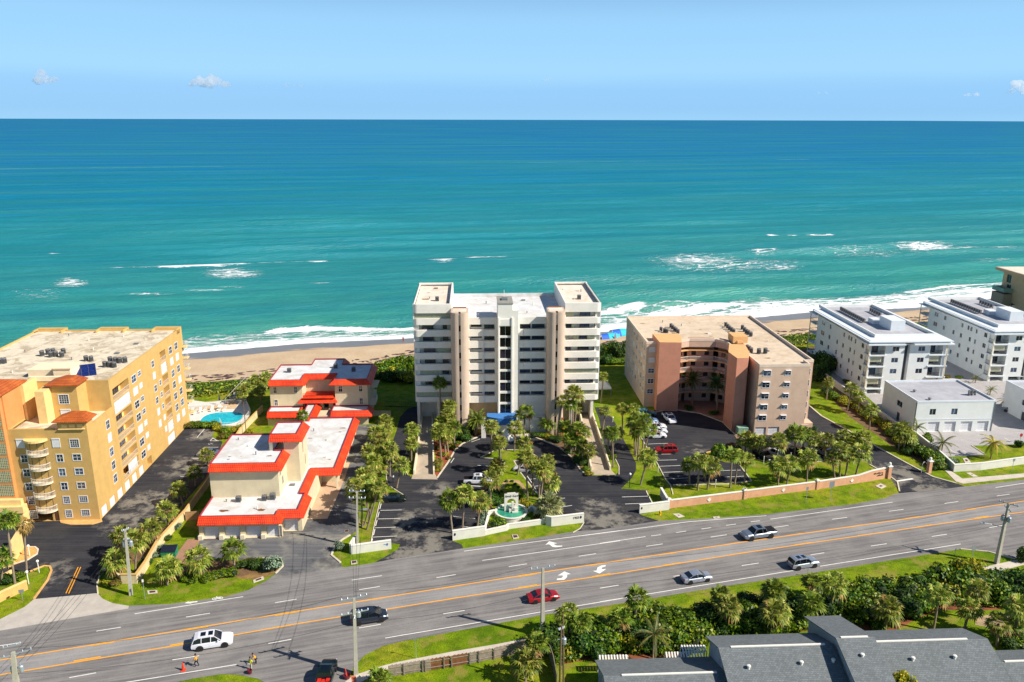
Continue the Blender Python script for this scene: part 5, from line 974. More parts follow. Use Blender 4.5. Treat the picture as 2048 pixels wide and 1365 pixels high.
# ================================================================== white blocks
M_WST = M('white_stucco', '#dcdedb', .8, .04, .5, bump=.1); M_WGR = M('grey_stone_pier', '#6e7078', .8, .1, 1); M_CORN = M('white_cornice', '#d4dade', .7, .04, 1); M_BLND = M('cream_blind', '#c6c3a8', .8, .08, 1.5); M_SLATE = M('slate_panel', '#42454e', .7, .1, 1)
W1 = BF(R1(585, 1040))
def white_block(loc, label):
    T = thing('white_apartment_block', label, 'building', loc, TH, 'modern white apartment blocks by the beach')
    fl_ = [1.6 + 2.95 * k for k in range(4)]
    Hf = []; Hl = []; pan = []
    for k, z in enumerate(fl_):
        Hf += [(.35, 4.0, z, z + 2.5, 2.2, 1), (15.7, 19.0, z, z + 2.5, 2.2, 1)]
        for a, c in ((5.9, 7.6), (12.6, 14.3)): Hf.append((a, c, z + .9, z + 2.1, .15)); pan.append(('F', a, c, z + .9, z + 2.1))
        Hl.append((.35, 2.2, z, z + 2.5, .3, 1))
        for a, c in ((3.2, 4.5), (7.5, 8.2), (9.8, 10.7), (14.0, 14.9), (17.6, 18.5) if k < 3 else (11.2, 12.0), (22.5, 23.5), (26.5, 28.5)): Hl.append((a, c, z + .8, z + 2.0, .15)); pan.append(('L', a, c, z + .8, z + 2.0))
    Hf += [(9.0, 10.4, 0.1, 13.0, 1.2, 2), (5.6, 14.8, .02, 1.2, 3, 3), (.6, 4.2, .02, 1.2, 3, 3)]
    shell(T, 0, 20.2, 0, 31.5, 0, 13.2, [M_WST, M_WST, M_SLATE, M_DARK], {'F': Hf, 'L': Hl})
    for f, a, c, e, g in pan: panel(T, f, 0, a, c, e, g, 'bare', .05, M_WHITE)
    for k, z in enumerate(fl_):
        for a, c in ((.35, 4.0), (15.7, 19.0)):
            rail(T, [(a, .08), (c, .08)], z, 1.0, M_RAILD, 'balcony_railing', step=.3)
            if k in (0, 2): panel(T, 'F', 0, a + .1, c - .6, z + 1.0, z + 2.48, 'accordion', .25, M_BLND, 'roller_blind')
            panel(T, 'F', 0, a + .6, c - .8, z + .02, z + 2.3, 'slide', 2.1, M_DARK)
        rail(T, [(.08, .35), (.08, 2.2)], z, 1.0, M_RAILD, 'balcony_railing', step=.3)
        b = MB(); b.box(-.35, 4.3, -.35, -.001, z - .28, z); b.box(-.35, -.001, 0, 2.4, z - .28, z); b.build('balcony_slab', M_CORN, T); b = MB(); b.box(15.4, 20.4, -.35, -.001, z - .28, z); b.build('balcony_slab', M_CORN, T)
        b = MB(); b.box(-.6, 1.8, 31.6, 35.4, z - .25, z); b.build('sea_balcony', M_CORN, T); rail(T, [(-.55, 31.6), (-.55, 35.3), (1.8, 35.3)], z, 1.0, M_RAILD, 'balcony_railing', step=.4)
    b = MB(); b.box(-.35, -.15, -.35, -.15, .9, 13.2); b.build('corner_post', M_LINT, T); b = MB(); b.box(-.6, -.4, 35.2, 35.4, 0, 13.2); b.build('corner_post', M_LINT, T); b = MB(); b.box(19.9, 20.1, -.35, -.15, 1.3, 13.2); b.build('corner_post', M_LINT, T)
    b = MB(); b.box(-1.0, 8.6, -1.2, 6, 13.2, 13.5); b.box(10.8, 21.2, -1.2, 6, 13.2, 13.5); b.box(-1.0, 1.6, 31.0, 36.0, 13.2, 13.45)
    b.box(-.2, 20.6, -.2, 35.0, 13.501, 14.25); b.box(-.8, 21.0, -.9, 33.5, 13.9, 14.15); b.build('cornice', M_CORN, T)
    b = MB(); b.box(2.5, 18.2, 2.9, 36.5, 14.25, 14.35); b.build('roof_deck', M_ROOFG, T)
    b = MB()
    for (a, c, e, f) in ((2.2, 18.5, 2.6, 3.0), (2.2, 18.5, 36.3, 36.7), (2.2, 2.6, 3.0, 36.3), (18.1, 18.5, 3.0, 36.3)): b.box(a, c, e, f, 14.25, 15.1)
    b.build('roof_parapet', M_WST, T)
    b = MB(); b.box(9.6, 13.4, 9.0, 15.2, 14.35, 17.0); b.box(8.2, 10.4, 16, 18.5, 14.35, 15.6); b.build('roof_plant_room', M_CORN, T)
    return T
PA = white_block(W1.o, 'modern white apartment block with grey flat roof, nearer of the two')
PB = W1.loc(38.2, 8.8); p2_ = copy_tree(PA); p2_.location = PB; p2_['label'] = 'modern white apartment block with grey flat roof, farther right beside the tan building'
for nm, base in (('nearer', (0, 0)), ('farther', (38.2, 8.8))):
    for rw_, pts in (('left row', [(6.6, 17.5 + 1.15 * i) for i in range(13)]), ('right row', [(14.6, 24.5 + 1.3 * i) for i in range(5)])):
        for i, (w_, d_) in enumerate(pts):
            p = W1.loc(base[0] + w_ - .1, base[1] + d_, 14.36); ac(p, 'mini', f'small condenser, {ORD[i]} from the front in the {rw_} on the {nm} white block', 'condensers on the white block roofs', 1.15, -math.pi / 2)
# ---- white garage building and its twin
Ga = BF(R2(1600, 695))
def garage(loc, label):
    T = thing('white_garage_building', label, 'building', loc, TH, 'white two-storey garage buildings')
    gd = [(-14.9, -12.2, .02, 2.4), (-11.1, -8.4, .02, 2.4), (-7.3, -4.6, .02, 2.4), (-3.5, -.8, .02, 2.4)]; wn = [(-14.9, -13.5, 4.1, 5.5), (-9.9, -8.5, 4.1, 5.5)]
    shell(T, -18.0, 0, 0, 14.7, 0, 7.2, [M_WST], {'F': [(a, c, e, f, .35) for a, c, e, f in gd] + holes_of(wn, .2), 'L': holes_of([(5.9, 8.2, 3.6, 4.9), (6.4, 7.7, .02, 2.1)], .2)})
    for g in gd: panel(T, 'F', 0, *g, 'garage', .3)
    for g in wn: panel(T, 'F', 0, *g, 'bare', .08)
    panel(T, 'L', -18.0, 5.9, 8.2, 3.6, 4.9, 'bare', .08); panel(T, 'L', -18, 6.4, 7.7, .02, 2.1, 'solid', .1, M_SLATE)
    b = MB(); b.quad((-18, 0, 7.0), (0, 0, 7.0), (0, 14.7, 7.0), (-18, 14.7, 7.0)); b.build('roof', M_ROOFG, T)
    b = MB()
    for (a, c, e, f) in ((-18.05, .05, -.05, .22), (-18.05, .05, 14.5, 14.75), (-18.05, -17.8, .22, 14.5), (-.2, .05, .22, 14.5)): b.box(a, c, e, f, 7.0, 7.4)
    b.box(-17.9, -.1, -.06, 0, 2.95, 3.1); b.build('parapet', M_CORN, T); b = MB(); b.box(-18.12, -18.0, .1, .22, 0, 7); b.box(-.1, .02, -.12, 0, 0, 7); b.build('downpipe', M_ACG, T)
    return T
g1 = garage(Ga.o, 'white garage building with four garage doors behind the coconut palms'); 
g2 = copy_tree(g1); g2.location = Ga.loc(11.4 + 18, -1.2); g2['label'] = 'white garage building cut off by the right edge of the photo'
for i, (w_, d_, lb) in enumerate(((-3.2, 4.4, 'left'), (-2.4, 4.5, 'right'))): ac(Ga.loc(w_, d_, 7.02), 'mini', f'mini condenser on the white garage roof, {lb} one of the pair', 'condensers on the garage roof', 1.2, .2)
for i, (w_, d_, lb) in enumerate(((-14.8, 7.2, 'round vent hood at the middle left of the white garage roof'), (-14.3, 1.7, 'round vent hood near the front edge of the white garage roof'))):
    t = thing('roof_vent', lb, 'vent', Ga.loc(w_, d_, 7.02), 0, 'vents on the garage roof'); b = MB(); b.lathe([(.22, 0), (.22, .3), (.4, .32), (.4, .45), (.15, .6), (0, .62)], 12); b.build('vent_hood', M_ACG, t)
# ---- tan building at the far right
T = thing('tan_apartment_block', 'tan apartment block with overhanging roof at the right edge by the sea', 'building', (173.6, 283.8, 0), TH)
M_TANS = M('tan_stucco', '#c4ad88', .85, .06, .5)
shell(T, 2.2, 26, -30, -1.5, 0, 16, [M_TANS], {'L': [(-6, -3.6, 12.2, 15.0, .3), (-6.5, -4.2, 10.3, 11.6, .3), (-10, -8, 4.0, 5.5, .3), (-6, -3.6, 5.2, 8.0, .3)]})
for q in ((-6, -3.6, 12.2, 15.0), (-6.5, -4.2, 10.3, 11.6), (-10, -8, 4, 5.5), (-6, -3.6, 5.2, 8.0)): panel(T, 'L', 2.2, *q, 'bare', .15, M_TANS)
b = MB(); b.box(0, 28, -32, .2, 16, 17); b.build('overhanging_roof', M('tan_fascia', '#c4ab88', .8, .05, 1), T); b = MB(); b.box(.4, 27.6, -31.6, -.2, 17, 17.05); b.build('roof_deck', M_ROOFC, T)
b = MB(); b.box(-1.2, 2.2, -8, -1.5, 9.2, 9.5); b.box(-1.0, 2.2, -8, -1.5, 5.0, 8.6); b.box(-1.4, 2.2, -8.2, -1.3, 4.7, 5.0); b.build('balcony', M('grey_beige_stucco', '#908a78', .85, .06, 1), T); rail(T, [(2.2, -8), (-1.1, -8), (-1.1, -1.5), (2.2, -1.5)], 9.5, 1.0, M('balcony_glass', '#7fae9f', .2), 'glass_balustrade', step=.1, r=.07)
# ================================================================== grey shingled houses (bottom right)
def shingle():
    n = NT('grey_shingles'); v = n.coord(); n.rough(.9); br = n.n('ShaderNodeTexBrick'); br.inputs['Scale'].default_value = 1.0; br.inputs['Brick Width'].default_value = .35; br.inputs['Row Height'].default_value = .22; br.inputs['Mortar Size'].default_value = .012
    for k, c in (('Color1', '#787d80'), ('Color2', '#65696c'), ('Mortar', '#3f4647')): br.inputs[k].default_value = lin(c)
    n.l(v, br.inputs['Vector']); f = n.noise(v, .35, 5); n.base(n.mix(n.ramp(f, [(.35, .3), (.7, 0.0)]), br.outputs[0], '#4b5350')); n.bump(br.outputs[1], -.4, .02); return n.m
M_SHI = shingle(); M_WSID = M('white_siding', '#c3cdd4', .7, .05, 1); M_GSID = M('grey_shingle_siding', '#6f7a7c', .85, .12, 3)
def house(name, label, x0, x1, yr, zr, yb, zb, wallh, dx=0.0, yn=None, left='white', rx0=0.0):
    """ridge along +X; yb,zb: back (road side) eave; mirrored near slope"""
    yn = yn if yn is not None else 2 * yr - yb; zn = zr - (zr - zb) * (yr - yn) / (yb - yr)
    t = thing('shingled_house' if name is None else name, label, 'house', (x0, yr, 0), TH, 'grey shingled houses in the foreground'); L = x1 - x0; B_ = yb - yr; N_ = yn - yr
    b = MB(); b.add([(0, B_, zb), (L, B_, zb), (L, 0, zr), (rx0, 0, zr), (rx0, N_, zn), (L, N_, zn)], [(1, 0, 3, 2), (3, 4, 5, 2)]); b.add([(0, B_, zb - .18), (L, B_, zb - .18), (L, 0, zr - .18), (rx0, 0, zr - .18), (rx0, N_, zn - .18), (L, N_, zn - .18)], [(0, 1, 2, 3), (4, 3, 2, 5)])
    b.add([(0, B_, zb), (L, B_, zb), (L, B_, zb - .18), (0, B_, zb - .18), (rx0, 0, zr), (rx0, 0, zr - .18), (rx0, N_, zn), (rx0, N_, zn - .18), (L, 0, zr), (L, 0, zr - .18), (L, N_, zn), (L, N_, zn - .18)], [(0, 1, 2, 3), (4, 0, 3, 5), (6, 4, 5, 7), (1, 8, 9, 2), (8, 10, 11, 9)], 1)
    b.build('roof', [M_SHI, M_GSID], t)
    b = MB(); g = .45
    for x in (g, L - g): b.add([(x, B_ - .5, 0), (x, N_ + .5, 0), (x, N_ + .5, zn - .05), (x, 0, zr - .2), (x, B_ - .5, zb + .0)], [(0, 1, 2, 3, 4), (4, 3, 2, 1, 0)])
    b.quad((g, B_ - .5, 0), (L - g, B_ - .5, 0), (L - g, B_ - .5, zb), (g, B_ - .5, zb)); b.f[-1] = b.f[-1][::-1]
    b.quad((g, N_ + .5, 0), (L - g, N_ + .5, 0), (L - g, N_ + .5, zn), (g, N_ + .5, zn)); b.build('wall', M_WSID, t)
    return t
def vents(t, xs, ridge, kids=()):
    b = MB(); b.box(ridge[0], ridge[1], -.13, .13, ridge[2] - .02, ridge[2] + .1); b.build('ridge_vent', M_WHITE, t)
    for x, y, z in xs: b = MB(); b.lathe([(.16, -.2), (.16, .25), (.25, .28), (.22, .4), (0, .45)], 10, 0, (0, 0, 0)); b.build('roof_vent', M_WHITE, t, loc=(x, y, z))
tA = house(None, 'low grey shingled house at the lower left of the group with two vents', 10.7, 25.4, 79.8, 5.0, 85.3, 3.0, 3, rx0=.15)
vents(tA, [(5.7, -1.6, 4.45), (8.5, -1.6, 4.45)], (2.3, 13.6, 5.0))

tA2 = house(None, 'shingled house with a white gable wall standing between the low and the tallest house', 24.8, 38.9, 82.4, 7.0, 87.4, 5.0, 3, yn=73)
vents(tA2, [(2.9, -2.6, 6.0), (9.3, -2.3, 6.1), (13.2, -2.1, 6.15)], (1.5, 13.0, 7.0))
tB = house(None, 'narrow tall shingled house rising above its neighbours', 38.7, 43.4, 82.4, 8.4, 91.0, 5.4, 3, yn=72)
vents(tB, [(2.2, -2.4, 7.5)], (.6, 3.9, 8.4))
tC = house(None, 'wide shingled house right of the tallest one with two white roof vents', 43.4, 58.6, 84.2, 6.5, 89.0, 4.6, 3, yn=76)
vents(tC, [(4.6, -2.4, 5.6), (9.8, -2.3, 5.6)], (.5, 12.6, 6.5))
tE = house(None, 'shingled house cut off by the right edge of the photo', 58.9, 76, 82.3, 5.2, 86.6, 3.5, 3)
vents(tE, [], (.4, 12, 5.2))
def slat_cover(label, q, z, n_):
    P = [G(*p, z) for p in q]; t = thing('slatted_patio_cover', label, 'patio cover', (P[0].x, P[0].y, 0), 0, 'slatted patio covers'); b = MB(); o_ = P[0]
    R_ = lambda p: (p.x - o_.x, p.y - o_.y)
    for i in range(n_):
        a, c = (i + .1) / n_, (i + .62) / n_; A_, B_, C_, D_ = P[0].lerp(P[1], a), P[0].lerp(P[1], c), P[3].lerp(P[2], c), P[3].lerp(P[2], a)
        b.prism([R_(x) for x in (A_, B_, C_, D_)], z - .12, z)
    ribbon(b, [R_(P[0]), R_(P[1])], .08, z - .28, z - .121); ribbon(b, [R_(P[3]), R_(P[2])], .08, z - .28, z - .121); b.build('slats', M_WHITE, t)
    for p in P: b = MB(); b.box(-.06, .06, -.06, .06, 0, z - .28); b.build('post', M_WHITE, t, loc=(*R_(p), 0))
slat_cover('white slatted patio cover behind the low grey house', [R6(505, 765), R6(755, 762), R6(750, 722), R6(500, 726)], 2.5, 10)
slat_cover('cream slatted patio cover, longer of the two near the white gable', [R6(1075, 748), R6(1420, 745), R6(1405, 692), R6(1068, 700)], 2.6, 14)
slat_cover('cream slatted patio cover, half in shade, nearest the shrubs', [R6(1215, 690), R6(1425, 682), R6(1410, 640), R6(1200, 640)], 2.62, 9)
# ================================================================== vegetation
def leaf_mat(name, c1, c2, c3, rough=.55, tr=.25):
    n = NT(name); v = n.coord(); n.rough(rough); n.b.inputs['Specular IOR Level'].default_value = .3
    oi = n.n('ShaderNodeObjectInfo'); g = n.n('ShaderNodeNewGeometry')
    rd = g.outputs['Random Per Island']; c = n.ramp(rd, [(0, c1), (.5, c2), (.93, c3), (1, c3)])
    c = n.mix(n.ramp(n.noise(v, .7, 3), [(.4, 0.0), (.7, .45)]), c, mul(lin(c1), .6)[:3])
    h = n.n('ShaderNodeHueSaturation'); hv = n.ramp(oi.outputs['Random'], [(0, .8), (1, 1.2)]); n.l(hv, h.inputs['Value']); hh = n.ramp(oi.outputs['Random'], [(0, .49), (1, .51)]); n.l(hh, h.inputs['Hue']); n.l(c, h.inputs['Color']); c = h.outputs[0]
    n.base(c)
    t = n.n('ShaderNodeBsdfTranslucent'); n.l(c, t.inputs[0]); m = n.n('ShaderNodeMixShader'); m.inputs[0].default_value = tr
    out = n.t.nodes['Material Output']; n.l(n.b.outputs[0], m.inputs[1]); n.l(t.outputs[0], m.inputs[2]); n.l(m.outputs[0], out.inputs[0]); return n.m
M_PALM = leaf_mat('palm_leaf', '#4c6416', '#84922c', '#c2b85c'); M_PALM2 = leaf_mat('green_palm_leaf', '#3c5614', '#66801e', '#a2a63e'); M_DEAD = leaf_mat('dead_palm_leaf', '#6e5426', '#96763c', '#b89458')
M_COCO = leaf_mat('coconut_leaf', '#43592a', '#6a7c3c', '#a58a48'); M_COCOY = leaf_mat('yellow_coconut_leaf', '#7a7a1c', '#a8961e', '#c8a83c')
M_SHRUB = leaf_mat('shrub_leaf', '#33520a', '#557a10', '#96a01c', .45); M_SHRUBY = leaf_mat('yellow_shrub_leaf', '#6a7a10', '#9a9a14', '#cfb828'); M_SHRUBD = leaf_mat('dark_shrub_leaf', '#1f3c0c', '#33560f', '#5c7a1c'); M_SILV = leaf_mat('silver_shrub_leaf', '#5c7860', '#86a084', '#a8b898')
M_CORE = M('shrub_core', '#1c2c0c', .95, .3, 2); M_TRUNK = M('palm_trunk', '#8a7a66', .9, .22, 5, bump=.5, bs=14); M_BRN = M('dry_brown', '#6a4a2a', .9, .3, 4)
def sabal_crown(seed, nfr=30, R=1.75, mats=None, droop=1.0, dead=.12, up=1.25):
    r = random.Random(seed); b = MB()
    for k in range(nfr):
        az = k * 2.39996 + r.uniform(-.25, .25); el = up - (k / nfr) ** .8 * (up + .75 * droop) + r.uniform(-.12, .12)
        L = R * r.uniform(.5, .68); d = Vector((math.cos(el) * math.cos(az), math.cos(el) * math.sin(az), math.sin(el))); side = Vector((-math.sin(az), math.cos(az), 0)); upv = side.cross(d) * -1
        if upv.z < 0: upv = -upv
        base = Vector((0, 0, .15)); h = base + d * L; mi = 1 if (el < -.5 and r.random() < .35 + dead) or r.random() < dead * .25 else 0
        b.add([base, h + side * .03, h - side * .03], [(0, 1, 2)], mi)
        nb = 12; F = R * r.uniform(.52, .7)
        for j in range(nb):
            a = (j / (nb - 1) - .5) * 3.9; dd = (d * math.cos(a) + side * math.sin(a)); ln = F * (1 - .25 * abs(a) / 2) * r.uniform(.7, 1.2)
            w = ln * .105; pw = dd.cross(upv).normalized() * w; m = h + dd * ln * .55 + upv * .05; tip = h + dd * ln - Vector((0, 0, .3 * ln * droop)) + Vector((r.uniform(-.04, .04), r.uniform(-.04, .04), 0))
            b.add([h, m + pw, tip, m - pw], [(0, 1, 2, 3)], mi)
    for k in range(9):   # dead boots / skirt under the crown
        az = r.uniform(0, 6.28); b.add([(0, 0, 0), (.35 * math.cos(az), .35 * math.sin(az), -.5 - r.random() * .4), (.35 * math.cos(az + .5), .35 * math.sin(az + .5), -.5)], [(0, 1, 2)], 2)
    return b.mesh('sabal_crown', mats or [M_PALM, M_DEAD, M_BRN])
def pinnate_crown(seed, nfr=16, R=2.6, mats=None, arch=.9, up=1.1, lo=-.35, leafl=.42):
    r = random.Random(seed); b = MB()
    for k in range(nfr):
        az = k * 2.39996 + r.uniform(-.3, .3); el = up - (k / nfr) * (up - lo) + r.uniform(-.1, .1); p = Vector((0, 0, .1)); d = Vector((math.cos(el) * math.cos(az), math.cos(el) * math.sin(az), math.sin(el))); side = Vector((-math.sin(az), math.cos(az), 0))
        n_ = 13; L = R * r.uniform(.85, 1.1); pts = [p]; 
        for i in range(n_): p = p + d * (L / n_); d = (d - Vector((0, 0, arch * 1.3 / n_))).normalized(); pts.append(p.copy())
        b.tube(pts[::3] + [pts[-1]], [.045, .035, .03, .02, .01, .01][:len(pts[::3]) + 1], 3, 0, False)
        for i in range(2, n_ + 1):
            t = (pts[i] - pts[i - 1]).normalized(); ln = leafl * R / 2.6 * math.sin(math.pi * min(1, (i + 1) / (n_ + 2))) ** .5 * r.uniform(.85, 1.15)
            for s in (-1, 1):
                for q in (0, .5):
                    bp = pts[i - 1].lerp(pts[i], q); o_ = (side * s * .85 + t * .55 - Vector((0, 0, .45))).normalized() * ln; w = t * .085
                    b.add([bp - w * .4, bp + w * .8, bp + o_], [(0, 1, 2)])
    return b.mesh('feather_crown', mats or [M_COCO])
CR_S = [sabal_crown(s) for s in range(6)]; CR_S2 = [sabal_crown(20 + s, 32, 1.75, [M_PALM2, M_DEAD, M_BRN], .8, .03) for s in range(3)]
CR_D = sabal_crown(40, 22, 1.5, [M_DEAD, M_DEAD, M_BRN], 2.2, 1, .6)
CR_C = [pinnate_crown(s) for s in range(2)]; CR_CY = pinnate_crown(5, 22, 2.7, [M_COCOY], 1.3, 1.0, -.7, .5); CR_DATE = [pinnate_crown(8 + s, 46, 2.8, [leaf_mat('date_palm_leaf%s' % ('' if s else 's'), '#22401c', '#3a5c2a', '#5f7a3c')], .7, 1.35, -.7, .38) for s in range(1)]
CR_BIG = sabal_crown(50, 46, 2.6, [leaf_mat('silver_fan_leaf', '#707a4a', '#98a068', '#c0b880'), M_DEAD, M_BRN], .7, .05, 1.3); CR_ARE = pinnate_crown(15, 15, 2.3, [M_PALM2], 1.1, 1.3, -.1, .55)
_tk = {}
def trunk_mesh(v):
    if v in _tk: return _tk[v]
    b = MB(); r = random.Random(v); n_ = 10; bend = [0, 0, .25, .6][v % 4] * (1 if v % 2 else -1)
    pts = [(math.sin(i / n_ * math.pi) * bend * .12 + r.uniform(-.006, .006), r.uniform(-.006, .006), i / n_) for i in range(n_ + 1)]
    # unit height; radius in metres is set by the x/y scale
    k = len(b.v)
    for i, p in enumerate(pts):
        rr = (1.25 if i == 0 else 1.0 - .15 * i / n_) * (1 + .07 * (i % 2))
        if i == n_: rr = 1.1
        for j in range(8): a = j * math.tau / 8; b.v.append((p[0] * 8 + rr * math.cos(a), p[1] * 8 + rr * math.sin(a), p[2]))
    for i in range(n_):
        for j in range(8): b.f.append((i * 8 + j, i * 8 + (j + 1) % 8, (i + 1) * 8 + (j + 1) % 8, (i + 1) * 8 + j)); b.m.append(0)
    _tk[v] = b.mesh('palm_trunk', [M_TRUNK], True); return _tk[v]
PALM_ID = [0]
def palm(area, crown, base=None, h=None, kind='s', s=1.0, extra=''):
    """crown / base: pixels; returns the tree"""
    PALM_ID[0] += 1; k = PALM_ID[0]
    if base is not None:
        g = G(*base); c = atY(crown[0], crown[1], g.y + (0 if abs(crown[0] - base[0]) < 40 else 0)); top = c
        top.z = max(1.2, top.z); 
    else:
        top = G(crown[0], crown[1], h); g = Vector((top.x + rnd.uniform(-.2, .2), top.y + rnd.uniform(-.2, .2), 0))
    g.z = 0; return (area, g, top, kind, s, extra, crown)
PALMS = []
def row(area, tmpl, items): PALMS.append((area, tmpl, items))
S_ = 's'
row('a', 'shaggy sabal palm, {n} from the left in the planter beside the yellow block', [(Z2(1630, 370), Z2(1670, 520), None, 's', .95), (Z2(1515, 560), Z2(1530, 700), None, 's', 1.1), (Z2(1375, 730), Z2(1385, 880), None, 's', 1.15), (Z2(1235, 830), Z2(1230, 1110), None, 's', 1.15), (Z2(1110, 790), Z2(1130, 980), None, 's', 1.0), (Z2(1060, 1010), Z2(1125, 1150), None, 's', 1.15)])
row('a2', 'sabal palm, {n} from the left on the verge in front of the red-roofed garages', [(Z2(1535, 1080), Z2(1520, 1230), None, 's', 1.15), (Z5(255, 1000), Z5(262, 1165), None, 's', 1.15), (Z5(570, 915), Z5(590, 1085), None, 's2', 1.15)])
row('a3', 'young palm, {n} from the left against the parking bays behind the red-roofed building', [(Z5(225, 215), None, 2.5, 's2', .9), (Z4(290, 965), None, 2.2, 's', .9)])
row('l1', 'tall green palm with a curved trunk at the left edge by the driveway', [(Z2(60, 650), Z2(135, 1215), None, 's2', 1.0)])
row('l2', 'dead palm with a drooping brown crown by the driveway island', [(Z2(215, 680), Z2(245, 1130), None, 'dead', 1.0)])
row('l3', 'short palm with an orange-tinged crown cut by the left edge', [(Z2(20, 1000), Z2(15, 1220), None, 's2', 1.0)])
row('d', 'windblown dune palm, {n} from the left between the pool and the beach house', [(Z4(610, 390), None, 3.0, 's', 1.0), (Z4(650, 350), None, 3.2, 's', 1.0), (Z4(700, 300), None, 3.4, 's', 1.0), (Z4(745, 330), None, 3.0, 's', 1.0), (Z4(770, 380), None, 3.0, 's', .9), (Z4(825, 255), None, 3.4, 's', 1.0), (Z4(800, 300), None, 3, 's', .9), (Z4(730, 270), None, 3.3, 's', .8)])
row('e', 'green palm growing between the roofs of the red-roofed buildings', [(Z4(1160, 605), None, 4.6, 's2', .85)])
row('f', 'sabal palm, {n} from the left in the dense row beside the red roofs', [(C2(335, 440), None, 4.5, 's', 1.05), (C2(355, 520), None, 3.8, 's', .9), (C2(270, 590), None, 4.5, 's', 1.0), (C2(330, 560), None, 4.2, 's', .9), (C2(190, 600), None, 4.5, 's', .95), (C2(300, 700), None, 5, 's', 1.1), (C2(400, 820), Z5(1930, 400), None, 's', 1.05) if False else (C2(400, 830), C2(410, 1180), None, 's', 1.1), (C2(130, 860), None, 5, 's', 1.05), (C2(220, 900), None, 4.6, 's', 1.0), (C2(250, 1040), C2(295, 1185), None, 's', 1.1), (C2(330, 880), None, 4.4, 's', 1.0), (C2(180, 980), None, 4.4, 's', 1.0),
    (C2(560, 1040), C2(500, 1340), None, 's', 1.15), (C2(60, 1230), None, 5.2, 's', 1.1), (C2(130, 1150), None, 5.0, 's', 1.0), (C4(480, 170), None, 5.5, 's', 1.1), (C4(560, 360), C4(535, 800), None, 's', 1.15), (C4(660, 330), C4(505, 885), None, 's', 1.0), (C4(330, 320), C4(395, 790), None, 's', 1.1), (C4(430, 420), C4(440, 850), None, 's', 1.1), (C4(590, 440), C4(465, 830), None, 's', .9), (C4(700, 390), C4(430, 940), None, 's', .9) if False else (C4(500, 260), None, 5.6, 's', 1.0)])
row('g', 'sabal palm, {n} from the front left of the left ramp wall', [(C2(700, 740), C2(702, 1000), None, 's', .95), (C2(705, 560), C2(690, 900), None, 's', 1.0), (C2(835, 130), C2(830, 350), None, 's2', .85)])
row('h', 'palm, {n} from the left in the bed right of the left ramp', [(C2(1070, 1000), None, 1.3, 's', .6), (C2(1105, 450), None, 5.0, 's2', 1.0), (C2(1080, 570), C2(1110, 945), None, 's', 1.15), (C1(425, 885), C2(1108, 560), None, 's2', 1.0), (C2(1180, 600), C2(1205, 875), None, 's', 1.05), (C2(1150, 640), None, 4.4, 's', .95), (C2(1190, 340), None, 6.5, 's', .9), (C2(1220, 225), None, 7.5, 's', 1.0), (C2(1230, 420), None, 5.5, 's', .9), (C2(1290, 530), None, 4.5, 's2', .95)])
row('i', 'feathery palm clump left of the blue entrance canopy', [(C2(1590, 410), C2(1580, 635), None, 'areca', 1.35)])
row('i2', 'feathery palm clump right of the entrance under the middle bays', [(C3(645, 440), C3(655, 605), None, 'areca', 1.25)])
row('j', 'sabal palm, {n} from the left in front of the tower entrance', [(C2(1795, 510), C2(1790, 892), None, 's', .95), (C2(1905, 720), C2(1905, 940), None, 's', .95), (C3(205, 530), C3(195, 850), None, 's', 1.05), (C3(340, 325), C3(325, 675), None, 's2', 1.2), (C3(325, 745), C3(235, 1170), None, 's', 1.0), (C3(-5, 735), C3(20, 1165), None, 's', .95)])
row('k', 'sabal palm, {n} from the left around the central lawn island', [(C2(1880, 1050), C2(1860, 1165), None, 's', 1.1), (C5(640, 205), C5(650, 585), None, 's', 1.1), (C3(350, 935), C5(1125, 475), None, 's', 1.1), (C3(440, 1000), C5(1190, 400), None, 's', .95), (C3(540, 1080), C5(1265, 495), None, 's', 1.15), (C3(640, 1000), None, 6.5, 's', 1.0), (C3(600, 1120), C5(1280, 470), None, 's', 1.05), (C3(700, 1265), C5(1395, 405), None, 's', 1.15), (C5(710, 160), C5(805, 135), None, 's', .9)])
row('k2', 'big silvery fan palm behind the white entrance wall right of the fountain', [(C5(1400, 540), C5(1395, 680), None, 'big', .95)])
row('k3', 'sabal palm, {n} of the three beside the left part of the white entrance wall', [(C5(115, 470), C5(160, 875), None, 's2', 1.2), (C5(310, 395), C5(285, 855), None, 's', 1.15), (C5(515, 480), C5(475, 815), None, 's', 1.2)])
row('m', 'palm, {n} from the left in the bed between the entrance and the right ramp', [(C3(850, 150), C3(800, 622), None, 's', .9), (C3(1000, 60), C3(985, 820), None, 's', 1.1), (C3(965, 225), C3(980, 835), None, 's2', .8), (C3(1060, 75), C3(1005, 600), None, 's', .95), (C3(1050, 240), C3(1015, 460), None, 's', 1.0), (C3(900, 520), None, 4.5, 's2', 1.0), (C3(1060, 540), C3(1020, 850), None, 's2', 1.1), (C3(1140, 610), C3(1080, 880), None, 's', 1.0), (C3(960, 690), None, 3.2, 's2', .95), (C3(1130, 760), None, 3.5, 's2', .9), (C3(1215, 840), None, 4.0, 's', .9)])
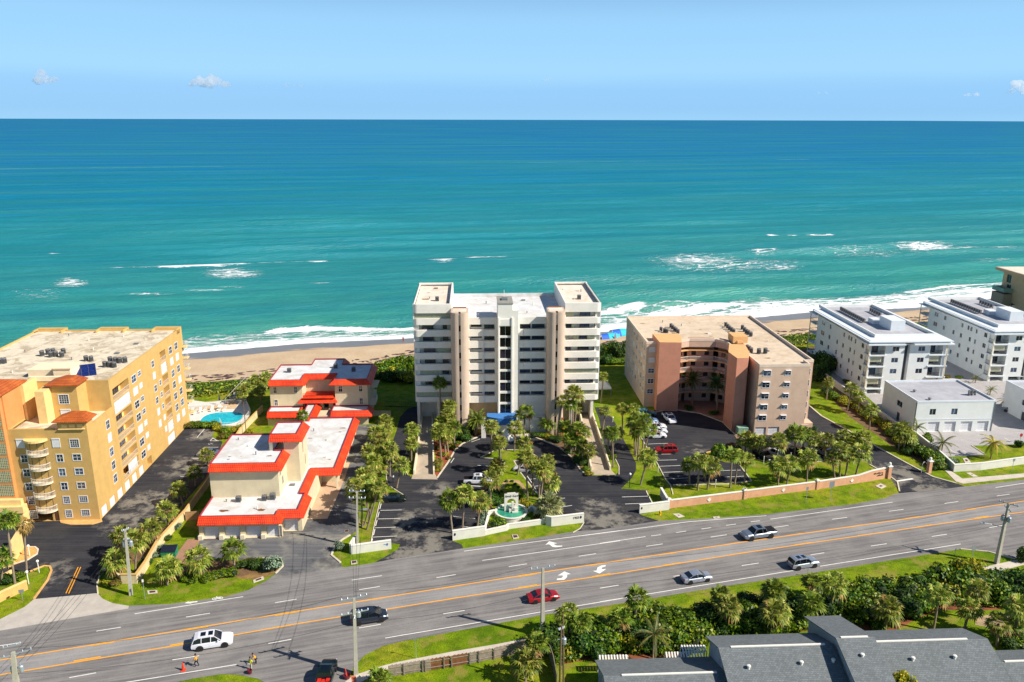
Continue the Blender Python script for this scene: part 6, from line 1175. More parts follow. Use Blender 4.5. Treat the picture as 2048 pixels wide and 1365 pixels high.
row('n', 'sabal palm, {n} from the left between the right ramp and the salmon car park', [(C3(1435, 295), C3(1395, 640), None, 's', .9), (C3(1670, 265), C3(1672, 600), None, 's', .85), (C3(1530, 610), C3(1548, 1055), None, 's2', 1.0), (C3(1600, 600), C3(1500, 930), None, 's', 1.0), (C3(1480, 600), None, 4.5, 's2', .9), (C3(1820, 290), C3(1770, 625), None, 's', 1.05), (C3(1830, 450), C3(1840, 890), None, 's2', 1.1), (C3(1900, 520), C3(1880, 970), None, 's2', 1.15), (C3(1980, 430), C3(1940, 870), None, 's2', 1.0), (C3(1870, 600), None, 5, 's2', .9), (C3(2040, 560), C3(1970, 830), None, 's2', 1.05), (C7(540, 660), C7(460, 970), None, 's', 1.15)])
row('o', 'sabal palm, {n} from the left on the lawn strip inside the salmon street wall', [(C7(1010, 750), C7(1020, 955), None, 's2', 1.0), (C7(1130, 710), C7(1110, 1030), None, 's', 1.05), (C7(1265, 770), C7(1220, 1020), None, 's', 1.15), (C7(1200, 700), None, 4, 's', .8), (C7(1500, 640), C7(1478, 1003), None, 's2', 1.0), (C7(1580, 650), C7(1530, 960), None, 's', 1.0), (C7(1670, 690), C7(1640, 942), None, 's', 1.0),
    (C8(600, 870), C8(605, 1105), None, 's', 1.1), (C8(740, 850), C8(700, 1098), None, 's', 1.0), (C8(945, 790), C8(927, 1065), None, 's', 1.15), (C8(1220, 790), C8(1250, 1022), None, 's', .95), (C8(1310, 690), C8(1305, 1012), None, 's', 1.1), (C8(1410, 760), C8(1365, 1008), None, 's', 1.1), (C8(1550, 720), C8(1480, 995), None, 's', 1.2)])
row('p', 'sabal palm, {n} from the left in the row before the salmon block garages', [(C8(230, 570), C8(232, 720), None, 's', 1.15), (C8(320, 600), C8(285, 735), None, 's', 1.1), (C8(410, 600), None, 3.6, 's', 1.0), (C8(605, 600), C8(588, 805), None, 's', 1.15), (C8(800, 510), C8(793, 745), None, 's2', 1.25), (C8(900, 500), None, 4.2, 's2', 1.0), (C8(985, 560), C8(945, 725), None, 's', 1.1), (C8(1150, 590), C8(1135, 822), None, 's', 1.1), (C8(1340, 540), None, 4.3, 's', 1.1), (C8(1470, 560), None, 4.5, 's', 1.1), (C8(1570, 570), None, 4.6, 's', 1.1), (C8(1420, 610), None, 4, 's', 1.0)])
row('q', 'palm rising out of the clipped hedge, {n} from the left beside the white blocks', [(R1(262, 935), None, 4.5, 's', .85), (R1(470, 1000), C8(1390, 235), None, 's', 1.1), (R1(545, 1070), None, 4.2, 's', .9), (C8(1660, 240), C8(1640, 455), None, 's', 1.0), (R2(580, 690), None, 4.6, 's', 1.3), (R2(640, 740), None, 3.8, 's', 1.1), (R2(690, 770), None, 3, 's2', .9)])
row('c', 'coconut palm, {n} from the left in the yard of the white garages', [(R2(765, 660), R2(735, 745), None, 'coco', .95), (R2(1060, 835), R2(1035, 962), None, 'coco', 1.2), (R2(1635, 835), R2(1600, 1012), None, 'cocoy', 1.15), (R2(1430, 100), R2(1425, 150), None, 'coco', .7), (R2(1605, 230), R2(1590, 285), None, 'coco', .75), (R2(1800, 345), R2(1770, 445), None, 'coco', 1.1)])
row('r', 'date palm, {n} of the two in the shaded courtyard of the salmon block', [(C6(875, 640), C6(875, 860), None, 'date', 1.1), (C6(1080, 670), C6(1088, 915), None, 'date', 1.1)])
row('s', 'slender palm between the tower and the salmon block, {n} from the left', [(C1(1820, 830), C1(1800, 1050), None, 's', .8)])
row('t', 'palm, {n} from the left along the thicket in front of the grey houses', [(R6(235, 390), R6(250, 575), None, 's', 1.0), (R6(345, 460), None, 3.2, 's2', .95), (R6(690, 420), None, 3.2, 's2', 1.0), (R6(830, 250), R6(797, 512), None, 's2', 1.0), (R6(975, 560), None, 3.5, 'coco', 1.15), (R6(1545, 220), R6(1555, 440), None, 's2', .85), (R6(1610, 330), None, 3.8, 's', 1.1), (R4(1600, 930), None, 4.0, 's2', .9), (R4(1610, 1150), None, 4.2, 's', 1.1),
    (R7(40, 340), None, 4.2, 's2', 1.0), (R7(340, 265), R7(345, 525), None, 's2', .9), (R7(520, 290), R7(480, 525), None, 's', 1.05), (R7(340, 440), None, 4, 's2', 1.0), (R7(60, 500), None, 3.5, 's', 1.1), (R7(950, 490), R7(925, 660), None, 's', 1.15), (R7(1365, 370), R7(1315, 655), None, 's', 1.0), (R7(1610, 480), R7(1565, 645), None, 's', 1.0), (R7(1680, 330), None, 4.5, 's', 1.0), (R7(1840, 600), R7(1825, 775), None, 's', .9), (R7(2010, 480), R7(1960, 755), None, 's', 1.1), (R7(1985, 600), None, 2.5, 's2', .8)])
row('u', 'palm, {n} from the left along the wooden fence at the bottom', [(Z6(1860, 1075), None, 1.0, 's2', .9), (R3(1145, 1200), R3(1140, 1350), None, 's', 1.1), (R3(1235, 1045), None, 2.6, 's2', .9)])
KN = {'s': 'sabal_palm', 's2': 'sabal_palm', 'dead': 'dead_palm', 'coco': 'coconut_palm', 'cocoy': 'coconut_palm', 'date': 'date_palm', 'big': 'fan_palm', 'areca': 'areca_palm'}
def plant(name, label, group, g, top, kind, s, k):
    t = thing(name, label, 'palm tree', g, 0, group); v = Vector((top.x - g.x, top.y - g.y, top.z)); L = v.length
    q = v.to_track_quat('Z', 'Y'); rad = {'coco': .13, 'cocoy': .13, 'date': .26, 'big': .3, 'areca': .09}.get(kind, .17)
    tr = mo('trunk', trunk_mesh(k % 4), t); tr.rotation_mode = 'QUATERNION'; tr.rotation_quaternion = q; tr.scale = (rad, rad, L)
    me = {'s': CR_S[k % 6], 's2': CR_S2[k % 3], 'dead': CR_D, 'coco': CR_C[k % 2], 'cocoy': CR_CY, 'date': CR_DATE[0], 'big': CR_BIG, 'areca': CR_ARE}[kind]
    c = mo('crown', me, t, v); c.rotation_euler = (rnd.uniform(-.08, .08), rnd.uniform(-.08, .08), rnd.uniform(0, 6.28)); s *= rnd.uniform(.95, 1.06); c.scale = (s, s, s * rnd.uniform(.9, 1.05))
    if kind == 'areca':
        for i in range(4):
            a = i * 1.6 + .4; o_ = Vector((.8 * math.cos(a), .8 * math.sin(a), 0)); tr2 = mo('trunk', trunk_mesh(0), t); v2 = v * rnd.uniform(.7, 1.05) + o_; q2 = v2.to_track_quat('Z', 'Y'); tr2.rotation_mode = 'QUATERNION'; tr2.rotation_quaternion = q2; tr2.scale = (rad, rad, v2.length)
            c2 = mo('crown', me, t, v2); c2.rotation_euler = (0, 0, rnd.uniform(0, 6)); c2.scale = (.8,) * 3
    return t
k = 0
for area, tmpl, items in PALMS:
    items = sorted([i for i in items if isinstance(i, tuple)], key=lambda i: i[0][0])
    grp = tmpl.replace('{n} from the left ', '').replace('{n} of the three ', '').replace('{n} of the two ', '').replace('{n} from the front left ', '').replace(', ', ' ') if '{n}' in tmpl else None
    for i, (cr, ba, h, kd, s) in enumerate(items):
        k += 1; _, g, top, kd, s, _, _ = palm(area, cr, ba, h, kd, s); plant(KN[kd], tmpl.format(n=ORD[i]), grp, g, top, kd, s, k)
# ---- shrubs
def shrub_mesh(seed, leaf=.2, n_=800, mat=None, flat=.8):
    r = random.Random(seed); b = MB(); lobes = [(Vector((r.uniform(-.5, .5), r.uniform(-.5, .5), r.uniform(.25, .6))), r.uniform(.35, .55)) for _ in range(7)] + [(Vector((0, 0, .4)), .6)]
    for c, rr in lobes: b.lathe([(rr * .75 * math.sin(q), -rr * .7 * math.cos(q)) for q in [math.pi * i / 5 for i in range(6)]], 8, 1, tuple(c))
    for _ in range(n_):
        c, rr = r.choice(lobes); d = Vector((r.gauss(0, 1), r.gauss(0, 1), abs(r.gauss(0, 1)) * 1.0 - .25)).normalized(); p = c + d * rr * r.uniform(.8, 1.12)
        if p.z < .02: continue
        nn = (d + Vector((r.uniform(-.7, .7), r.uniform(-.7, .7), r.uniform(-.3, .7)))).normalized(); a = nn.orthogonal().normalized(); a.rotate(Matrix.Rotation(r.uniform(0, 6.28), 3, nn)); c2 = nn.cross(a); L = leaf * r.uniform(.6, 1.15)
        b.add([p - a * L * .5, p + c2 * L * .32, p + a * L * .55, p - c2 * L * .32], [(0, 1, 2, 3)])
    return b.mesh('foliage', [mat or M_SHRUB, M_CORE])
SH = {'g': [shrub_mesh(i) for i in range(4)], 'y': [shrub_mesh(10 + i, .2, 800, M_SHRUBY) for i in range(2)], 'd': [shrub_mesh(20 + i, .18, 800, M_SHRUBD) for i in range(2)], 'v': [shrub_mesh(30, .15, 900, M_SILV)], 'p': [shrub_mesh(40, .16, 800, leaf_mat('reddish_shrub_leaf', '#5a2a18', '#7a6a20', '#9a9a2c'))]}
def shrub(label, p, r, h, kind='g', group=None, name='shrub', cat='shrub'):
    t = thing(name, label, cat, (p.x, p.y, getattr(p, 'z', 0)), rnd.uniform(0, 6), group); o = mo('foliage', rnd.choice(SH[kind]), t); o.scale = (r, r, h); return t
def shrubs(tmpl, items, f, group, name='shrub'):
    items = sorted(items, key=lambda q: f(q[0], q[1])[0])
    for i, q in enumerate(items):
        x, y, r, h, kd = q; p = G(*f(x, y), h * .35); p.z = 0; shrub(tmpl.format(n=ORD[i]) if i < 30 else tmpl.format(n='last'), p, r, h, kd, group, name)
shrubs('leafy sea grape shrub, {n} from the left in the thicket before the low grey house', [(x, y, r, h, k_) for x, y, r, h, k_ in
    [(110, 590, 2.6, 2.8, 'd'), (60, 640, 2.2, 2.4, 'd'), (250, 650, 2.2, 2.0, 'g'), (235, 720, 1.6, 1.4, 'y'), (370, 560, 2.0, 2.2, 'g'), (450, 500, 2.2, 2.6, 'g'), (380, 640, 2.6, 2.6, 'd'), (520, 560, 2.6, 2.8, 'g'), (600, 640, 2.5, 2.4, 'g'), (480, 690, 2.2, 2.0, 'd'), (650, 480, 1.8, 1.8, 'd'), (740, 640, 1.9, 1.9, 'y'), (810, 560, 1.8, 2.0, 'd'), (890, 450, 2.4, 2.8, 'g'), (1000, 430, 2.6, 3.0, 'g'), (930, 560, 2.3, 2.4, 'd'), (1060, 520, 2.8, 3.0, 'g'), (1130, 430, 2.4, 2.8, 'g'), (1180, 560, 2.8, 3.0, 'g'), (1280, 500, 2.6, 2.8, 'g'), (1330, 590, 2.6, 2.8, 'g'), (1230, 640, 2.2, 2.2, 'd'), (1060, 640, 2.2, 2.2, 'g'), (1400, 540, 2.3, 2.5, 'g'), (940, 660, 1.6, 1.5, 'd')]], R6, 'shrubs of the roadside thicket', 'sea_grape_shrub')
shrubs('leafy sea grape shrub, {n} from the left in the middle thicket behind grey roofs', [(1410, 380, 2.4, 2.8, 'd'), (1480, 440, 2.4, 2.6, 'd'), (1500, 520, 2.0, 2.0, 'd'), (1600, 420, 2.4, 2.6, 'd'), (1660, 500, 2.4, 2.6, 'g'), (1750, 380, 2.6, 3.0, 'g'), (1720, 270, 1.6, 1.8, 'd'), (1790, 290, 1.8, 2.0, 'd'), (1860, 430, 2.6, 2.8, 'g'), (1850, 520, 2.4, 2.4, 'g'), (1940, 330, 2.2, 2.6, 'd'), (1960, 420, 2.4, 2.8, 'd'), (2010, 500, 2.2, 2.4, 'g')], R6, 'shrubs of the roadside thicket', 'sea_grape_shrub')
shrubs('leafy sea grape shrub, {n} from the left in the right-hand thicket under the street pole', [(130, 420, 2.4, 2.8, 'g'), (210, 470, 2.6, 2.6, 'd'), (190, 600, 2.0, 2.0, 'g'), (260, 560, 2.0, 1.8, 'g'), (400, 360, 2.0, 2.2, 'g'), (440, 470, 2.2, 2.4, 'd'), (560, 420, 2.4, 2.6, 'd'), (640, 350, 2.4, 2.8, 'g'), (680, 440, 2.6, 2.8, 'g'), (760, 360, 2.6, 3.0, 'g'), (740, 500, 2.6, 2.6, 'g'), (820, 440, 2.6, 2.8, 'g'), (870, 340, 2.4, 2.6, 'd'), (880, 530, 2.4, 2.2, 'g'), (960, 320, 2.4, 2.8, 'g'), (1050, 390, 2.6, 3.0, 'd'), (1100, 490, 2.6, 2.8, 'd'), (1130, 340, 2.4, 2.8, 'g'), (1230, 330, 2.4, 2.8, 'd'), (1210, 440, 2.4, 2.6, 'g')], R7, 'shrubs of the roadside thicket', 'sea_grape_shrub')
shrubs('big leafy shrub, {n} from the left in the thicket at the right edge', [(1370, 230, 2.8, 3.6, 'g'), (1450, 310, 2.2, 2.4, 'y'), (1430, 260, 2.2, 2.6, 'g'), (1560, 290, 3.0, 3.6, 'g'), (1650, 200, 3.0, 3.8, 'y'), (1560, 200, 2.6, 3.2, 'g'), (1680, 280, 2.6, 3.0, 'g'), (1750, 330, 2.6, 2.8, 'g'), (1830, 260, 2.4, 2.8, 'd'), (1860, 360, 2.6, 2.8, 'g'), (1930, 250, 2.4, 2.8, 'd'), (1960, 380, 2.4, 2.6, 'd'), (2020, 280, 2.4, 3.0, 'd'), (2040, 60, 1.4, 2.2, 'd'), (2035, 400, 2.4, 2.8, 'd'), (880, 640, 1.4, 1.3, 'g'), (2020, 650, 2.0, 1.8, 'g'), (1930, 760, 1.8, 1.4, 'd'), (2040, 760, 1.8, 1.4, 'g')], R7, 'shrubs of the right-hand thicket', 'sea_grape_shrub')
shrubs('clipped hedge bush, {n} from the left in the hedge along the salmon block drive', [(1210, 60, 1.8, 1.6, 'g'), (1270, 90, 1.8, 1.6, 'g'), (1330, 110, 1.8, 1.7, 'y'), (1380, 150, 1.8, 1.6, 'y'), (1440, 170, 1.8, 1.6, 'y'), (1500, 200, 1.8, 1.7, 'y'), (1560, 240, 1.8, 1.6, 'y'), (1620, 290, 1.8, 1.6, 'y'), (1680, 330, 1.8, 1.7, 'y'), (1740, 360, 1.8, 1.7, 'y'), (1800, 400, 1.8, 1.7, 'y'), (1860, 450, 1.9, 1.8, 'y'), (1920, 500, 1.9, 1.8, 'g'), (1980, 560, 2.0, 1.9, 'g'), (1150, 20, 1.8, 1.7, 'd')], C8, 'hedge bushes along the salmon block drive', 'hedge_bush')
shrubs('leafy hedge bush, {n} from the left between the white blocks and the entrance pillar', [(560, 820, 1.4, 1.4, 'y'), (600, 880, 1.6, 1.2, 'g'), (640, 930, 1.8, 1.3, 'd'), (720, 870, 1.9, 2.0, 'g'), (790, 920, 2.0, 2.0, 'g'), (860, 960, 2.0, 2.1, 'g'), (930, 1010, 2.0, 2.1, 'g'), (1000, 1050, 2.1, 2.2, 'g'), (1020, 1100, 1.7, 1.7, 'g'), (960, 1110, 1.4, 1.2, 'd'), (870, 800, 1.3, 1.9, 'g'), (880, 760, 1.0, 1.6, 'g'), (960, 900, 1.2, .9, 'd'), (1160, 1040, 1.3, 1.0, 'v'), (1215, 1040, 1.0, .8, 'g'), (1925, 850, 1.2, 1.5, 'd')], R2, 'hedge bushes along the salmon block drive', 'hedge_bush')
shrubs('dark tree-like shrub, {n} from the left beside the nearer white block', [(170, 760, 3.2, 5.0, 'd'), (260, 790, 3.0, 5.0, 'd'), (160, 880, 2.4, 3.6, 'd'), (210, 850, 2.6, 4.0, 'd'), (420, 930, 1.2, 1.0, 'd'), (1340, 880, 1.3, .8, 'p'), (1440, 885, 1.2, .7, 'g')], R1, 'shrubs by the white blocks')
shrubs('low planter bush, {n} from the left before the garages', [(160, 1150, 1.6, .9, 'g'), (210, 1170, 1.5, .8, 'g'), (330, 1160, 1.5, .9, 'g'), (400, 1150, 1.5, .9, 'g'), (470, 1130, 1.5, .9, 'g'), (540, 1120, 1.5, 1.0, 'g'), (645, 1045, 1.3, 1.1, 'd'), (770, 1045, 1.6, 1.2, 'd'), (850, 1050, 1.5, 1.2, 'd'), (720, 1010, 1.1, .8, 'p'), (800, 1010, 1.0, .7, 'g')], Z5, 'planter bushes before the garages')
shrubs('round silvery bush beside the driveway kerb, {n} of the two', [(945, 1045, 1.9, 2.3, 'v'), (1545, 890, 1.0, 1.6, 'v')], Z5, 'round silvery bushes')
shrubs('bush in the planter beside the yellow block, {n} from the left', [(1450, 900, 1.3, .9, 'v'), (1400, 960, 1.2, .9, 'v'), (1520, 800, 1.2, .9, 'd'), (1600, 700, 1.2, .9, 'v'), (1340, 1020, 1.2, .8, 'd'), (1010, 1150, 1.4, 1.1, 'd'), (975, 1215, .9, .7, 'y'), (1060, 1205, 1.2, .8, 'p'), (960, 1130, 1.2, .9, 'd'), (1700, 600, 1.1, .8, 'd')], Z2, 'bushes beside the yellow block planter')
shrubs('bush near the left edge wall, {n} from the left', [(70, 1190, 1.3, 1.2, 'd'), (160, 1150, 1.2, 1.0, 'g'), (110, 1310, .7, .6, 'p'), (70, 1340, .6, .4, 'p'), (20, 1170, 1.2, 1.3, 'g')], Z2, 'bushes at the left edge')
shrubs('bush beside the pool, {n} from the left', [(100, 700, 1.5, 1.3, 'p'), (160, 690, 1.5, 1.3, 'g'), (215, 690, 1.5, 1.4, 'g'), (265, 690, 1.5, 1.4, 'g'), (320, 690, 1.5, 1.4, 'g'), (370, 685, 1.5, 1.4, 'g'), (385, 715, 1.4, 1.4, 'y'), (470, 745, 1.6, 1.3, 'g'), (530, 735, 1.6, 1.4, 'y'), (430, 790, 1.5, 1.1, 'p'), (590, 720, 1.3, 1.0, 'd'), (680, 745, 1.3, .9, 'y'), (480, 790, 1.3, 1.0, 'g')], Z4, 'bushes around the pool')
shrubs('bush by the tower entrance, {n} from the left', [(1400, 620, 2.2, 2.6, 'd'), (1450, 660, 1.8, 1.8, 'd'), (1320, 640, 1.6, 1.8, 'd'), (1250, 780, 1.2, .8, 'y'), (1320, 730, 1.1, .7, 'g'), (1150, 880, 1.0, .8, 'y'), (1180, 780, 1.0, .8, 'd'), (1090, 880, .9, .6, 'p'), (1060, 800, .9, .9, 'p'), (1050, 1100, .9, .6, 'y'), (1500, 540, 1.6, 2.4, 'd'), (1210, 930, .8, .6, 'p')], C2, 'bushes by the tower entrance')
shrubs('bush under the right-hand palms of the tower entrance, {n} from the left', [(480, 620, 1.3, .9, 'd'), (560, 620, 1.4, .9, 'g'), (640, 640, 1.4, .9, 'y'), (720, 670, 1.5, 1.0, 'd'), (790, 690, 1.5, 1.1, 'd'), (860, 660, 1.4, 1.3, 'p'), (950, 850, 1.3, 1.0, 'd'), (1050, 960, 1.5, 1.4, 'd'), (1130, 1000, 1.4, 1.1, 'd'), (1180, 1080, 1.3, .9, 'g'), (1210, 1140, 1.1, .8, 'y'), (1010, 760, 1.4, 1.5, 'd'), (1550, 920, 1.0, .9, 'g')], C3, 'bushes under the entrance palms')
shrubs('bush around the fountain, {n} from the left', [(745, 745, 2.0, 1.5, 'g'), (560, 680, 1.0, 1.2, 'v'), (540, 760, 1.0, 1.2, 'v'), (580, 625, .9, 1.2, 'v'), (700, 460, 2.0, 1.8, 'd'), (690, 380, 1.6, 1.6, 'd'), (760, 480, 1.4, 1.3, 'd'), (650, 470, 1.3, 1.4, 'd'), (1060, 480, 1.1, 1.1, 'y'), (1120, 520, 1.0, 1.0, 'y'), (930, 770, .9, .6, 'p'), (1100, 720, 1.0, 1.1, 'd'), (1270, 660, 1.4, 1.0, 'p'), (1060, 410, 1.2, .8, 'g'), (1230, 530, 1.1, .9, 'p'), (780, 350, .5, .5, 'd'), (960, 250, .45, .5, 'd'), (925, 215, .45, .5, 'd'), (1000, 290, .45, .5, 'd'), (850, 215, .45, .5, 'd')], C5, 'bushes around the fountain')
shrubs('round clipped bush, {n} from the left beside the salmon car park', [(1355, 620, 2.2, 3.0, 'g'), (1270, 150, 1.0, .7, 'g'), (1010, 95, 1.6, .9, 'd'), (1300, 150, 1.3, .9, 'd')], C7, 'clipped bushes of the salmon block')
shrubs('clipped bush by the salmon garages, {n} from the left', [(740, 470, 1.6, 1.8, 'd'), (960, 460, 1.7, 1.8, 'd'), (870, 450, 1.7, 1.9, 'd')], C8, 'clipped bushes of the salmon block')
g = G(1802, 1350, 6.0); t = thing('small_tree', 'small yellow-green tree rising in front of the grey roofs at the bottom edge', 'tree', (g.x, g.y, 0)); o = mo('crown', SH['y'][0], t, (0, 0, 3.6)); o.scale = (1.7, 1.7, 2.8); o = mo('trunk', trunk_mesh(1), t); o.scale = (.12, .12, 4.2)
# ---- dune scrub (ground cover nobody could count)
def dune(name, s0, s1, t0, t1, n_, hmax, mats, sd):
    r = np.random.RandomState(sd); b = MB(); V = []; F_ = []; Mi = []
    for i in range(n_):
        s = r.uniform(s0, s1); te = np.interp(s, DLS, DLT) - .8; t = te - r.uniform(t1, t0) if False else te - (t0 + (t1 - t0) * r.rand())
        hh = hmax * (.35 + .65 * float(vnoise(np.array([s / 7.0]), np.array([t / 5.0]), 33)[0])); z = hh * (1 - r.rand() ** 2 * .45); x, y = s * SX[0] + t * TX[0], s * SX[1] + t * TX[1]
        nn = Vector((r.uniform(-.8, .8), r.uniform(-.8, .8), .8)).normalized(); a = nn.orthogonal().normalized(); a.rotate(Matrix.Rotation(r.uniform(0, 6.28), 3, nn)); c2 = nn.cross(a); L = r.uniform(.35, .8); p = Vector((x, y, z))
        k0 = len(V); V += [tuple(p - a * L * .5), tuple(p + c2 * L * .4), tuple(p + a * L * .5), tuple(p - c2 * L * .4)]; F_.append((k0, k0 + 1, k0 + 2, k0 + 3)); Mi.append(0)
    b.v, b.f, b.m = V, F_, Mi; o = b.build(name, mats); o['kind'] = 'stuff'; return o
M_DS = leaf_mat('dune_leaf', '#4a6410', '#728412', '#a4a030')
dune('dune_scrub', -330, 330, 2, 13, 30000, 1.1, [M_DS], 1); dune('dune_sea_grape', -330, 330, 2, 9, 14000, 1.4, [M_SHRUB], 2)
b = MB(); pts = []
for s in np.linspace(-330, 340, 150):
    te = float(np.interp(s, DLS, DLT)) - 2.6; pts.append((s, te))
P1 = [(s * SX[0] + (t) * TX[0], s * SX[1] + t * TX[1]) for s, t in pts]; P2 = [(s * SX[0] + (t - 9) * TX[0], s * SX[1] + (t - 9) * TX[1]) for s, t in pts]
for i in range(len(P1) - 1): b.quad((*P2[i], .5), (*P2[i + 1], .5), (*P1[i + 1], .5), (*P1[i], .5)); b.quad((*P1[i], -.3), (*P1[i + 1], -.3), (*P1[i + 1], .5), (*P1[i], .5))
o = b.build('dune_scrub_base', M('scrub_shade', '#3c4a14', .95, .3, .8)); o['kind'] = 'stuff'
shrubs('tall dune shrub, {n} from the left between the beach house and the tower', [(1860, 190, 3.4, 4.0, 'g'), (1900, 230, 3.4, 3.6, 'g'), (1950, 170, 3.2, 4.0, 'g'), (1930, 250, 3.0, 3.2, 'd'), (1990, 220, 3.0, 3.6, 'y')], Z4, 'tall dune shrubs')
shrubs('tall dune shrub, {n} from the left beside the left wing of the tower', [(60, 760, 3.6, 4.4, 'g'), (130, 740, 3.6, 4.6, 'g'), (190, 740, 3.4, 4.8, 'g'), (110, 820, 3.0, 3.4, 'd'), (170, 840, 3.0, 3.4, 'y'), (30, 830, 3.0, 3.2, 'd')], C1, 'tall dune shrubs')
shrubs('tall dune shrub, {n} from the left between the tower and the salmon block', [(110, 410, 3.0, 3.6, 'd'), (150, 400, 3.2, 4.0, 'g'), (200, 400, 3.2, 4.4, 'd'), (250, 410, 3.2, 4.4, 'd'), (290, 400, 3.0, 4.2, 'd'), (130, 480, 2.2, 2.8, 'd'), (200, 490, 2.0, 1.6, 'g'), (270, 490, 2.0, 1.6, 'g')], C6, 'tall dune shrubs')
# undergrowth filling the roadside thicket
b = MB(); r = random.Random(9); bl_ = [(1110, 1290, 1335), (1200, 1275, 1312), (1300, 1258, 1312), (1400, 1240, 1285), (1500, 1230, 1268), (1620, 1205, 1250), (1740, 1195, 1255), (1860, 1178, 1215), (1960, 1172, 1215), (2060, 1165, 1225)]
for i in range(15000):
    q = r.uniform(0, len(bl_) - 1.001); j = int(q); f = q - j; A_, B_ = bl_[j], bl_[j + 1]; x = A_[0] + (B_[0] - A_[0]) * f; y0 = A_[1] + (B_[1] - A_[1]) * f; y1 = A_[2] + (B_[2] - A_[2]) * f; g = G(x, r.uniform(y0, y1)); p = Vector((g.x, g.y, r.uniform(.1, 1.1) * (.5 + .9 * float(vnoise(np.array([g.x / 3]), np.array([g.y / 3]), 5)[0]))))
    nn = Vector((r.uniform(-.8, .8), r.uniform(-.8, .8), .8)).normalized(); a = nn.orthogonal().normalized(); a.rotate(Matrix.Rotation(r.uniform(0, 6.28), 3, nn)); c2 = nn.cross(a); L = r.uniform(.25, .55); b.add([p - a * L * .5, p + c2 * L * .35, p + a * L * .5, p - c2 * L * .35], [(0, 1, 2, 3)])
o = b.build('undergrowth', M_SHRUB); o['kind'] = 'stuff'
# seaweed wrack on the beach
b = MB(); r = random.Random(5)
for i in range(900):
    s = r.uniform(-190, 260); u = r.random(); te = np.interp(s, DLS, DLT); t = te + 3 + (r.gauss(0, .9) if u < .45 else 4.5 + r.gauss(0, 1.3)) + 2 * math.sin(s / 14)
    z = float(beach_z(np.array([s]), np.array([t]))[0]) + .05; L = r.uniform(.3, 1.8); w = r.uniform(.1, .35); x, y = s * SX[0] + t * TX[0], s * SX[1] + t * TX[1]
    pts = [(x + L * math.cos(a) * SX[0] * r.uniform(.6, 1.1) - w * math.sin(a) * SX[1] * 2, y + L * math.cos(a) * SX[1] + w * math.sin(a) * 2 * r.uniform(.6, 1.1)) for a in [j * math.tau / 7 for j in range(7)]]; b.poly(pts, z + .04)
o = b.build('seaweed', M('seaweed_brown', '#4a3038', .9, .3, 2)); o['kind'] = 'stuff'
# ================================================================== vehicles
M_TYRE = M('tyre_rubber', '#1b1b1c', .85, .1, 5); M_RIM = M('wheel_rim', '#9a9ca0', .35, .05, 3, .6); M_CGL = mat_glass('car_glass', '#10161f', .05); M_HL = M('headlight_glass', '#dfe6ea', .15, .05, 3); M_TL = M('taillight_red', '#8c1010', .2, .05, 3); M_BLK = M('black_plastic', '#141416', .6, .1, 5)
def paint(name, col, metal=.25):
    n = NT(name); c = lin(col); n.rough(.28); n.b.inputs['Metallic'].default_value = metal; n.b.inputs['Coat Weight'].default_value = .6; n.b.inputs['Coat Roughness'].default_value = .06
    n.base(n.ramp(n.noise(n.coord(), 1.1, 3), [(.3, mul(c, .9)), (.7, mul(c, 1.05))])); return n.m
# side profiles: (x, z) lower body top line; cabin: roof line
CARS = {'sedan': dict(L=4.8, W=1.84, bot=.22, body=[(-2.38, .55), (-2.4, .82), (-2.3, .98), (-1.7, 1.02), (-1.0, 1.0), (.85, .98), (1.5, .9), (2.1, .78), (2.35, .62), (2.4, .42)], cab=[(-1.75, 1.0), (-1.0, 1.36), (-.4, 1.44), (.25, 1.42), (.6, 1.32), (1.2, .98)], wx=1.42, wr=.34),
        'suv': dict(L=4.9, W=1.94, bot=.28, body=[(-2.4, .5), (-2.45, .9), (-2.38, 1.12), (-1.6, 1.14), (.9, 1.12), (1.5, 1.06), (2.1, .98), (2.38, .8), (2.42, .5)], cab=[(-2.3, 1.12), (-2.05, 1.62), (-1.6, 1.74), (-.2, 1.76), (.3, 1.7), (1.1, 1.12)], wx=1.45, wr=.38),
        'van': dict(L=5.1, W=1.98, bot=.24, body=[(-2.5, .5), (-2.55, .9), (-2.45, 1.12), (-1.6, 1.14), (1.2, 1.1), (1.9, .98), (2.4, .8), (2.54, .55)], cab=[(-2.42, 1.12), (-2.2, 1.62), (-1.7, 1.74), (.1, 1.75), (.7, 1.62), (1.75, 1.08)], wx=1.52, wr=.36),
        'pickup': dict(L=5.8, W=2.0, bot=.38, body=[(-2.88, .6), (-2.9, 1.0), (-2.85, 1.18), (-1.0, 1.18), (.9, 1.18), (1.6, 1.16), (2.4, 1.1), (2.84, .95), (2.9, .6)], cab=[(-1.05, 1.18), (-.85, 1.78), (-.5, 1.88), (.5, 1.87), (.85, 1.78), (1.45, 1.18)], wx=1.78, wr=.42)}
_car = {}
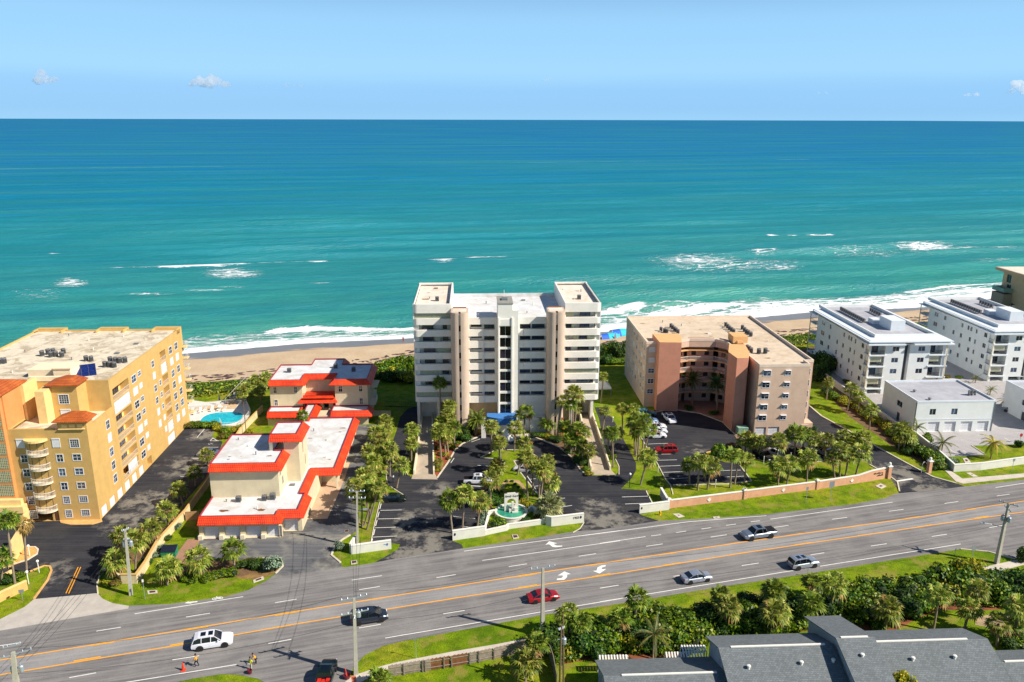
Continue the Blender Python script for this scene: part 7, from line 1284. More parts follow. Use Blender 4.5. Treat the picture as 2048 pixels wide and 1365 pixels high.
def car(kind, mat, label, p, rz, group=None, s=1.0, bed=None, tonneau=False, cover=None):
    D = CARS[kind]; W = D['W'] / 2
    key = (kind, mat.name)
    if key not in _car:
        b = MB(); prof = D['body']; secs = [(-W * .93, .0), (-W, .35), (-W, .7), (-W * .9, 1.0)]
        pts = []; 
        bot = D['bot']; n_ = len(prof)
        ys = [-W, -W * .97, -W * .8, 0, W * .8, W * .97, W]; zk = [.0, .9, 1.0, 1.02, 1.0, .9, .0]
        k = 0
        rows = []
        for (x, z) in prof:
            base = bot + .12 if abs(x) > D['L'] / 2 - .25 else bot; rr = []
            pin = .9 if abs(x) > D['L'] / 2 - .12 else (.96 if abs(x) > D['L'] / 2 - .5 else 1)
            for y, q in zip([-W * .96, -W, -W * .99, -W * .86, 0, W * .86, W * .99, W, W * .96], [0, .35, .8, 1, 1.015, 1, .8, .35, 0]): rr.append((x, y * pin, base + (z - base) * q))
            rows.append(rr)
        m = 9; vs = [p_ for r_ in rows for p_ in r_]; fs = []
        bedx = (-2.75, -1.1)
        for i in range(n_ - 1):
            for j in range(m - 1): fs.append((i * m + j, (i + 1) * m + j, (i + 1) * m + j + 1, i * m + j + 1))
        if kind == 'pickup': fs = [f for f in fs if not (f[0] // m == 2 and 3 <= f[0] % m <= 4)]
        fs.append(tuple(range(m))); fs.append(tuple(n_ * m - 1 - j for j in range(m))); b.add(vs, fs)
        if kind == 'pickup':
            a, c, w, zf = -2.85, -1.0, W * .86, .72
            b.add([(a, -w, 1.18), (c, -w, 1.18), (c, w, 1.18), (a, w, 1.18), (a + .05, -w, zf), (c - .02, -w, zf), (c - .02, w, zf), (a + .05, w, zf)], [(0, 1, 5, 4), (1, 2, 6, 5), (2, 3, 7, 6), (3, 0, 4, 7), (4, 5, 6, 7)], 1)
        for x in (-D['wx'], D['wx']):
            for y in (-1, 1): b.lathe([(0, 0), (D['wr'] + .07, 0)], 14, 1); k0 = len(b.v) - 28; b.v[k0:] = [(x + vx, y * (W + .004), D['wr'] + vy) for vx, vy, vz in b.v[k0:]]
        body = b.mesh('body', [mat, M_BLK], False)
        g = MB(); cab = D['cab']; mc = len(cab); rw = []; rf = MB()
        for (x, z) in cab:
            t = (z - cab[0][1]) / (1.75 - cab[0][1] if kind != 'sedan' else .44); hw = W * (.95 - .2 * max(0, min(1, t))); rw.append(((x, -hw, z), (x, hw, z)))
        vs = [q for r_ in rw for q in r_]; fs = []
        for i in range(mc - 1): fs.append((2 * i, 2 * i + 2, 2 * i + 3, 2 * i + 1))
        zb = cab[0][1] - .03
        g.add(vs, fs); sid = [(x, -W * .95, zb) for x, z in cab] + [(x, W * .95, zb) for x, z in cab]
        k0 = len(g.v); g.v += sid
        for i in range(mc - 1): g.f += [(2 * i + 2, 2 * i, k0 + i, k0 + i + 1), (2 * i + 1, 2 * i + 3, k0 + mc + i + 1, k0 + mc + i)]; g.m += [0, 0]
        # painted roof panel and pillars
        i0, i1 = (1, mc - 2)
        for i in range(i0, i1):
            (a, a2), (c, c2) = rw[i], rw[i + 1]; rf.add([(a[0], a[1] * 1.01, a[2] + .012), (c[0], c[1] * 1.01, c[2] + .012), (c2[0], c2[1] * 1.01, c2[2] + .012), (a2[0], a2[1] * 1.01, a2[2] + .012)], [(0, 1, 2, 3)])
            for s_, (q, q2) in ((-1, (a, c)), (1, (a2, c2))): rf.add([(q[0], q[1] * 1.01, q[2] + .012), (q2[0], q2[1] * 1.01, q2[2] + .012), (q2[0], q2[1] * 1.03, q2[2] - .07), (q[0], q[1] * 1.03, q[2] - .07)], [(0, 1, 2, 3), (3, 2, 1, 0)])
        for i, j in ((0, 1), (mc - 1, mc - 2)):
            for q in (0, 1): P_, Q_ = Vector(rw[i][q]), Vector(rw[j][q]); rf.tube([P_ + Vector((0, (1 if q else -1) * .01, -.02)), Q_], .045, 4)
        for x in ((-.25,) if kind in ('sedan', 'pickup') else (-.15, -1.25)):
            for q in (-1, 1): rf.tube([(x, q * W * .955, zb), (x + .05, q * W * .775, max(z for _, z in cab) - .03)], .05, 4)
        wh = MB(); wh.lathe([(0, -.11), (D['wr'] * .9, -.11), (D['wr'], -.06), (D['wr'], .06), (D['wr'] * .9, .11), (D['wr'] * .62, .11)], 16); ri = MB(); ri.lathe([(D['wr'] * .62, .1), (D['wr'] * .5, .06), (.06, .09), (0, .09)], 12)
        for w_ in (wh, ri): w_.v = [(x, -z, y) for x, y, z in w_.v]
        hl = MB(); hl.box(-.12, .03, -.2, .2, -.08, .08); tl = MB(); tl.box(-.03, .1, -.12, .12, -.14, .14)
        mr = MB(); mr.box(-.08, .08, -.1, .1, -.06, .08)
        _car[key] = (body, g.mesh('windows', [M_CGL]), rf.mesh('roof', [mat]), wh.mesh('tyre', [M_TYRE]), ri.mesh('rim', [M_RIM]), hl.mesh('headlight', [M_HL]), tl.mesh('taillight', [M_TL]), mr.mesh('mirror', [mat]))
    bo, gl, rf, wh, ri, hl, tl, mr = _car[key]
    t = thing({'sedan': 'sedan_car', 'suv': 'suv_car', 'van': 'minivan', 'pickup': 'pickup_truck'}[kind], label, {'sedan': 'car', 'suv': 'car', 'van': 'minivan', 'pickup': 'pickup truck'}[kind], (p.x, p.y, .02), rz, group); t.scale = (s, s, s)
    mo('body', bo, t); mo('windows', gl, t); mo('roof', rf, t)
    for x in (-D['wx'], D['wx']):
        for y in (-1, 1): w = mo('wheel', wh, t, (x, y * (W - .1), D['wr'])); w.rotation_euler = (0, 0, 0 if y < 0 else math.pi); mo('rim', ri, w)
    zf = D['body'][-2][1] - .08; 
    for y in (-1, 1):
        mo('headlight', hl, t, (D['L'] / 2 - .08, y * W * .66, zf)); mo('taillight', tl, t, (-D['L'] / 2 + .0, y * W * .72, D['body'][1][1] - .02)); mo('mirror', mr, t, (D['cab'][-1][0] - .35, y * (W + .06), D['cab'][-1][1] + .06))
    if kind in ('suv', 'van'): b = MB(); b.box(-1.3, -.7, -.4, .4, 1.77, 1.785); b.box(-.4, .15, -.42, .42, 1.77, 1.785); b.build('sunroof', M_CGL, t)
    if kind == 'pickup': b = MB(); b.box(-.45, .35, -.5, .5, 1.89, 1.9); b.build('sunroof', M_CGL, t)
    if tonneau: b = MB(); b.box(-2.85, -1.05, -.88, .88, 1.18, 1.22); b.build('bed_cover', M_BLK, t)
    return t
PW = paint('white_car_paint', '#dcdce2', 0); PS = paint('silver_car_paint', '#a9b2c0', .55); PR = paint('red_car_paint', '#a00f1c', .2); PG = paint('dark_grey_car_paint', '#2a3240', .4); PB_ = paint('dark_green_black_paint', '#10201e', .3); PGR = paint('silver_grey_car_paint', '#8892a0', .6); PBL = paint('light_blue_car_paint', '#6f93c0', .3); PTE = paint('teal_car_paint', '#3d7f86', .2); PDR = paint('maroon_car_paint', '#4e0d18', .2); PK = paint('black_car_paint', '#10131a', .2)
RD = math.radians(15.4)
def cp(px, z=.8): g = G(*px, z); return Vector((g.x, g.y, 0))
gr = 'vehicles driving on the highway'
car('suv', PW, 'white SUV with two dark sunroof panels in the turning lane at lower left', cp((425, 1279), .9), RD, gr, 1.07)
car('van', PG, 'dark grey minivan behind the utility pole in the middle of the highway', cp((738, 1230), .9), RD, gr, 1.02)
car('sedan', PR, 'red sedan half hidden by a concrete pole on the highway', cp((1086, 1190)), RD, gr, .98)
car('sedan', PS, 'silver sedan driving alone in the near lanes', cp((1393, 1152)), RD, gr, 1.0)
car('suv', PS, 'silver-blue SUV farthest right in the near lanes', cp((1607, 1123), .9), RD, gr, 1.0)
car('pickup', PGR, 'silver pickup truck with a black bed cover in the far lane', cp((1517, 1064), 1.0), RD + math.pi, gr, 1.03, tonneau=True)
t = car('pickup', PB_, 'dark pickup truck loaded with red bags turning out of the side street at the bottom', cp((651, 1348), 1.0), math.radians(91), gr, 1.02)
b = MB(); r = random.Random(2); [b.box(x, x + .5, y, y + .45, .72, .95 + r.random() * .4) for x in (-2.7, -2.15, -1.6) for y in (-.8, -.3, .25)]; b.build('red_load', M('red_bags', '#c42414', .7, .2, 3), t)
gp = 'cars parked in the tower car park'
car('sedan', PB_, 'dark green hatchback parked at the top of the left bays of the tower car park', cp(C4(870, 437)), TH, gp, .95)
car('pickup', PW, 'white pickup truck half hidden by a palm left of the central lawn', cp(C2(1610, 1215), .9), TH, gp, .95)
car('sedan', PW, 'white car hidden under the palms right of the central lawn', cp(C3(335, 1065)), TH + math.pi * .9, gp, .95)
gs = 'cars parked at the salmon block'
car('suv', PTE, 'teal SUV parked in the shade at the back of the salmon car park', cp(C7(525, 140), .9), TH, gs, .95)
car('sedan', PBL, 'light blue car parked between the teal SUV and the white cars', cp(C7(550, 222)), TH, gs, .95)
car('suv', PW, 'white SUV parked second from the red one, nearest the blue car', cp(C7(640, 290), .9), TH, gs, .95)
car('sedan', PW, 'white sedan parked between two white SUVs', cp(C7(655, 338)), TH, gs, .92)
car('suv', PW, 'white hatchback SUV parked nearest the empty bays', cp(C7(640, 392), .8), TH, gs, .92)
car('suv', PR, 'red SUV parked nose to the lawn in the salmon car park', cp(C7(750, 555), .9), TH + math.pi, gs, .98)
a_, c_ = G(*C7(740, 165)), G(*C7(850, 240)); car('pickup', PW, 'white covered pickup truck driving out of the shade by the salmon block', cp(C7(788, 192), 1.0), math.atan2(c_.y - a_.y, c_.x - a_.x) - .15, gs, .95)
ba = math.radians(-62)
car('suv', PDR, 'maroon SUV behind the palms left of the garages', cp(C8(120, 665), .9), ba + .1, gs, .9)
car('suv', PK, 'black SUV parked behind the palms below the salmon garages', cp(C8(440, 735), .9), ba, gs, .97)
car('pickup', PW, 'white pickup truck parked beside the black SUV', cp(C8(595, 715), .9), ba + math.pi, gs, .95)
car('suv', PB_, 'dark green SUV parked under the palms in the middle of the bays', cp(C8(865, 700), .9), ba, gs, .97)
car('pickup', PS, 'silver-blue pickup parked at the right end of the bays', cp(C8(1155, 705), .9), ba, gs, .95)
car('sedan', PGR, 'grey sedan under the coconut palm at the right edge', cp(R2(1865, 455)), math.radians(-50), 'cars in the paved yard', 1.0); car('suv', PK, 'black SUV cut off by the right edge beside the grey sedan', cp(R2(1985, 425), .9), math.radians(-50), 'cars in the paved yard')
car('sedan', PGR, 'grey car parked behind the red roof beside the yellow block', cp(Z4(300, 930)), TH + math.pi, 'cars at the yellow block', .95)
# ================================================================== poles and wires
M_PC = M('pole_concrete', '#aaa596', .85, .1, 2, bump=.2); M_GALV = M('galvanised_steel', '#a7b0b8', .45, .1, 4, .5); M_PW = M('wood_pole', '#6e5a44', .9, .2, 4); M_WIRE = M('wire_black', '#202224', .6, .1, 4)
def pole(label, base, top, arms=(), kind='concrete', trans=0, lamp=None, w=.19, name='utility_pole', lean=None):
    g = G(*base); tp = atY(*top, g.y); h = tp.z; t = thing(name, label, 'utility pole', (g.x, g.y, 0), RD, 'utility poles')
    dx = max(-.6, min(.6, tp.x - g.x)); dxl = dx * math.cos(RD); dyl = -dx * math.sin(RD)
    b = MB(); 
    if kind == 'concrete': b.add([(-w * 1.5, -w * 1.5, 0), (w * 1.5, -w * 1.5, 0), (w * 1.5, w * 1.5, 0), (-w * 1.5, w * 1.5, 0)] + [(dxl + x * w * .8, dyl + y * w * .8, h) for x, y in ((-1, -1), (1, -1), (1, 1), (-1, 1))], [(4, 5, 6, 7), (0, 1, 5, 4), (1, 2, 6, 5), (2, 3, 7, 6), (3, 0, 4, 7)])
    else: b.tube([(0, 0, 0), (dxl, dyl, h)], [w * 1.1, w * .75], 8)
    b.build('pole_shaft', M_PC if kind == 'concrete' else M_PW, t)
    for (dz, L, ang) in arms:
        z = h + dz; b = MB(); c, s = math.cos(ang), math.sin(ang); R = Matrix.Rotation(ang, 3, 'Z'); k0 = len(b.v); b.box(-L, L, -.06, .06, -.06, .06, 0, R); b.v[k0:] = [(x + dxl, y + dyl, v_ + z) for x, y, v_ in b.v[k0:]]; o = b.build('crossarm', M_GALV, t)
        for i, q in enumerate((-L * .95, -L * .5, L * .5, L * .95)): b = MB(); b.lathe([(.05, 0), (.09, .05), (.05, .1), (.09, .15), (.04, .22), (0, .25)], 8); b.build('insulator', M_GALV, o, loc=(q * c + dxl, q * s + dyl, z + .06))
    for i in range(trans):
        b = MB(); b.lathe([(0, 0), (.26, 0), (.28, .08), (.28, .75), (.2, .85), (0, .88)], 12); b.lathe([(.05, .85), (.07, 1.0), (.03, 1.1), (0, 1.1)], 6); a = i * 2.2 + .4; o = b.build('transformer', M_GALV, t, loc=(dxl + .5 * math.cos(a), dyl + .5 * math.sin(a), h - 2.9))
        b = MB(); b.box(-.45, .45, -.04, .04, -.04, .04); b.build('bracket', M_GALV, t, loc=(dxl, dyl, h - 2.0 - i * .5))
    if lamp: b = MB(); lx, ly, lz = lamp; b.tube([(dxl, dyl, h + lz), (lx * .6 + dxl, ly * .6 + dyl, h + lz + .5), (lx + dxl, ly + dyl, h + lz + .6)], .05, 6); b.box(lx + dxl - .35, lx + dxl + .35, ly + dyl - .14, ly + dyl + .14, h + lz + .52, h + lz + .66); b.build('lamp_arm', M_GALV, t)
    return t, Vector((tp.x, g.y, h)), h
P = {}
P['a'] = pole('concrete utility pole with a stack of switchgear beside the turning pickup', (712, 1349), (708, 1196), [(0, 1.6, .12), (-2.1, 1.7, .1), (-2.4, .9, 1.4)], trans=1)
P['b'] = pole('plain concrete pole with a single steel crossarm in the grass by the red sedan', (1085, 1272), (1086, 1136), [(0, 1.7, .0)])
P['c'] = pole('concrete utility pole with transformers and a street light at the right edge', (1993, 1127), (2018, 1008), [(0, 1.3, -1.0), (-.9, 1.0, 1.2)], trans=3, lamp=(-3.0, 1.4, -4.2))
P['d'] = pole('concrete utility pole with crossarms in the bottom left corner', (36, 1400), (26, 1305), [(-.3, 1.9, .3), (.9, .9, .2)], trans=2, w=.24)
P['e'] = pole('concrete utility pole with a small transformer on the grass by the yellow block driveway', Z2(1193, 1320), Z2(1138, 722), [(-.15, .5, .6), (-1.7, .35, 0)], trans=2, w=.16)
P['f'] = pole('pale utility pole with a double crossarm frame and street light beside the tall palms', Z5(1706, 885), Z5(1700, 378), [(0, 1.25, -.3), (-1.2, 1.35, -.3)], trans=0, lamp=(1.1, -.6, -3.6), w=.15)
P['g'] = pole('tall wooden pole with a transformer between the fence and the shrubs', (1119, 1385), R3(1440, 880), [(-.6, .4, .3)], 'wood', trans=1, w=.14)
P['g2'] = pole('thinner wooden pole leaning beside the transformer pole', (1127, 1380), R3(1455, 790), [], 'wood', w=.12)
P['h'] = pole('slim dark lamp pole with an orange fitting beside the pool', Z4(648, 765), Z4(622, 478), [], 'wood', w=.09, name='lamp_pole')
def wires(label, pairs, sag=.9, r=.021):
    b = MB(); o_ = pairs[0][0]
    for p, q in pairs: b.tube([p.lerp(q, i / 12) - o_ - Vector((0, 0, sag * 4 * (i / 12) * (1 - i / 12))) for i in range(13)], r, 3, 0, False)
    b.build('power_line', M_WIRE, None, loc=o_); o = bpy.context.scene.collection.objects[-1]; tag(o, label, 'power line', 'power lines along the highway')
V = lambda x, y, z: Vector((x, y, z)); tA_, tB_, tC_, tD_, tE_, tF_ = (P[k][1] for k in 'abcdef')
ofs = [V(-.3, 1.5, .2), V(.3, -1.5, .2)]
rx = Vector((math.cos(RD), math.sin(RD), 0))
wires('pair of thin power lines between the two concrete poles left of the red sedan', [(tA_ + V(-.2, 1.2, .1), tB_ + V(-1.6, .2, .1)), (tA_ - V(0, 0, 3.4), tB_ - V(0, 0, 3.4))])
wires('long power lines from the red sedan pole to the pole at the right edge', [(tB_ + V(1.5, .2, .1), tC_ + V(-.8, .6, .1)), (tB_ - V(0, 0, 3.4), tC_ - V(0, 0, 3.4))], 1.6)
wires('power lines from the bottom left pole to the turning pickup pole', [(tD_ + V(.5, .5, .1), tA_ + V(-1.4, .2, .1)), (tD_ - V(0, 0, 3), tA_ - V(0, 0, 3.4))], 1.3)
wires('power lines crossing the highway from the bottom left pole to the yellow block driveway pole', [(tD_ + V(.6, 0, -.3), tE_ + V(-.1, 0, -.1)), (tD_ + V(1.2, 0, -.5), tE_ + V(.3, 0, -.2)), (tD_ + V(1.4, 0, -1.2), tE_ + V(0, 0, -1.4))], 1.0)
wires('power lines crossing the highway to the pole beside the tall palms', [(tA_ + V(0, 0, .1), tF_ + V(-1, 0, 0)), (tA_ + V(.3, 0, .1), tF_ + V(1, 0, 0)), (tA_ + V(0, 0, -2), tF_ + V(0, 0, -1.2))], 1.0)
# ================================================================== walls and fences
def wall(label, pxs, h, mats, w=.25, cap=None, name='boundary_wall', cat='wall', group=None, pil=None, dec=None, caph=.12, capw=.12):
    P_ = [G(*p) for p in pxs]; o_ = P_[0]; t = thing(name, label, cat, (o_.x, o_.y, 0), 0, group); L = [(p.x - o_.x, p.y - o_.y) for p in P_]; b = MB(); ribbon(b, L, w, 0, h); b.build('wall_body', mats, t)
    if cap: b = MB(); ribbon(b, L, w + capw, h + .001, h + caph); b.build('coping', cap, t)
    return t, L, o_
M_OCW = M('ochre_wall', '#cba35f', .85, .1, 1, streak=(.35, .6)); M_STW = M('rust_stained_wall', '#d2bd92', .85, .14, .8, streak=(.5, .7)); M_WW = M('white_wall', '#d3d0c4', .8, .05, .8, streak=(.15, .5)); M_SW = M('salmon_wall', '#cf9a78', .85, .09, .8, streak=(.2, .5))
wall('long cream wall with rust stains between the yellow block planter and the lawn', [Z2(1110, 1215), Z2(1245, 1215), Z2(1330, 1095), Z2(1440, 900), Z2(1690, 620)], 1.5, M_STW, .25, M_OCW)
wall('short ochre wall end facing the highway by the driveway pole', [Z2(1020, 1130), Z2(1108, 1212)], 1.1, M_OCW, .25, M_STW)
wall('cream wall continuing behind the red-roofed building', [Z2(1690, 620), Z5(350, 330), Z4(600, 770), Z4(800, 560)], 1.5, M_STW, .2, M_OCW)
wall('ochre wall at the left edge in front of the palms', [(-20, 1215), Z3(40, 412), Z3(283, 300)], 1.4, M_OCW, .3, M_YELT)
t_, _, _ = wall('tall pale wall beside the ramp of the yellow block entrance', [(-15, 1140), Z2(110, 1060), Z2(210, 890)], 3.4, M_YELT, .3, M_YELT); 
wall('low ochre wall across the left edge planting', [(-20, 1172), Z3(60, 205) if False else (25, 1150)], .9, M_YELT, .2)
_, L, o_ = wall('white boundary wall with a blue logo beside the left car park entrance', [C4(295, 1218), C4(838, 1142)], 1.5, M_WW, .3, M_WHITE, group='white boundary walls of the tower'); wL = (L, o_)
wall('white side wall running back from the left entrance wall', [C4(285, 1215), C4(350, 1100)], 1.7, M_WW, .3, M_WHITE, group='white boundary walls of the tower')
_, L, o_ = wall('white boundary wall left of the fountain with a small emblem', [C5(160, 965), C5(575, 905)], 1.7, M_WW, .3, M_WHITE, group='white boundary walls of the tower'); wF = (L, o_)
wall('low white wall in front of the clipped bush beside the fountain', [C5(575, 900), C5(850, 840), C5(870, 820), C5(1340, 755)], .85, M_WW, .28, M_WHITE, group='white boundary walls of the tower')
wall('short white wall running back left of the clipped bush', [C5(570, 900), C5(630, 655), C5(700, 640)], .9, M_WW, .25, M_WHITE, group='white boundary walls of the tower')
wall('white wall running back right of the fountain', [C5(1140, 620), C5(1175, 600), C5(1340, 700)], 1.1, M_WW, .25, M_WHITE, group='white boundary walls of the tower')
_, L, o_ = wall('white boundary wall with the house number right of the fountain', [C5(1355, 770), C5(1425, 785), C5(1838, 735)], 1.7, M_WW, .3, M_WHITE, group='white boundary walls of the tower'); wN = (L, o_)
_, L, o_ = wall('white boundary wall at the right end of the tower frontage', [C7(445, 1292), C7(780, 1248)], 1.6, M_WW, .3, M_WHITE, group='white boundary walls of the tower'); wR = (L, o_)
wall('white side wall running back beside the salmon street wall', [C7(780, 1245), C7(690, 1090)], 1.6, M_WW, .3, M_WHITE, group='white boundary walls of the tower')
sp = [C7(780, 1232), C7(1640, 1125), C8(220, 1235), C8(1045, 1128), C8(1500, 1060), C8(1660, 1035), C8(1850, 1000)]
P_ = [G(*p) for p in sp]; o_ = P_[0]; t = thing('street_wall', 'long salmon street wall with white coping and square pillars in front of the salmon block', 'wall', (o_.x, o_.y, 0)); L = [(p.x - o_.x, p.y - o_.y) for p in P_]; zs = [1.5, 1.5, 1.5, 1.5, 1.55, 2.1, 2.2]
b = MB(); ribbon(b, L, .25, 0, 1, zs=zs); b.build('wall_body', M_SW, t); b = MB(); k0 = 0; ribbon(b, L, .38, 0, 1, zs=[z + .14 for z in zs]); b.v = [(x, y, (zs[i // 4] + .002) if z == 0 else z) for i, (x, y, z) in enumerate(b.v)]; b.build('coping', M_WHITE, t)
for (x, y) in (L[0], L[1], L[2], L[3]): b = MB(); b.box(-.3, .3, -.3, .3, 0, 1.75); b.box(-.38, .38, -.38, .38, 1.751, 1.9, 1); b.box(-.25, .25, -.25, .25, 1.9, 2.0, 1); o = b.build('pillar', [M_SW, M_WHITE], t, loc=(x, y, 0)); o.rotation_euler = (0, 0, RD)
for f in ((0, 1, .52), (1, 2, .5), (2, 3, .52), (3, 4, .85)):
    a, c = Vector(L[f[0]]), Vector(L[f[1]]); p = a.lerp(c, f[2]); d_ = (c - a).normalized(); nn = Vector((d_.y, -d_.x)) * .16; b = MB(); b.box(-.3, .3, -.05, .05, -.3, .3, 0, Matrix.Rotation(math.radians(45), 3, 'Y')); o = b.build('diamond_ornament', M_WHITE, t, loc=(p.x + nn.x, p.y + nn.y, .8)); o.rotation_euler = (0, 0, math.atan2(d_.y, d_.x))
def text(name, body, p, rz, size, mat, parent=None, rx=math.pi / 2, ext=.02, shear=0.0, font=None, align='CENTER'):
    c = bpy.data.curves.new(name, 'FONT'); c.body = body; c.size = size; c.extrude = ext; c.align_x = align; c.align_y = 'CENTER'; c.shear = shear; c.materials.append(mat); c.space_character = .95
    o = bpy.data.objects.new(name, c); COL.objects.link(o); o.location = p; o.rotation_euler = (rx, 0, rz); o.parent = parent; return o
M_INK = M('dark_lettering', '#23262c', .5, .05, 2); M_LBLUE = M('blue_lettering', '#3f78b4', .5, .05, 2)
a, c = Vector(L[5]), Vector(L[6]); d_ = (c - a).normalized(); nn = Vector((d_.y, -d_.x)) * .16; p = a.lerp(c, .55); ang = math.atan2(d_.y, d_.x)
b = MB(); r = random.Random(12)
for row_, (x0, n_) in enumerate(((-1.9, 9), (-1.2, 6))):   # worn script lettering, too small to read in the photo
    for i in range(n_): x = x0 + i * .26 + .1 * row_; z = .95 - row_ * .5; hh = r.uniform(.16, .42); b.tube([(x, 0, z), (x + .08 + r.uniform(0, .06), 0, z + hh), (x + .17, 0, z + hh * .5), (x + .24, 0, z)], .035, 4)
o = b.build('lettering', M_INK, t, loc=(p.x + nn.x, p.y + nn.y, .35)); o.rotation_euler = (0, 0, ang)
b = MB(); b.lathe([(0, 0), (.32, 0), (.28, .05), (0, .08)], 14); b.box(.3, 1.0, -.04, .04, 0, .05); o = b.build('emblem', M('navy_emblem', '#2a3858', .5), t, loc=(p.x + nn.x + d_.x * 1.7, p.y + nn.y + d_.y * 1.7, 1.5)); o.rotation_euler = (math.pi / 2, 0, ang)
def wtext(LL, body, f, z, size, mat, off=.17):
    L, o_ = LL; a, c = Vector(L[-2]), Vector(L[-1]); d_ = (c - a).normalized(); nn = Vector((d_.y, -d_.x)) * off; p = a.lerp(c, f); tt = [o for o in bpy.data.objects if o.type == 'EMPTY' and abs(o.location.x - o_.x) < 1e-3 and abs(o.location.y - o_.y) < 1e-3][0]
    return text('lettering', body, (p.x + nn.x, p.y + nn.y, z), math.atan2(d_.y, d_.x), size, mat, tt)
def wemb(LL, f, z, r, mat):
    L, o_ = LL; a, c = Vector(L[-2]), Vector(L[-1]); d_ = (c - a).normalized(); nn = Vector((d_.y, -d_.x)) * .17; p = a.lerp(c, f); tt = [o for o in bpy.data.objects if o.type == 'EMPTY' and abs(o.location.x - o_.x) < 1e-3 and abs(o.location.y - o_.y) < 1e-3][0]
    b = MB(); b.lathe([(0, 0), (r * .6, 0), (r * .55, .04), (0, .05)], 12); b.v = [(x * .8, y * 1.3, z_) for x, y, z_ in b.v]; o = b.build('emblem', mat, tt, loc=(p.x + nn.x, p.y + nn.y, z)); o.rotation_euler = (math.pi / 2, 0, math.atan2(d_.y, d_.x))
wemb(wF, .07, 1.1, .35, M_INK); wemb(wN, .9, 1.15, .35, M_INK); wtext(wN, '1903', .75, 1.1, .62, M_INK); wemb(wR, .07, 1.05, .3, M_INK); wemb(wL, .9, .95, .3, M_LBLUE)
b_ = wtext(wL, '~', .84, 1.0, .9, M_LBLUE)
wall('long white wall turning along the sidewalk at the right edge', [R2(760, 800), R2(1000, 990), R2(1180, 1158), R2(1480, 1140), R2(1979, 1070), (2120, 917)], 1.5, M_WW, .25, M_WHITE, name='boundary_wall')
wall('white wall behind the clipped hedge beside the white block', [R1(200, 890), R1(410, 1040), R2(120, 380), R2(500, 660), R2(760, 800)], 1.6, M_WW, .2, M_WHITE)
wall('tan low wall around the left end of the pavers', [Z4(1950, 590) if False else C7(1, 1)] * 0 or [C2(150, 365) if False else (742, 832), (782, 833)], 1.2, M_STW, .2, M_STW)
for lb, px, hh in (('salmon gate pillar topped with a white lamp left of the salmon block drive', C8(1855, 1005), 2.5), ('salmon gate pillar topped with a white lamp right of the drive before the hedge', R2(893, 1172), 2.5)):
    g = G(*px); t = thing('gate_pillar', lb, 'gate pillar', (g.x, g.y, 0), RD, 'gate pillars of the salmon block'); b = MB(); b.box(-.35, .35, -.35, .35, 0, hh); b.build('pillar_shaft', M_SW, t); b = MB(); b.box(-.48, .48, -.48, .48, hh + .001, hh + .18); b.lathe([(.2, 0), (.28, .2), (.28, .5), (.2, .65), (0, .7)], 10, 0, (0, 0, hh + .18)); b.build('lamp_cap', M_WHITE, t)
    b = MB(); b.tube([(-.9 + .5 * math.cos(a), .4, 1.8 + .5 * math.sin(a)) for a in [math.pi * i / 8 for i in range(9)]] + [(-1.4, .4, 0)], .05, 5); b.build('keypad_hoop', M_WHITE, t)
# wooden fence along the bottom
t = thing('wooden_fence', 'weathered grey and brown board fence curving along the lower lawn', 'fence', (0, 0, 0)); fp = [R3(-5, 1320), R3(120, 1300), R3(300, 1270), R3(520, 1235), R3(750, 1195), R3(875, 1168), R3(1030, 1130), R3(1160, 1085)]; FPp = [G(*p) for p in fp]
cols = [M('weathered_board', '#8f8273', .9, .2, 2), M('brown_board', '#7a4a2c', .9, .2, 2)]
t.location = (FPp[0].x, FPp[0].y, 0); o_ = FPp[0]; b = MB(); ppb = MB()
for k, (p, q) in enumerate(zip(FPp, FPp[1:])):
    L_ = (q - p).length; n_ = int(L_ / .17); d_ = (q - p).normalized(); ang = math.atan2(d_.y, d_.x); R = Matrix.Rotation(ang, 3, 'Z')
    for i in range(n_):
        c = p + d_ * (i * .17) - o_; br = (k == 2 and i > n_ * .2) or (k == 3 and i < n_ * .55); k0 = len(b.v); b.box(0, .15, -.012, .012, .05, 1.65 + .05 * ((i * 7) % 3), 1 if br else 0, R); b.v[k0:] = [(x + c.x, y + c.y, z) for x, y, z in b.v[k0:]]
    for z in (.4, 1.3): k0 = len(b.v); b.box(0, L_, -.1, -.04, z, z + .09, 0, R); b.v[k0:] = [(x + (p - o_).x, y + (p - o_).y, zz__) for x, y, zz__ in b.v[k0:]]
    for i in range(int(L_ / 2.4) + 1): c = p + d_ * min(L_, i * 2.4) - o_; ppb.box(c.x - .06, c.x + .06, c.y - .22, c.y - .1, 0, 1.75)
b.build('fence_board', cols, t); ppb.build('fence_post', cols[0], t)
wall('wooden board fence panel joining the cream wall and the garage', [Z2(1690, 645), Z2(1815, 640)], 1.7, M('light_board', '#a98258', .9, .2, 2), .08, name='wooden_fence', cat='fence')
wall('dark timber wall running down in deep shade at the bottom', [R3(1330, 1120), R3(1370, 1240), R3(1400, 1400)], 1.8, M('mossy_wall', '#6b6656', .9, .2, 2), .12, name='wooden_fence', cat='fence')
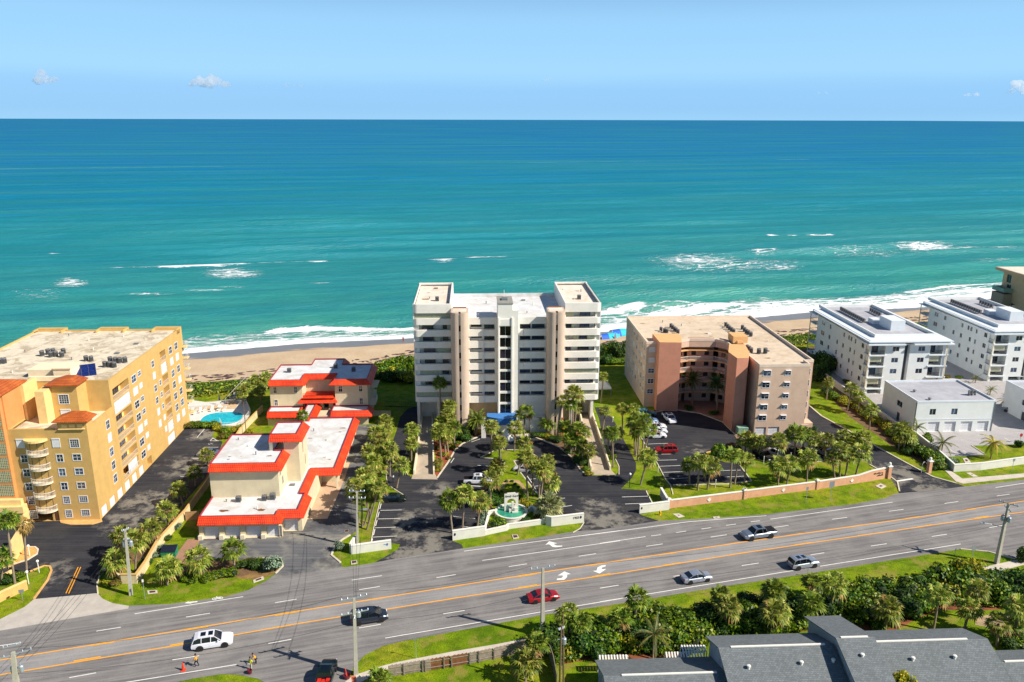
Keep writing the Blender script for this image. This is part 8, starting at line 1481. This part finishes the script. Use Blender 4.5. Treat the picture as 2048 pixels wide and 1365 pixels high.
# ================================================================== fountain with sign
g = G(*C5(915, 660)); F0 = G(*C5(915, 690)); cx0 = G(*C5(912, 590), .9); r_ = abs(G(*C5(1118, 590), .9).x - G(*C5(703, 590), .9).x) / 2
t = thing('fountain', 'round white fountain basin with green water and a tall sign slab standing in it', 'fountain', (cx0.x, cx0.y, 0), 0)
b = MB(); b.lathe([(r_ - .2, 0), (r_, 0), (r_, .78), (r_ + .08, .8), (r_ + .08, .95), (r_ - .3, .95), (r_ - .3, .5)], 48); b.build('basin_rim', M_WW, t, smooth=False)
n = NT('fountain_water'); n.rough(.08); v = n.coord(); n.base(n.ramp(n.noise(v, .8, 4, .6, .5), [(.3, '#1d6f60'), (.6, '#2f9a78'), (.8, '#6fc0a0')])); n.bump(n.noise(v, 3, 3), .3, .05)
b = MB(); b.add([(math.cos(i * math.tau / 48) * (r_ - .28), math.sin(i * math.tau / 48) * (r_ - .28), .72) for i in range(48)], [tuple(range(48))]); b.build('fountain_water', n.m, t)
sl_ = thing('sign_slab', 'white slab sign with a round opening and dark script lettering in the fountain', 'sign', (cx0.x + .0, cx0.y + .6, .5), math.radians(9))
wS, hS = 2.5, 3.6; cR = .78; zc_ = 1.75
b = MB(); N_ = 32; outer = []; inner = []
for i in range(N_):
    a = i * math.tau / N_; ca, sa = math.cos(a), math.sin(a); k_ = min((wS / 2) / max(abs(ca), 1e-6), ((hS - zc_) if sa > 0 else zc_) / max(abs(sa), 1e-6)); outer.append((ca * k_, zc_ + sa * k_)); inner.append((cR * ca, zc_ + cR * sa))
for y, fl_ in ((-.15, 0), (.15, 1)):
    vs = [(x, y, z) for x, z in outer] + [(x, y, z) for x, z in inner]; fs = [(i, (i + 1) % N_, N_ + (i + 1) % N_, N_ + i) for i in range(N_)]; b.add(vs, [f[::-1] if fl_ else f for f in fs])
vs = [(x, y, z) for y in (-.15, .15) for x, z in inner]; b.add(vs, [(i, (i + 1) % N_, N_ + (i + 1) % N_, N_ + i) for i in range(N_)]); vs = [(x, y, z) for y in (-.15, .15) for x, z in outer]; b.add(vs, [((i + 1) % N_, i, N_ + i, N_ + (i + 1) % N_) for i in range(N_)])
for cx_, cz_ in ((-wS / 2, hS), (wS / 2, hS)): pass
b.box(-wS / 2 + .01, -wS / 2 + .5, -.149, .149, hS - .5, hS); b.box(wS / 2 - .5, wS / 2 - .01, -.149, .149, hS - .6, hS); b.box(-wS / 2, -wS / 2 + .6, -.149, .149, 0, .6); b.box(wS / 2 - .6, wS / 2, -.149, .149, 0, .6)
b.build('slab', M_WW, sl_); text('lettering', 'Sandy Kaye', (0, -.17, 3.05), 0, .55, M_INK, sl_, shear=.35)
b = MB(); b.box(.0, .35, -.7, -.3, 0, 2.1); b.box(.45, 1.0, -1.0, -.5, 0, 1.1); b.box(-.5, -.1, -.8, -.4, 0, .8); b.box(.0, 1.1, -1.1, -.85, .1, .5); b.build('cascade_blocks', M_WW, sl_)
# ================================================================== pool
g = G(*Z4(425, 625), .15); t = thing('swimming_pool', 'oval turquoise swimming pool beside the yellow block', 'swimming pool', (g.x, g.y, 0), TH)
n = NT('pool_water'); n.rough(.06); v = n.coord(); n.base(n.ramp(n.noise(v, 1.2, 3, .5, 1.0), [(.3, '#129ab0'), (.7, '#2cc0cc')])); n.bump(n.noise(v, 2, 3), .25, .05)
P0, P1_ = G(*Z4(238, 640), .15), G(*Z4(620, 615), .15); a_ = (P1_ - P0).length / 2; bq = 4.2; b = MB(); b.add([(a_ * math.copysign(abs(math.cos(q)) ** .7, math.cos(q)), bq * math.copysign(abs(math.sin(q)) ** .8, math.sin(q)), .16) for q in [i * math.tau / 40 for i in range(40)]], [tuple(range(40))]); b.build('pool_water', n.m, t)
b = MB(); ribbon(b, [(1.03 * a_ * math.copysign(abs(math.cos(q)) ** .7, math.cos(q)), 1.05 * bq * math.copysign(abs(math.sin(q)) ** .8, math.sin(q))) for q in [i * math.tau / 40 for i in range(40)]], .4, .141, .19, 0, True); b.build('pool_coping', M_WHITE, t)
def prail(label, pxs, h, mat, step=.25, name='railing_fence', z=0.14):
    P_ = [G(*p) for p in pxs]; o_ = P_[0]; t = thing(name, label, 'fence', (o_.x, o_.y, 0)); rail(t, [(p.x - o_.x, p.y - o_.y) for p in P_], z, h, mat, 'railing', step=step); return t
prail('white fence around the seaward side of the pool terrace', [Z4(110, 540), Z4(470, 505), Z4(600, 490), Z4(650, 500), Z4(690, 590), Z4(600, 705), Z4(430, 715), Z4(410, 670)], 1.2, M_RAILW, .3)
for i, (x, y) in enumerate(((150, 560), (225, 560), (262, 548), (330, 545), (395, 540), (440, 545), (175, 575))):
    g = G(*Z4(x, y), .5); t = thing('pool_chair', f'white plastic pool chair, {ORD[i if i < 6 else 1]} from the left on the pool terrace' if i < 6 else 'white plastic pool chair nearest the yellow block wall', 'chair', (g.x, g.y, .15), rnd.uniform(-.4, .4), 'pool chairs'); b = MB(); b.box(-.35, .35, -.7, .4, .3, .36); R = Matrix.Rotation(-.6, 3, 'X'); b.build('seat', M_WHITE, t); b = MB(); b.box(-.35, .35, -.02, .04, 0, .95, 0, R); b.build('backrest', M_WHITE, t, loc=(0, .4, .33))
    for x_ in (-.32, .28):
        for y_ in (-.66, .34): b = MB(); b.box(x_, x_ + .05, y_, y_ + .05, 0, .3); b.build('leg', M_WHITE, t)
g = G(*Z4(410, 520), .8); t = thing('pool_table', 'round white table among the pool chairs', 'table', (g.x, g.y, .15)); b = MB(); b.lathe([(0, .72), (.65, .72), (.65, .77), (0, .78)], 20); b.build('table_top', M_WHITE, t); b = MB(); b.tube([(0, 0, 0), (0, 0, .72)], .05, 6); b.build('leg', M_WHITE, t)
for i, (x, y) in enumerate(((122, 540), (410, 505))):
    g = G(*Z4(x, y)); t = thing('folded_umbrella', ['folded dark umbrella against the yellow block wall', 'folded dark umbrella standing by the pool table'][i], 'umbrella', (g.x, g.y, .15), 0, 'folded pool umbrellas'); b = MB(); b.lathe([(.22, 1.2), (.16, 1.8), (.05, 2.7), (0, 2.75)], 10); b.build('canopy', M('navy_canvas', '#1e2b4a', .8), t); b = MB(); b.tube([(0, 0, 0), (0, 0, 1.3)], .03, 6); b.lathe([(.3, 0), (.3, .08), (0, .1)], 10); b.build('pole', M_WHITE, t)
t = thing('boardwalk', 'wooden boardwalk crossing the dune scrub to the beach beside the pool', 'boardwalk', (0, 0, 0)); a, c = G(*Z4(490, 480), .6), G(*Z4(690, 262), .6); t.location = (a.x, a.y, 0); d_ = c - a; b = MB(); ribbon(b, [(0, 0), (d_.x, d_.y)], 1.6, .5, .62); b.build('deck', M('boardwalk_timber', '#9a8a74', .9, .15, 2), t); nn = Vector((-d_.y, d_.x, 0)).normalized() * .8
for s_ in (-1, 1): rail(t, [(nn.x * s_, nn.y * s_), (d_.x + nn.x * s_, d_.y + nn.y * s_)], .62, 1.0, M_CONC, 'railing', step=1.5, r=.05)
# ================================================================== people
def person(label, p, rz, shirt, trousers, hair='#2a1c12', pose='stand', hat=None, group=None, z=.02, skin='#b07a58'):
    t = thing('person', label, 'person', (p.x, p.y, z), rz, group)
    def skinmesh(name, pts, edges, rad, col, par):
        me = bpy.data.meshes.new(name); me.from_pydata(pts, edges, []); me.materials.append(M('cloth_' + col[1:] if par != 'x' else 'skin', col, .85, .08, 3)); o = mo(name, me, t); md = o.modifiers.new('skin', 'SKIN'); md.use_smooth_shade = True
        for i, r_ in enumerate(rad): me.skin_vertices[0].data[i].radius = (r_, r_) if not isinstance(r_, tuple) else r_
        me.skin_vertices[0].data[0].use_root = True; sb = o.modifiers.new('sub', 'SUBSURF'); sb.levels = 1; sb.render_levels = 1; return o
    lean = {'stand': 0, 'bend': .45, 'walk': .05}[pose]; st_ = .22 if pose == 'walk' else .08
    hip = .93 - (.05 if pose == 'bend' else 0); sh = Vector((0, -math.sin(lean) * .5, hip + math.cos(lean) * .5)); hd = Vector((0, -math.sin(lean) * .8, hip + math.cos(lean) * .78)); arm = .3 if pose != 'stand' else .1
    pts = [(0, 0, hip), (0, sh.y * .5, (hip + sh.z) / 2), tuple(sh), (0, (sh.y + hd.y) / 2, (sh.z + hd.z) / 2 - .02), (0, hd.y - .02, hd.z), (0, hd.y, hd.z + .12)]
    pts += [(.19, sh.y, sh.z - .02), (.27, sh.y - arm * .4, sh.z - .3), (.26, sh.y - arm - .1, sh.z - .52), (.26, sh.y - arm - .15, sh.z - .62), (-.19, sh.y, sh.z - .02), (-.27, sh.y - arm * .3, sh.z - .3), (-.25, sh.y - arm - .02, sh.z - .54), (-.25, sh.y - arm - .05, sh.z - .64)]
    pts += [(.1, 0, hip - .06), (.11, -st_, .5), (.11, -st_ * .3, .08), (.11, -st_ * .3 - .17, .04), (-.1, 0, hip - .06), (-.11, st_ * .4, .5), (-.11, st_ * 1.2, .08), (-.11, st_ * 1.2 - .17, .04)]
    ed = [(0, 1), (1, 2), (2, 3), (3, 4), (4, 5), (2, 6), (6, 7), (7, 8), (8, 9), (2, 10), (10, 11), (11, 12), (12, 13), (0, 14), (14, 15), (15, 16), (16, 17), (0, 18), (18, 19), (19, 20), (20, 21)]
    rd_ = [(.15, .1), (.14, .1), (.15, .1), .05, .095, .08, .06, .045, .035, .04, .06, .045, .035, .04, .085, .06, .04, .035, .085, .06, .04, .035]
    skinmesh('body', pts, ed, rd_, skin, 'x')
    sel = [0, 1, 2, 6, 7, 10, 11]; ix = {v: i for i, v in enumerate(sel)}; skinmesh('shirt', [pts[i] for i in sel], [(ix[a], ix[b_]) for a, b_ in ed if a in ix and b_ in ix], [(.175, .13), (.17, .125), (.175, .12), .08, .065, .08, .065], shirt, 't')
    sel = [0, 14, 15, 16, 18, 19, 20]; ix = {v: i for i, v in enumerate(sel)}; skinmesh('trousers', [pts[i] for i in sel], [(ix[a], ix[b_]) for a, b_ in ed if a in ix and b_ in ix], [(.17, .12), .105, .08, .06, .105, .08, .06], trousers, 't')
    b = MB(); b.lathe([(.0, .17), (.07, .15), (.11, .08), (.115, .0), (.1, -.04)], 12, 0, (0, hd.y + .01, hd.z + .06)); b.build('hat' if hat else 'hair', M('hat_' + (hat or hair)[1:], hat or hair, .8), t)
    if pose == 'bend' or hat: pass
    b = MB(); b.box(-.02, .02, hd.y - .125, hd.y - .09, hd.z + .01, hd.z + .05); b.build('nose', M('skin', skin, .7), t); return t
person('person in a yellow-orange shirt and dark trousers walking beside the traffic cone', cp(Z6(240, 950), 0), RD - 2.0, '#e8a012', '#1c2230', pose='walk', group='road workers')
person('person in a lime vest and light trousers standing in the side street', cp(Z6(722, 978), 0), RD + 2.6, '#b8d818', '#b8ae9c', group='road workers')
person('person in a yellow-orange shirt bending forward next to the lime vest', cp(Z6(768, 928), 0), RD - 1.2, '#f0a414', '#181c26', pose='bend', group='road workers')
g = G(*C1(113, 525), -2.6); person('person in red standing at the water line left of the tower', g, 0, '#b83a30', '#a0302c', z=-2.75)
g = G(*Zf(1150, 640, 13.65)(1095, 515), -1.6); person('person in pink beside the turquoise beach tents', g, 0, '#d02c50', '#c43050', z=-1.9)
# cones, drums, hydrants, lamps, drains
M_ORC = M('cone_orange', '#e03c14', .6); 
g = cp(Z6(120, 985), 0); t = thing('traffic_cone', 'orange traffic cone with white bands on the near lane', 'traffic cone', (g.x, g.y, .02)); b = MB(); b.box(-.22, .22, -.22, .22, 0, .05); b.lathe([(.17, .05), (.05, .9), (0, .92)], 14); b.build('cone_body', M_ORC, t); b = MB(); b.lathe([(.122, .35), (.1, .5)], 14); b.lathe([(.085, .6), (.07, .72)], 14); b.build('reflective_band', M_WHITE, t); t.scale = (1.25,) * 3
for i, (x, y, lb) in enumerate(((710, 1012, 'dark red equipment bucket on the ground by the road workers'), (1575, 1055, 'larger dark red round container beside the utility pole at the bottom'))):
    g = cp(Z6(x, y), 0); t = thing('equipment_bucket', lb, 'bucket', (g.x, g.y, .02), 0, 'dark red buckets'); s_ = .32 if i == 0 else .48; b = MB(); b.lathe([(0, 0), (s_ * .8, 0), (s_, .5), (s_ * .9, .52), (s_ * .7, .3), (0, .3)], 16); b.build('bucket_body', M('maroon_plastic', '#5c1424', .5), t)
    if i: b = MB(); b.tube([(0, 0, .3), (-.2, .3, 1.2)], .06, 6); b.build('orange_handle', M_ORC, t)
sheet('orange_ramp_mat', [Z6(1610, 1040), Z6(1655, 1035), Z6(1660, 1091), Z6(1620, 1091)], .056, M('tactile_orange', '#c4684a', .8))
for lb, px in (('yellow fire hydrant on the verge before the white wall', R4(558, 235)), ('yellow fire hydrant on the lawn behind the salmon sign wall', C8(1658, 955))):
    g = G(*px); t = thing('fire_hydrant', lb, 'fire hydrant', (g.x, g.y, 0), RD, 'yellow fire hydrants'); b = MB(); b.lathe([(.2, 0), (.2, .06), (.13, .08), (.13, .62), (.19, .64), (.17, .76), (.08, .86), (.04, .92), (0, .92)], 12); b.build('hydrant_body', M('hydrant_yellow', '#e0a010', .5), t); b = MB(); b.tube([(-.24, 0, .5), (.24, 0, .5)], .07, 8); b.tube([(0, -.26, .45), (0, 0, .45)], .08, 8); b.build('outlet', M('hydrant_yellow', '#e0a010'), t)
def lampp(label, px, h=1.6, globe=.22, col='#e8e4da', name='bollard_lamp', group='globe lamps'):
    g = G(*px); t = thing(name, label, 'lamp', (g.x, g.y, 0), 0, group); b = MB(); b.tube([(0, 0, 0), (0, 0, h)], .07, 8); b.build('lamp_post', M_WHITE if h < 2.2 else M_ACD, t); b = MB(); b.lathe([(0, -globe)] + [(globe * math.sin(q), -globe * math.cos(q)) for q in [math.pi * i / 8 for i in range(1, 8)]] + [(0, globe)], 12); b.build('lamp_globe', M_WHITE, t, True, (0, 0, h + globe * .8))
lampp('white globe lamp on the gravel bed by the yellow block', Z2(272, 970), 1.7); lampp('white globe lamp at the top of the small lawn island', Z2(357, 1117), 1.8); lampp('white globe lamp beside the dead palm trunk', Z2(262, 1222), 1.9)
lampp('white globe lamp above the planter wall of the yellow block', Z2(1308, 1035), 2.6, .25); lampp('globe lamp on a dark post at the left of the tower car park', C4(866, 345), 2.6, .25); lampp('globe lamp at the top of the central lawn left of the walk', C2(2003, 830), 2.2); lampp('globe lamp at the back of the central lawn near the walk', C3(92, 830), 2.2)
lampp('globe lamp on the bulb-shaped lawn right of the right ramp', C3(1768, 1335), 2.6, .25); lampp('globe lamp near the small drive by the right ramp', C3(1540, 440), 1.0, .18)
for i, px in enumerate((C8(438, 840), C8(743, 800), C8(1032, 780), C7(1312, 997), C7(658, 825))): lampp(['pale bollard below the black SUV', 'pale bollard beside the white pickup', 'pale bollard behind the middle palm', 'white bollard between the palm trunks at the lower bays', 'pale bollard at the edge of the salmon lawn'][i], px, 1.5, .1, name='bollard', group='bollards of the salmon block')
M_SIGN = M('sign_back_grey', '#8c9496', .5, .05, 2, .4)
def sign(label, base, top, w=.6, h=.75, shape='rect', col=None):
    g = G(*base); tp = atY(*top, g.y); H_ = max(1.2, tp.z); t = thing('road_sign', label, 'road sign', (g.x, g.y, 0), RD, 'road signs'); b = MB(); b.box(-.03, .03, -.03, .03, 0, H_); b.build('sign_post', M_GALV, t); b = MB()
    if shape == 'rect': b.box(-w / 2, w / 2, -.05, -.03, H_ - h, H_)
    else: b.prism([(w / 2 * math.cos(a), w / 2 * math.sin(a)) for a in [math.tau * (i + .5) / 8 for i in range(8)]], 0, .02); b.v = [(x, -.05 - z, H_ - w / 2 + y) for x, y, z in b.v]
    b.build('sign_panel', col or M_SIGN, t)
sign('small grey road sign at the left edge on the driveway island', Z3(235, 418), Z3(205, 305), .7, .5); sign('thin white marker post on the verge right of the driveway pole', Z3(1487, 405), Z3(1470, 200), .25, .45, col=M_WHITE)
sign('small sign among the bushes left of the driveway pole', Z2(958, 1155), Z2(945, 1075), .5, .4); sign('tall green-backed sign on the verge before the salmon wall', C8(918, 1290), C8(932, 1105), .5, .6); sign('large sign back seen from behind near the salmon wall', C8(1195, 1260), C8(1220, 1040), 1.1, 1.2)
sign('grey sign back on the grass left of the right street pole', R5(1545, 925), R5(1560, 770), .8, .9); sign('thin marker sign beside the highway edge line at right', R5(1385, 865), R5(1388, 800), .15, .3); sign('white sign on the verge before the long white wall', R2(1838, 1170), R2(1860, 1010), .6, .6, col=M_SIGN)
sign('thin marker sign on the lower lawn left of the wooden fence', R3(220, 1165), R3(212, 992), .3, .3); sign('red stop sign at the corner of the paver yard', R2(1930, 830), R2(1942, 722), .85, shape='oct', col=M('stop_red', '#9a1024')); sign('thin sign post on the right-hand grass near the silver SUV', R7(300, 215), R7(300, 150), .2, .3); sign('pale sign in the paver yard beside the grey sedan', R2(1860, 490), R2(1870, 390), .6, .6, col=M_WHITE)
def drain(label, q, hole=.6, h=.12):
    P_ = [G(*p) for p in q]; c = sum(P_, Vector()) / 4; t = thing('storm_drain', label, 'storm drain', (c.x, c.y, 0), 0, 'storm drains'); b = MB(); b.prism([(p.x - c.x, p.y - c.y) for p in P_], 0, h); b.build('drain_frame', M_SIDE, t); b = MB(); b.prism([((p.x - c.x) * hole, (p.y - c.y) * hole) for p in P_], h, h + .01)
    b.build('drain_grate', M('rusty_grate', '#4a2c26', .8, .3, 5), t)
drain('square storm drain with a rusty grate on the verge below the fountain', [C5(920, 905), C5(990, 900), C5(1012, 940), C5(935, 952)], .7); drain('square storm drain beside the weathered driveway', [C4(285, 1320), C4(365, 1308), C4(375, 1350), C4(290, 1365)], .7)
drain('flat concrete slab drain on the verge near the hydrant', [R4(1050, 255), R4(1110, 250), R4(1118, 265), R4(1058, 272)], .3, .1); drain('tan concrete drain by the salmon drive', [C8(1710, 1100), C8(1770, 1070), C8(1835, 1100), C8(1775, 1130)], .35, .1); drain('oval concrete drain on the verge before the hydrant', [R4(675, 225), R4(735, 222), R4(790, 250), R4(730, 262)], .2, .06)
drain('narrow concrete drain collar in the planter by the garages', [Z6(740, 185), Z6(830, 150), Z6(838, 175), Z6(745, 207)], .55, .1); drain('round drain collar on the grass by the driveway pole', [Z2(1340, 1285), Z2(1430, 1280), Z2(1435, 1305), Z2(1345, 1315)], .6, .08); drain('concrete drain in the garage lawn behind the white wall', [R2(1280, 1010), R2(1330, 1005), R2(1375, 1055), R2(1310, 1065)], .4, .08)
drain('rusty square manhole cover on the weathered driveway', [Z5(1590, 730), Z5(1625, 725), Z5(1630, 748), Z5(1592, 752)], .9, .03); drain('concrete slab on the verge before the white wall corner', [R2(1320, 1175), R2(1370, 1170), R2(1460, 1215), R2(1400, 1218)], .2, .05)
# dumpsters
M_GDU = M('dumpster_green', '#147a5a', .6, .1, 2)
g = G(*Z2(1545, 965)); t = thing('dumpster', 'green dumpster with a dark lid beside the brick path', 'dumpster', (g.x, g.y, 0), .1); b = MB(); b.add([(-1.1, -.6, .1), (1.1, -.6, .1), (1.1, .7, .1), (-1.1, .7, .1), (-1.15, -.75, 1.1), (1.15, -.75, 1.1), (1.15, .8, 1.5), (-1.15, .8, 1.5)], [(0, 1, 5, 4), (1, 2, 6, 5), (2, 3, 7, 6), (3, 0, 4, 7), (0, 3, 2, 1)]); b.box(-1.2, -1.12, -.1, .1, .6, .8); b.box(1.12, 1.2, -.1, .1, .6, .8); b.build('bin', M_GDU, t); b = MB(); b.add([(-1.18, -.78, 1.12), (1.18, -.78, 1.12), (1.18, .84, 1.53), (-1.18, .84, 1.53)], [(0, 1, 2, 3)]); b.add([(-1.18, -.78, 1.06), (1.18, -.78, 1.06), (1.18, -.78, 1.12), (-1.18, -.78, 1.12)], [(0, 1, 2, 3)]); b.build('lid', M('lid_dark', '#161c2c', .5), t)
g = G(*C8(190, 500)); t = thing('utility_box', 'pale green transformer box beside the salmon terracotta tower', 'utility box', (g.x, g.y, 0), TH); b = MB(); b.box(-1.1, 1.1, -.9, .9, 0, 1.6); b.box(-1.15, 1.15, -.95, .95, 1.6, 1.7); b.box(-.02, .02, -.93, -.9, .1, 1.5); b.build('box_body', M('pale_green_metal', '#86a892', .5, .06, 2), t)
# beach tents and small tent
ZT = Zf(1150, 640, 13.65); M_TB = M('tent_blue', '#1c5ec0', .7, .1, 3); M_TC = M('tent_turquoise', '#1cb4c8', .7, .1, 3)
for i, (x, y, s_, lb) in enumerate(((900, 520, 1.6, 'blue and turquoise beach shade, left of the pair on the sand'), (1220, 420, 1.8, 'blue and turquoise beach shade, right of the pair behind the salmon block'), (1060, 470, 1.1, 'small crumpled turquoise shade between the two larger ones'))):
    g = G(*ZT(x, y), -2.0); t = thing('beach_shade', lb, 'beach tent', (g.x, g.y, -2.35), .35, 'beach shades'); n_ = 10
    for k, (mt, x0, x1) in enumerate(((M_TB, -2.4, -.2), (M_TC, -.2, 2.2))):
        b = MB(); V_ = []
        for a in range(n_ + 1):
            q = math.pi * (.02 + .75 * a / n_)
            for xx in (x0, (x0 + x1) / 2, x1): V_.append((xx, -1.5 * math.cos(q), 1.9 * math.sin(q) * (1 - .05 * abs(xx)) + .04 * math.sin(a * 2 + xx)))
        b.add(V_, [(3 * a + j, 3 * a + j + 1, 3 * a + j + 4, 3 * a + j + 3) for a in range(n_) for j in range(2)]); b.build('canopy_panel', mt, t)
    b = MB(); [b.tube([(xx, -1.5 * math.cos(q), 1.9 * math.sin(q)) for q in [math.pi * .77 * a / 8 for a in range(9)]], .03, 4) for xx in (-2.4, 2.2)]; b.build('tent_pole', M_WHITE, t); t.scale = (s_ * .75,) * 3
g = G(*C1(1812, 975)); t = thing('gazebo_tent', 'small white pyramid tent behind the right corner of the tower', 'tent', (g.x, g.y, 0), TH); b = MB(); b.add([(-1.9, -1.9, 2.3), (1.9, -1.9, 2.3), (1.9, 1.9, 2.3), (-1.9, 1.9, 2.3), (0, 0, 3.9)], [(0, 1, 4), (1, 2, 4), (2, 3, 4), (3, 0, 4)]); b.box(-1.92, 1.92, -1.93, -1.9, 1.9, 2.3); b.box(1.9, 1.93, -1.9, 1.9, 1.9, 2.3); b.build('canopy', M_WHITE, t); b = MB(); [b.box(x, x + .06, y, y + .06, 0, 2.3) for x in (-1.85, 1.8) for y in (-1.85, 1.8)]; b.build('tent_pole', M_GALV, t)
t_, _, _ = wall('thin dark iron fence crossing the shaded lawn left of the tower', [C2(340, 228), C2(770, 240)], .1, M_BLK, .05, name='iron_fence', cat='fence'); rail(t_, [(0, 0), tuple((G(*C2(770, 240)) - G(*C2(340, 228)))[:2])], .1, 1.2, M_BLK, 'railing', step=.5)
# ================================================================== clouds
n = NT('cloud_vapour'); n.t.nodes.remove(n.b); pv = n.n('ShaderNodeVolumePrincipled'); pv.inputs['Density'].default_value = .006; pv.inputs['Color'].default_value = (1, 1, 1, 1); pv.inputs['Anisotropy'].default_value = .3; n.l(pv.outputs[0], n.t.nodes['Material Output'].inputs['Volume'])
M_CLOUD = n.m
def cloud(px, w_, h_, n_, seed):
    r = random.Random(seed); dd = 24000.0; d = ray(*px); d = d / math.hypot(d[0], d[1]); c = Vector((d[0] * dd, d[1] * dd, CAMH + d[2] * dd)); W_ = w_ * dd / FPX; H_ = h_ * dd / FPX; b = MB()
    import bmesh
    bmm = bmesh.new()
    for i in range(n_):
        f = r.uniform(-1, 1); rr = H_ * r.uniform(.25, .5) * (1 - .5 * abs(f)); q = Vector((f * W_ * .5, r.uniform(-.3, .3) * W_ * .4, rr * .4 + r.random() ** 2 * H_ * .7 * (1 - abs(f))))
        ret = bmesh.ops.create_icosphere(bmm, subdivisions=3, radius=rr)
        for v_ in ret['verts']: k_ = 1 + .25 * math.sin(v_.co.x / rr * 5 + i) * math.cos(v_.co.z / rr * 4 + i * 2) + r.uniform(-.08, .08); v_.co = v_.co * k_; v_.co.z *= .8; v_.co += q
    me = bpy.data.meshes.new('cloud'); bmm.to_mesh(me); bmm.free(); me.materials.append(M_CLOUD); o = mo('cloud', me, None, c); o['kind'] = 'structure'
for px, w_, h_, n_, sd in (((90, 166), 36, 26, 10, 1), ((420, 172), 66, 26, 18, 2), ((525, 174), 24, 7, 6, 3), ((585, 174), 40, 9, 8, 4), ((640, 176), 12, 5, 4, 5), ((2034, 186), 36, 22, 10, 6), ((1950, 192), 40, 10, 7, 7), ((1650, 188), 50, 6, 7, 8), ((1105, 164), 90, 7, 9, 9)): cloud(px, w_, h_, n_, sd)
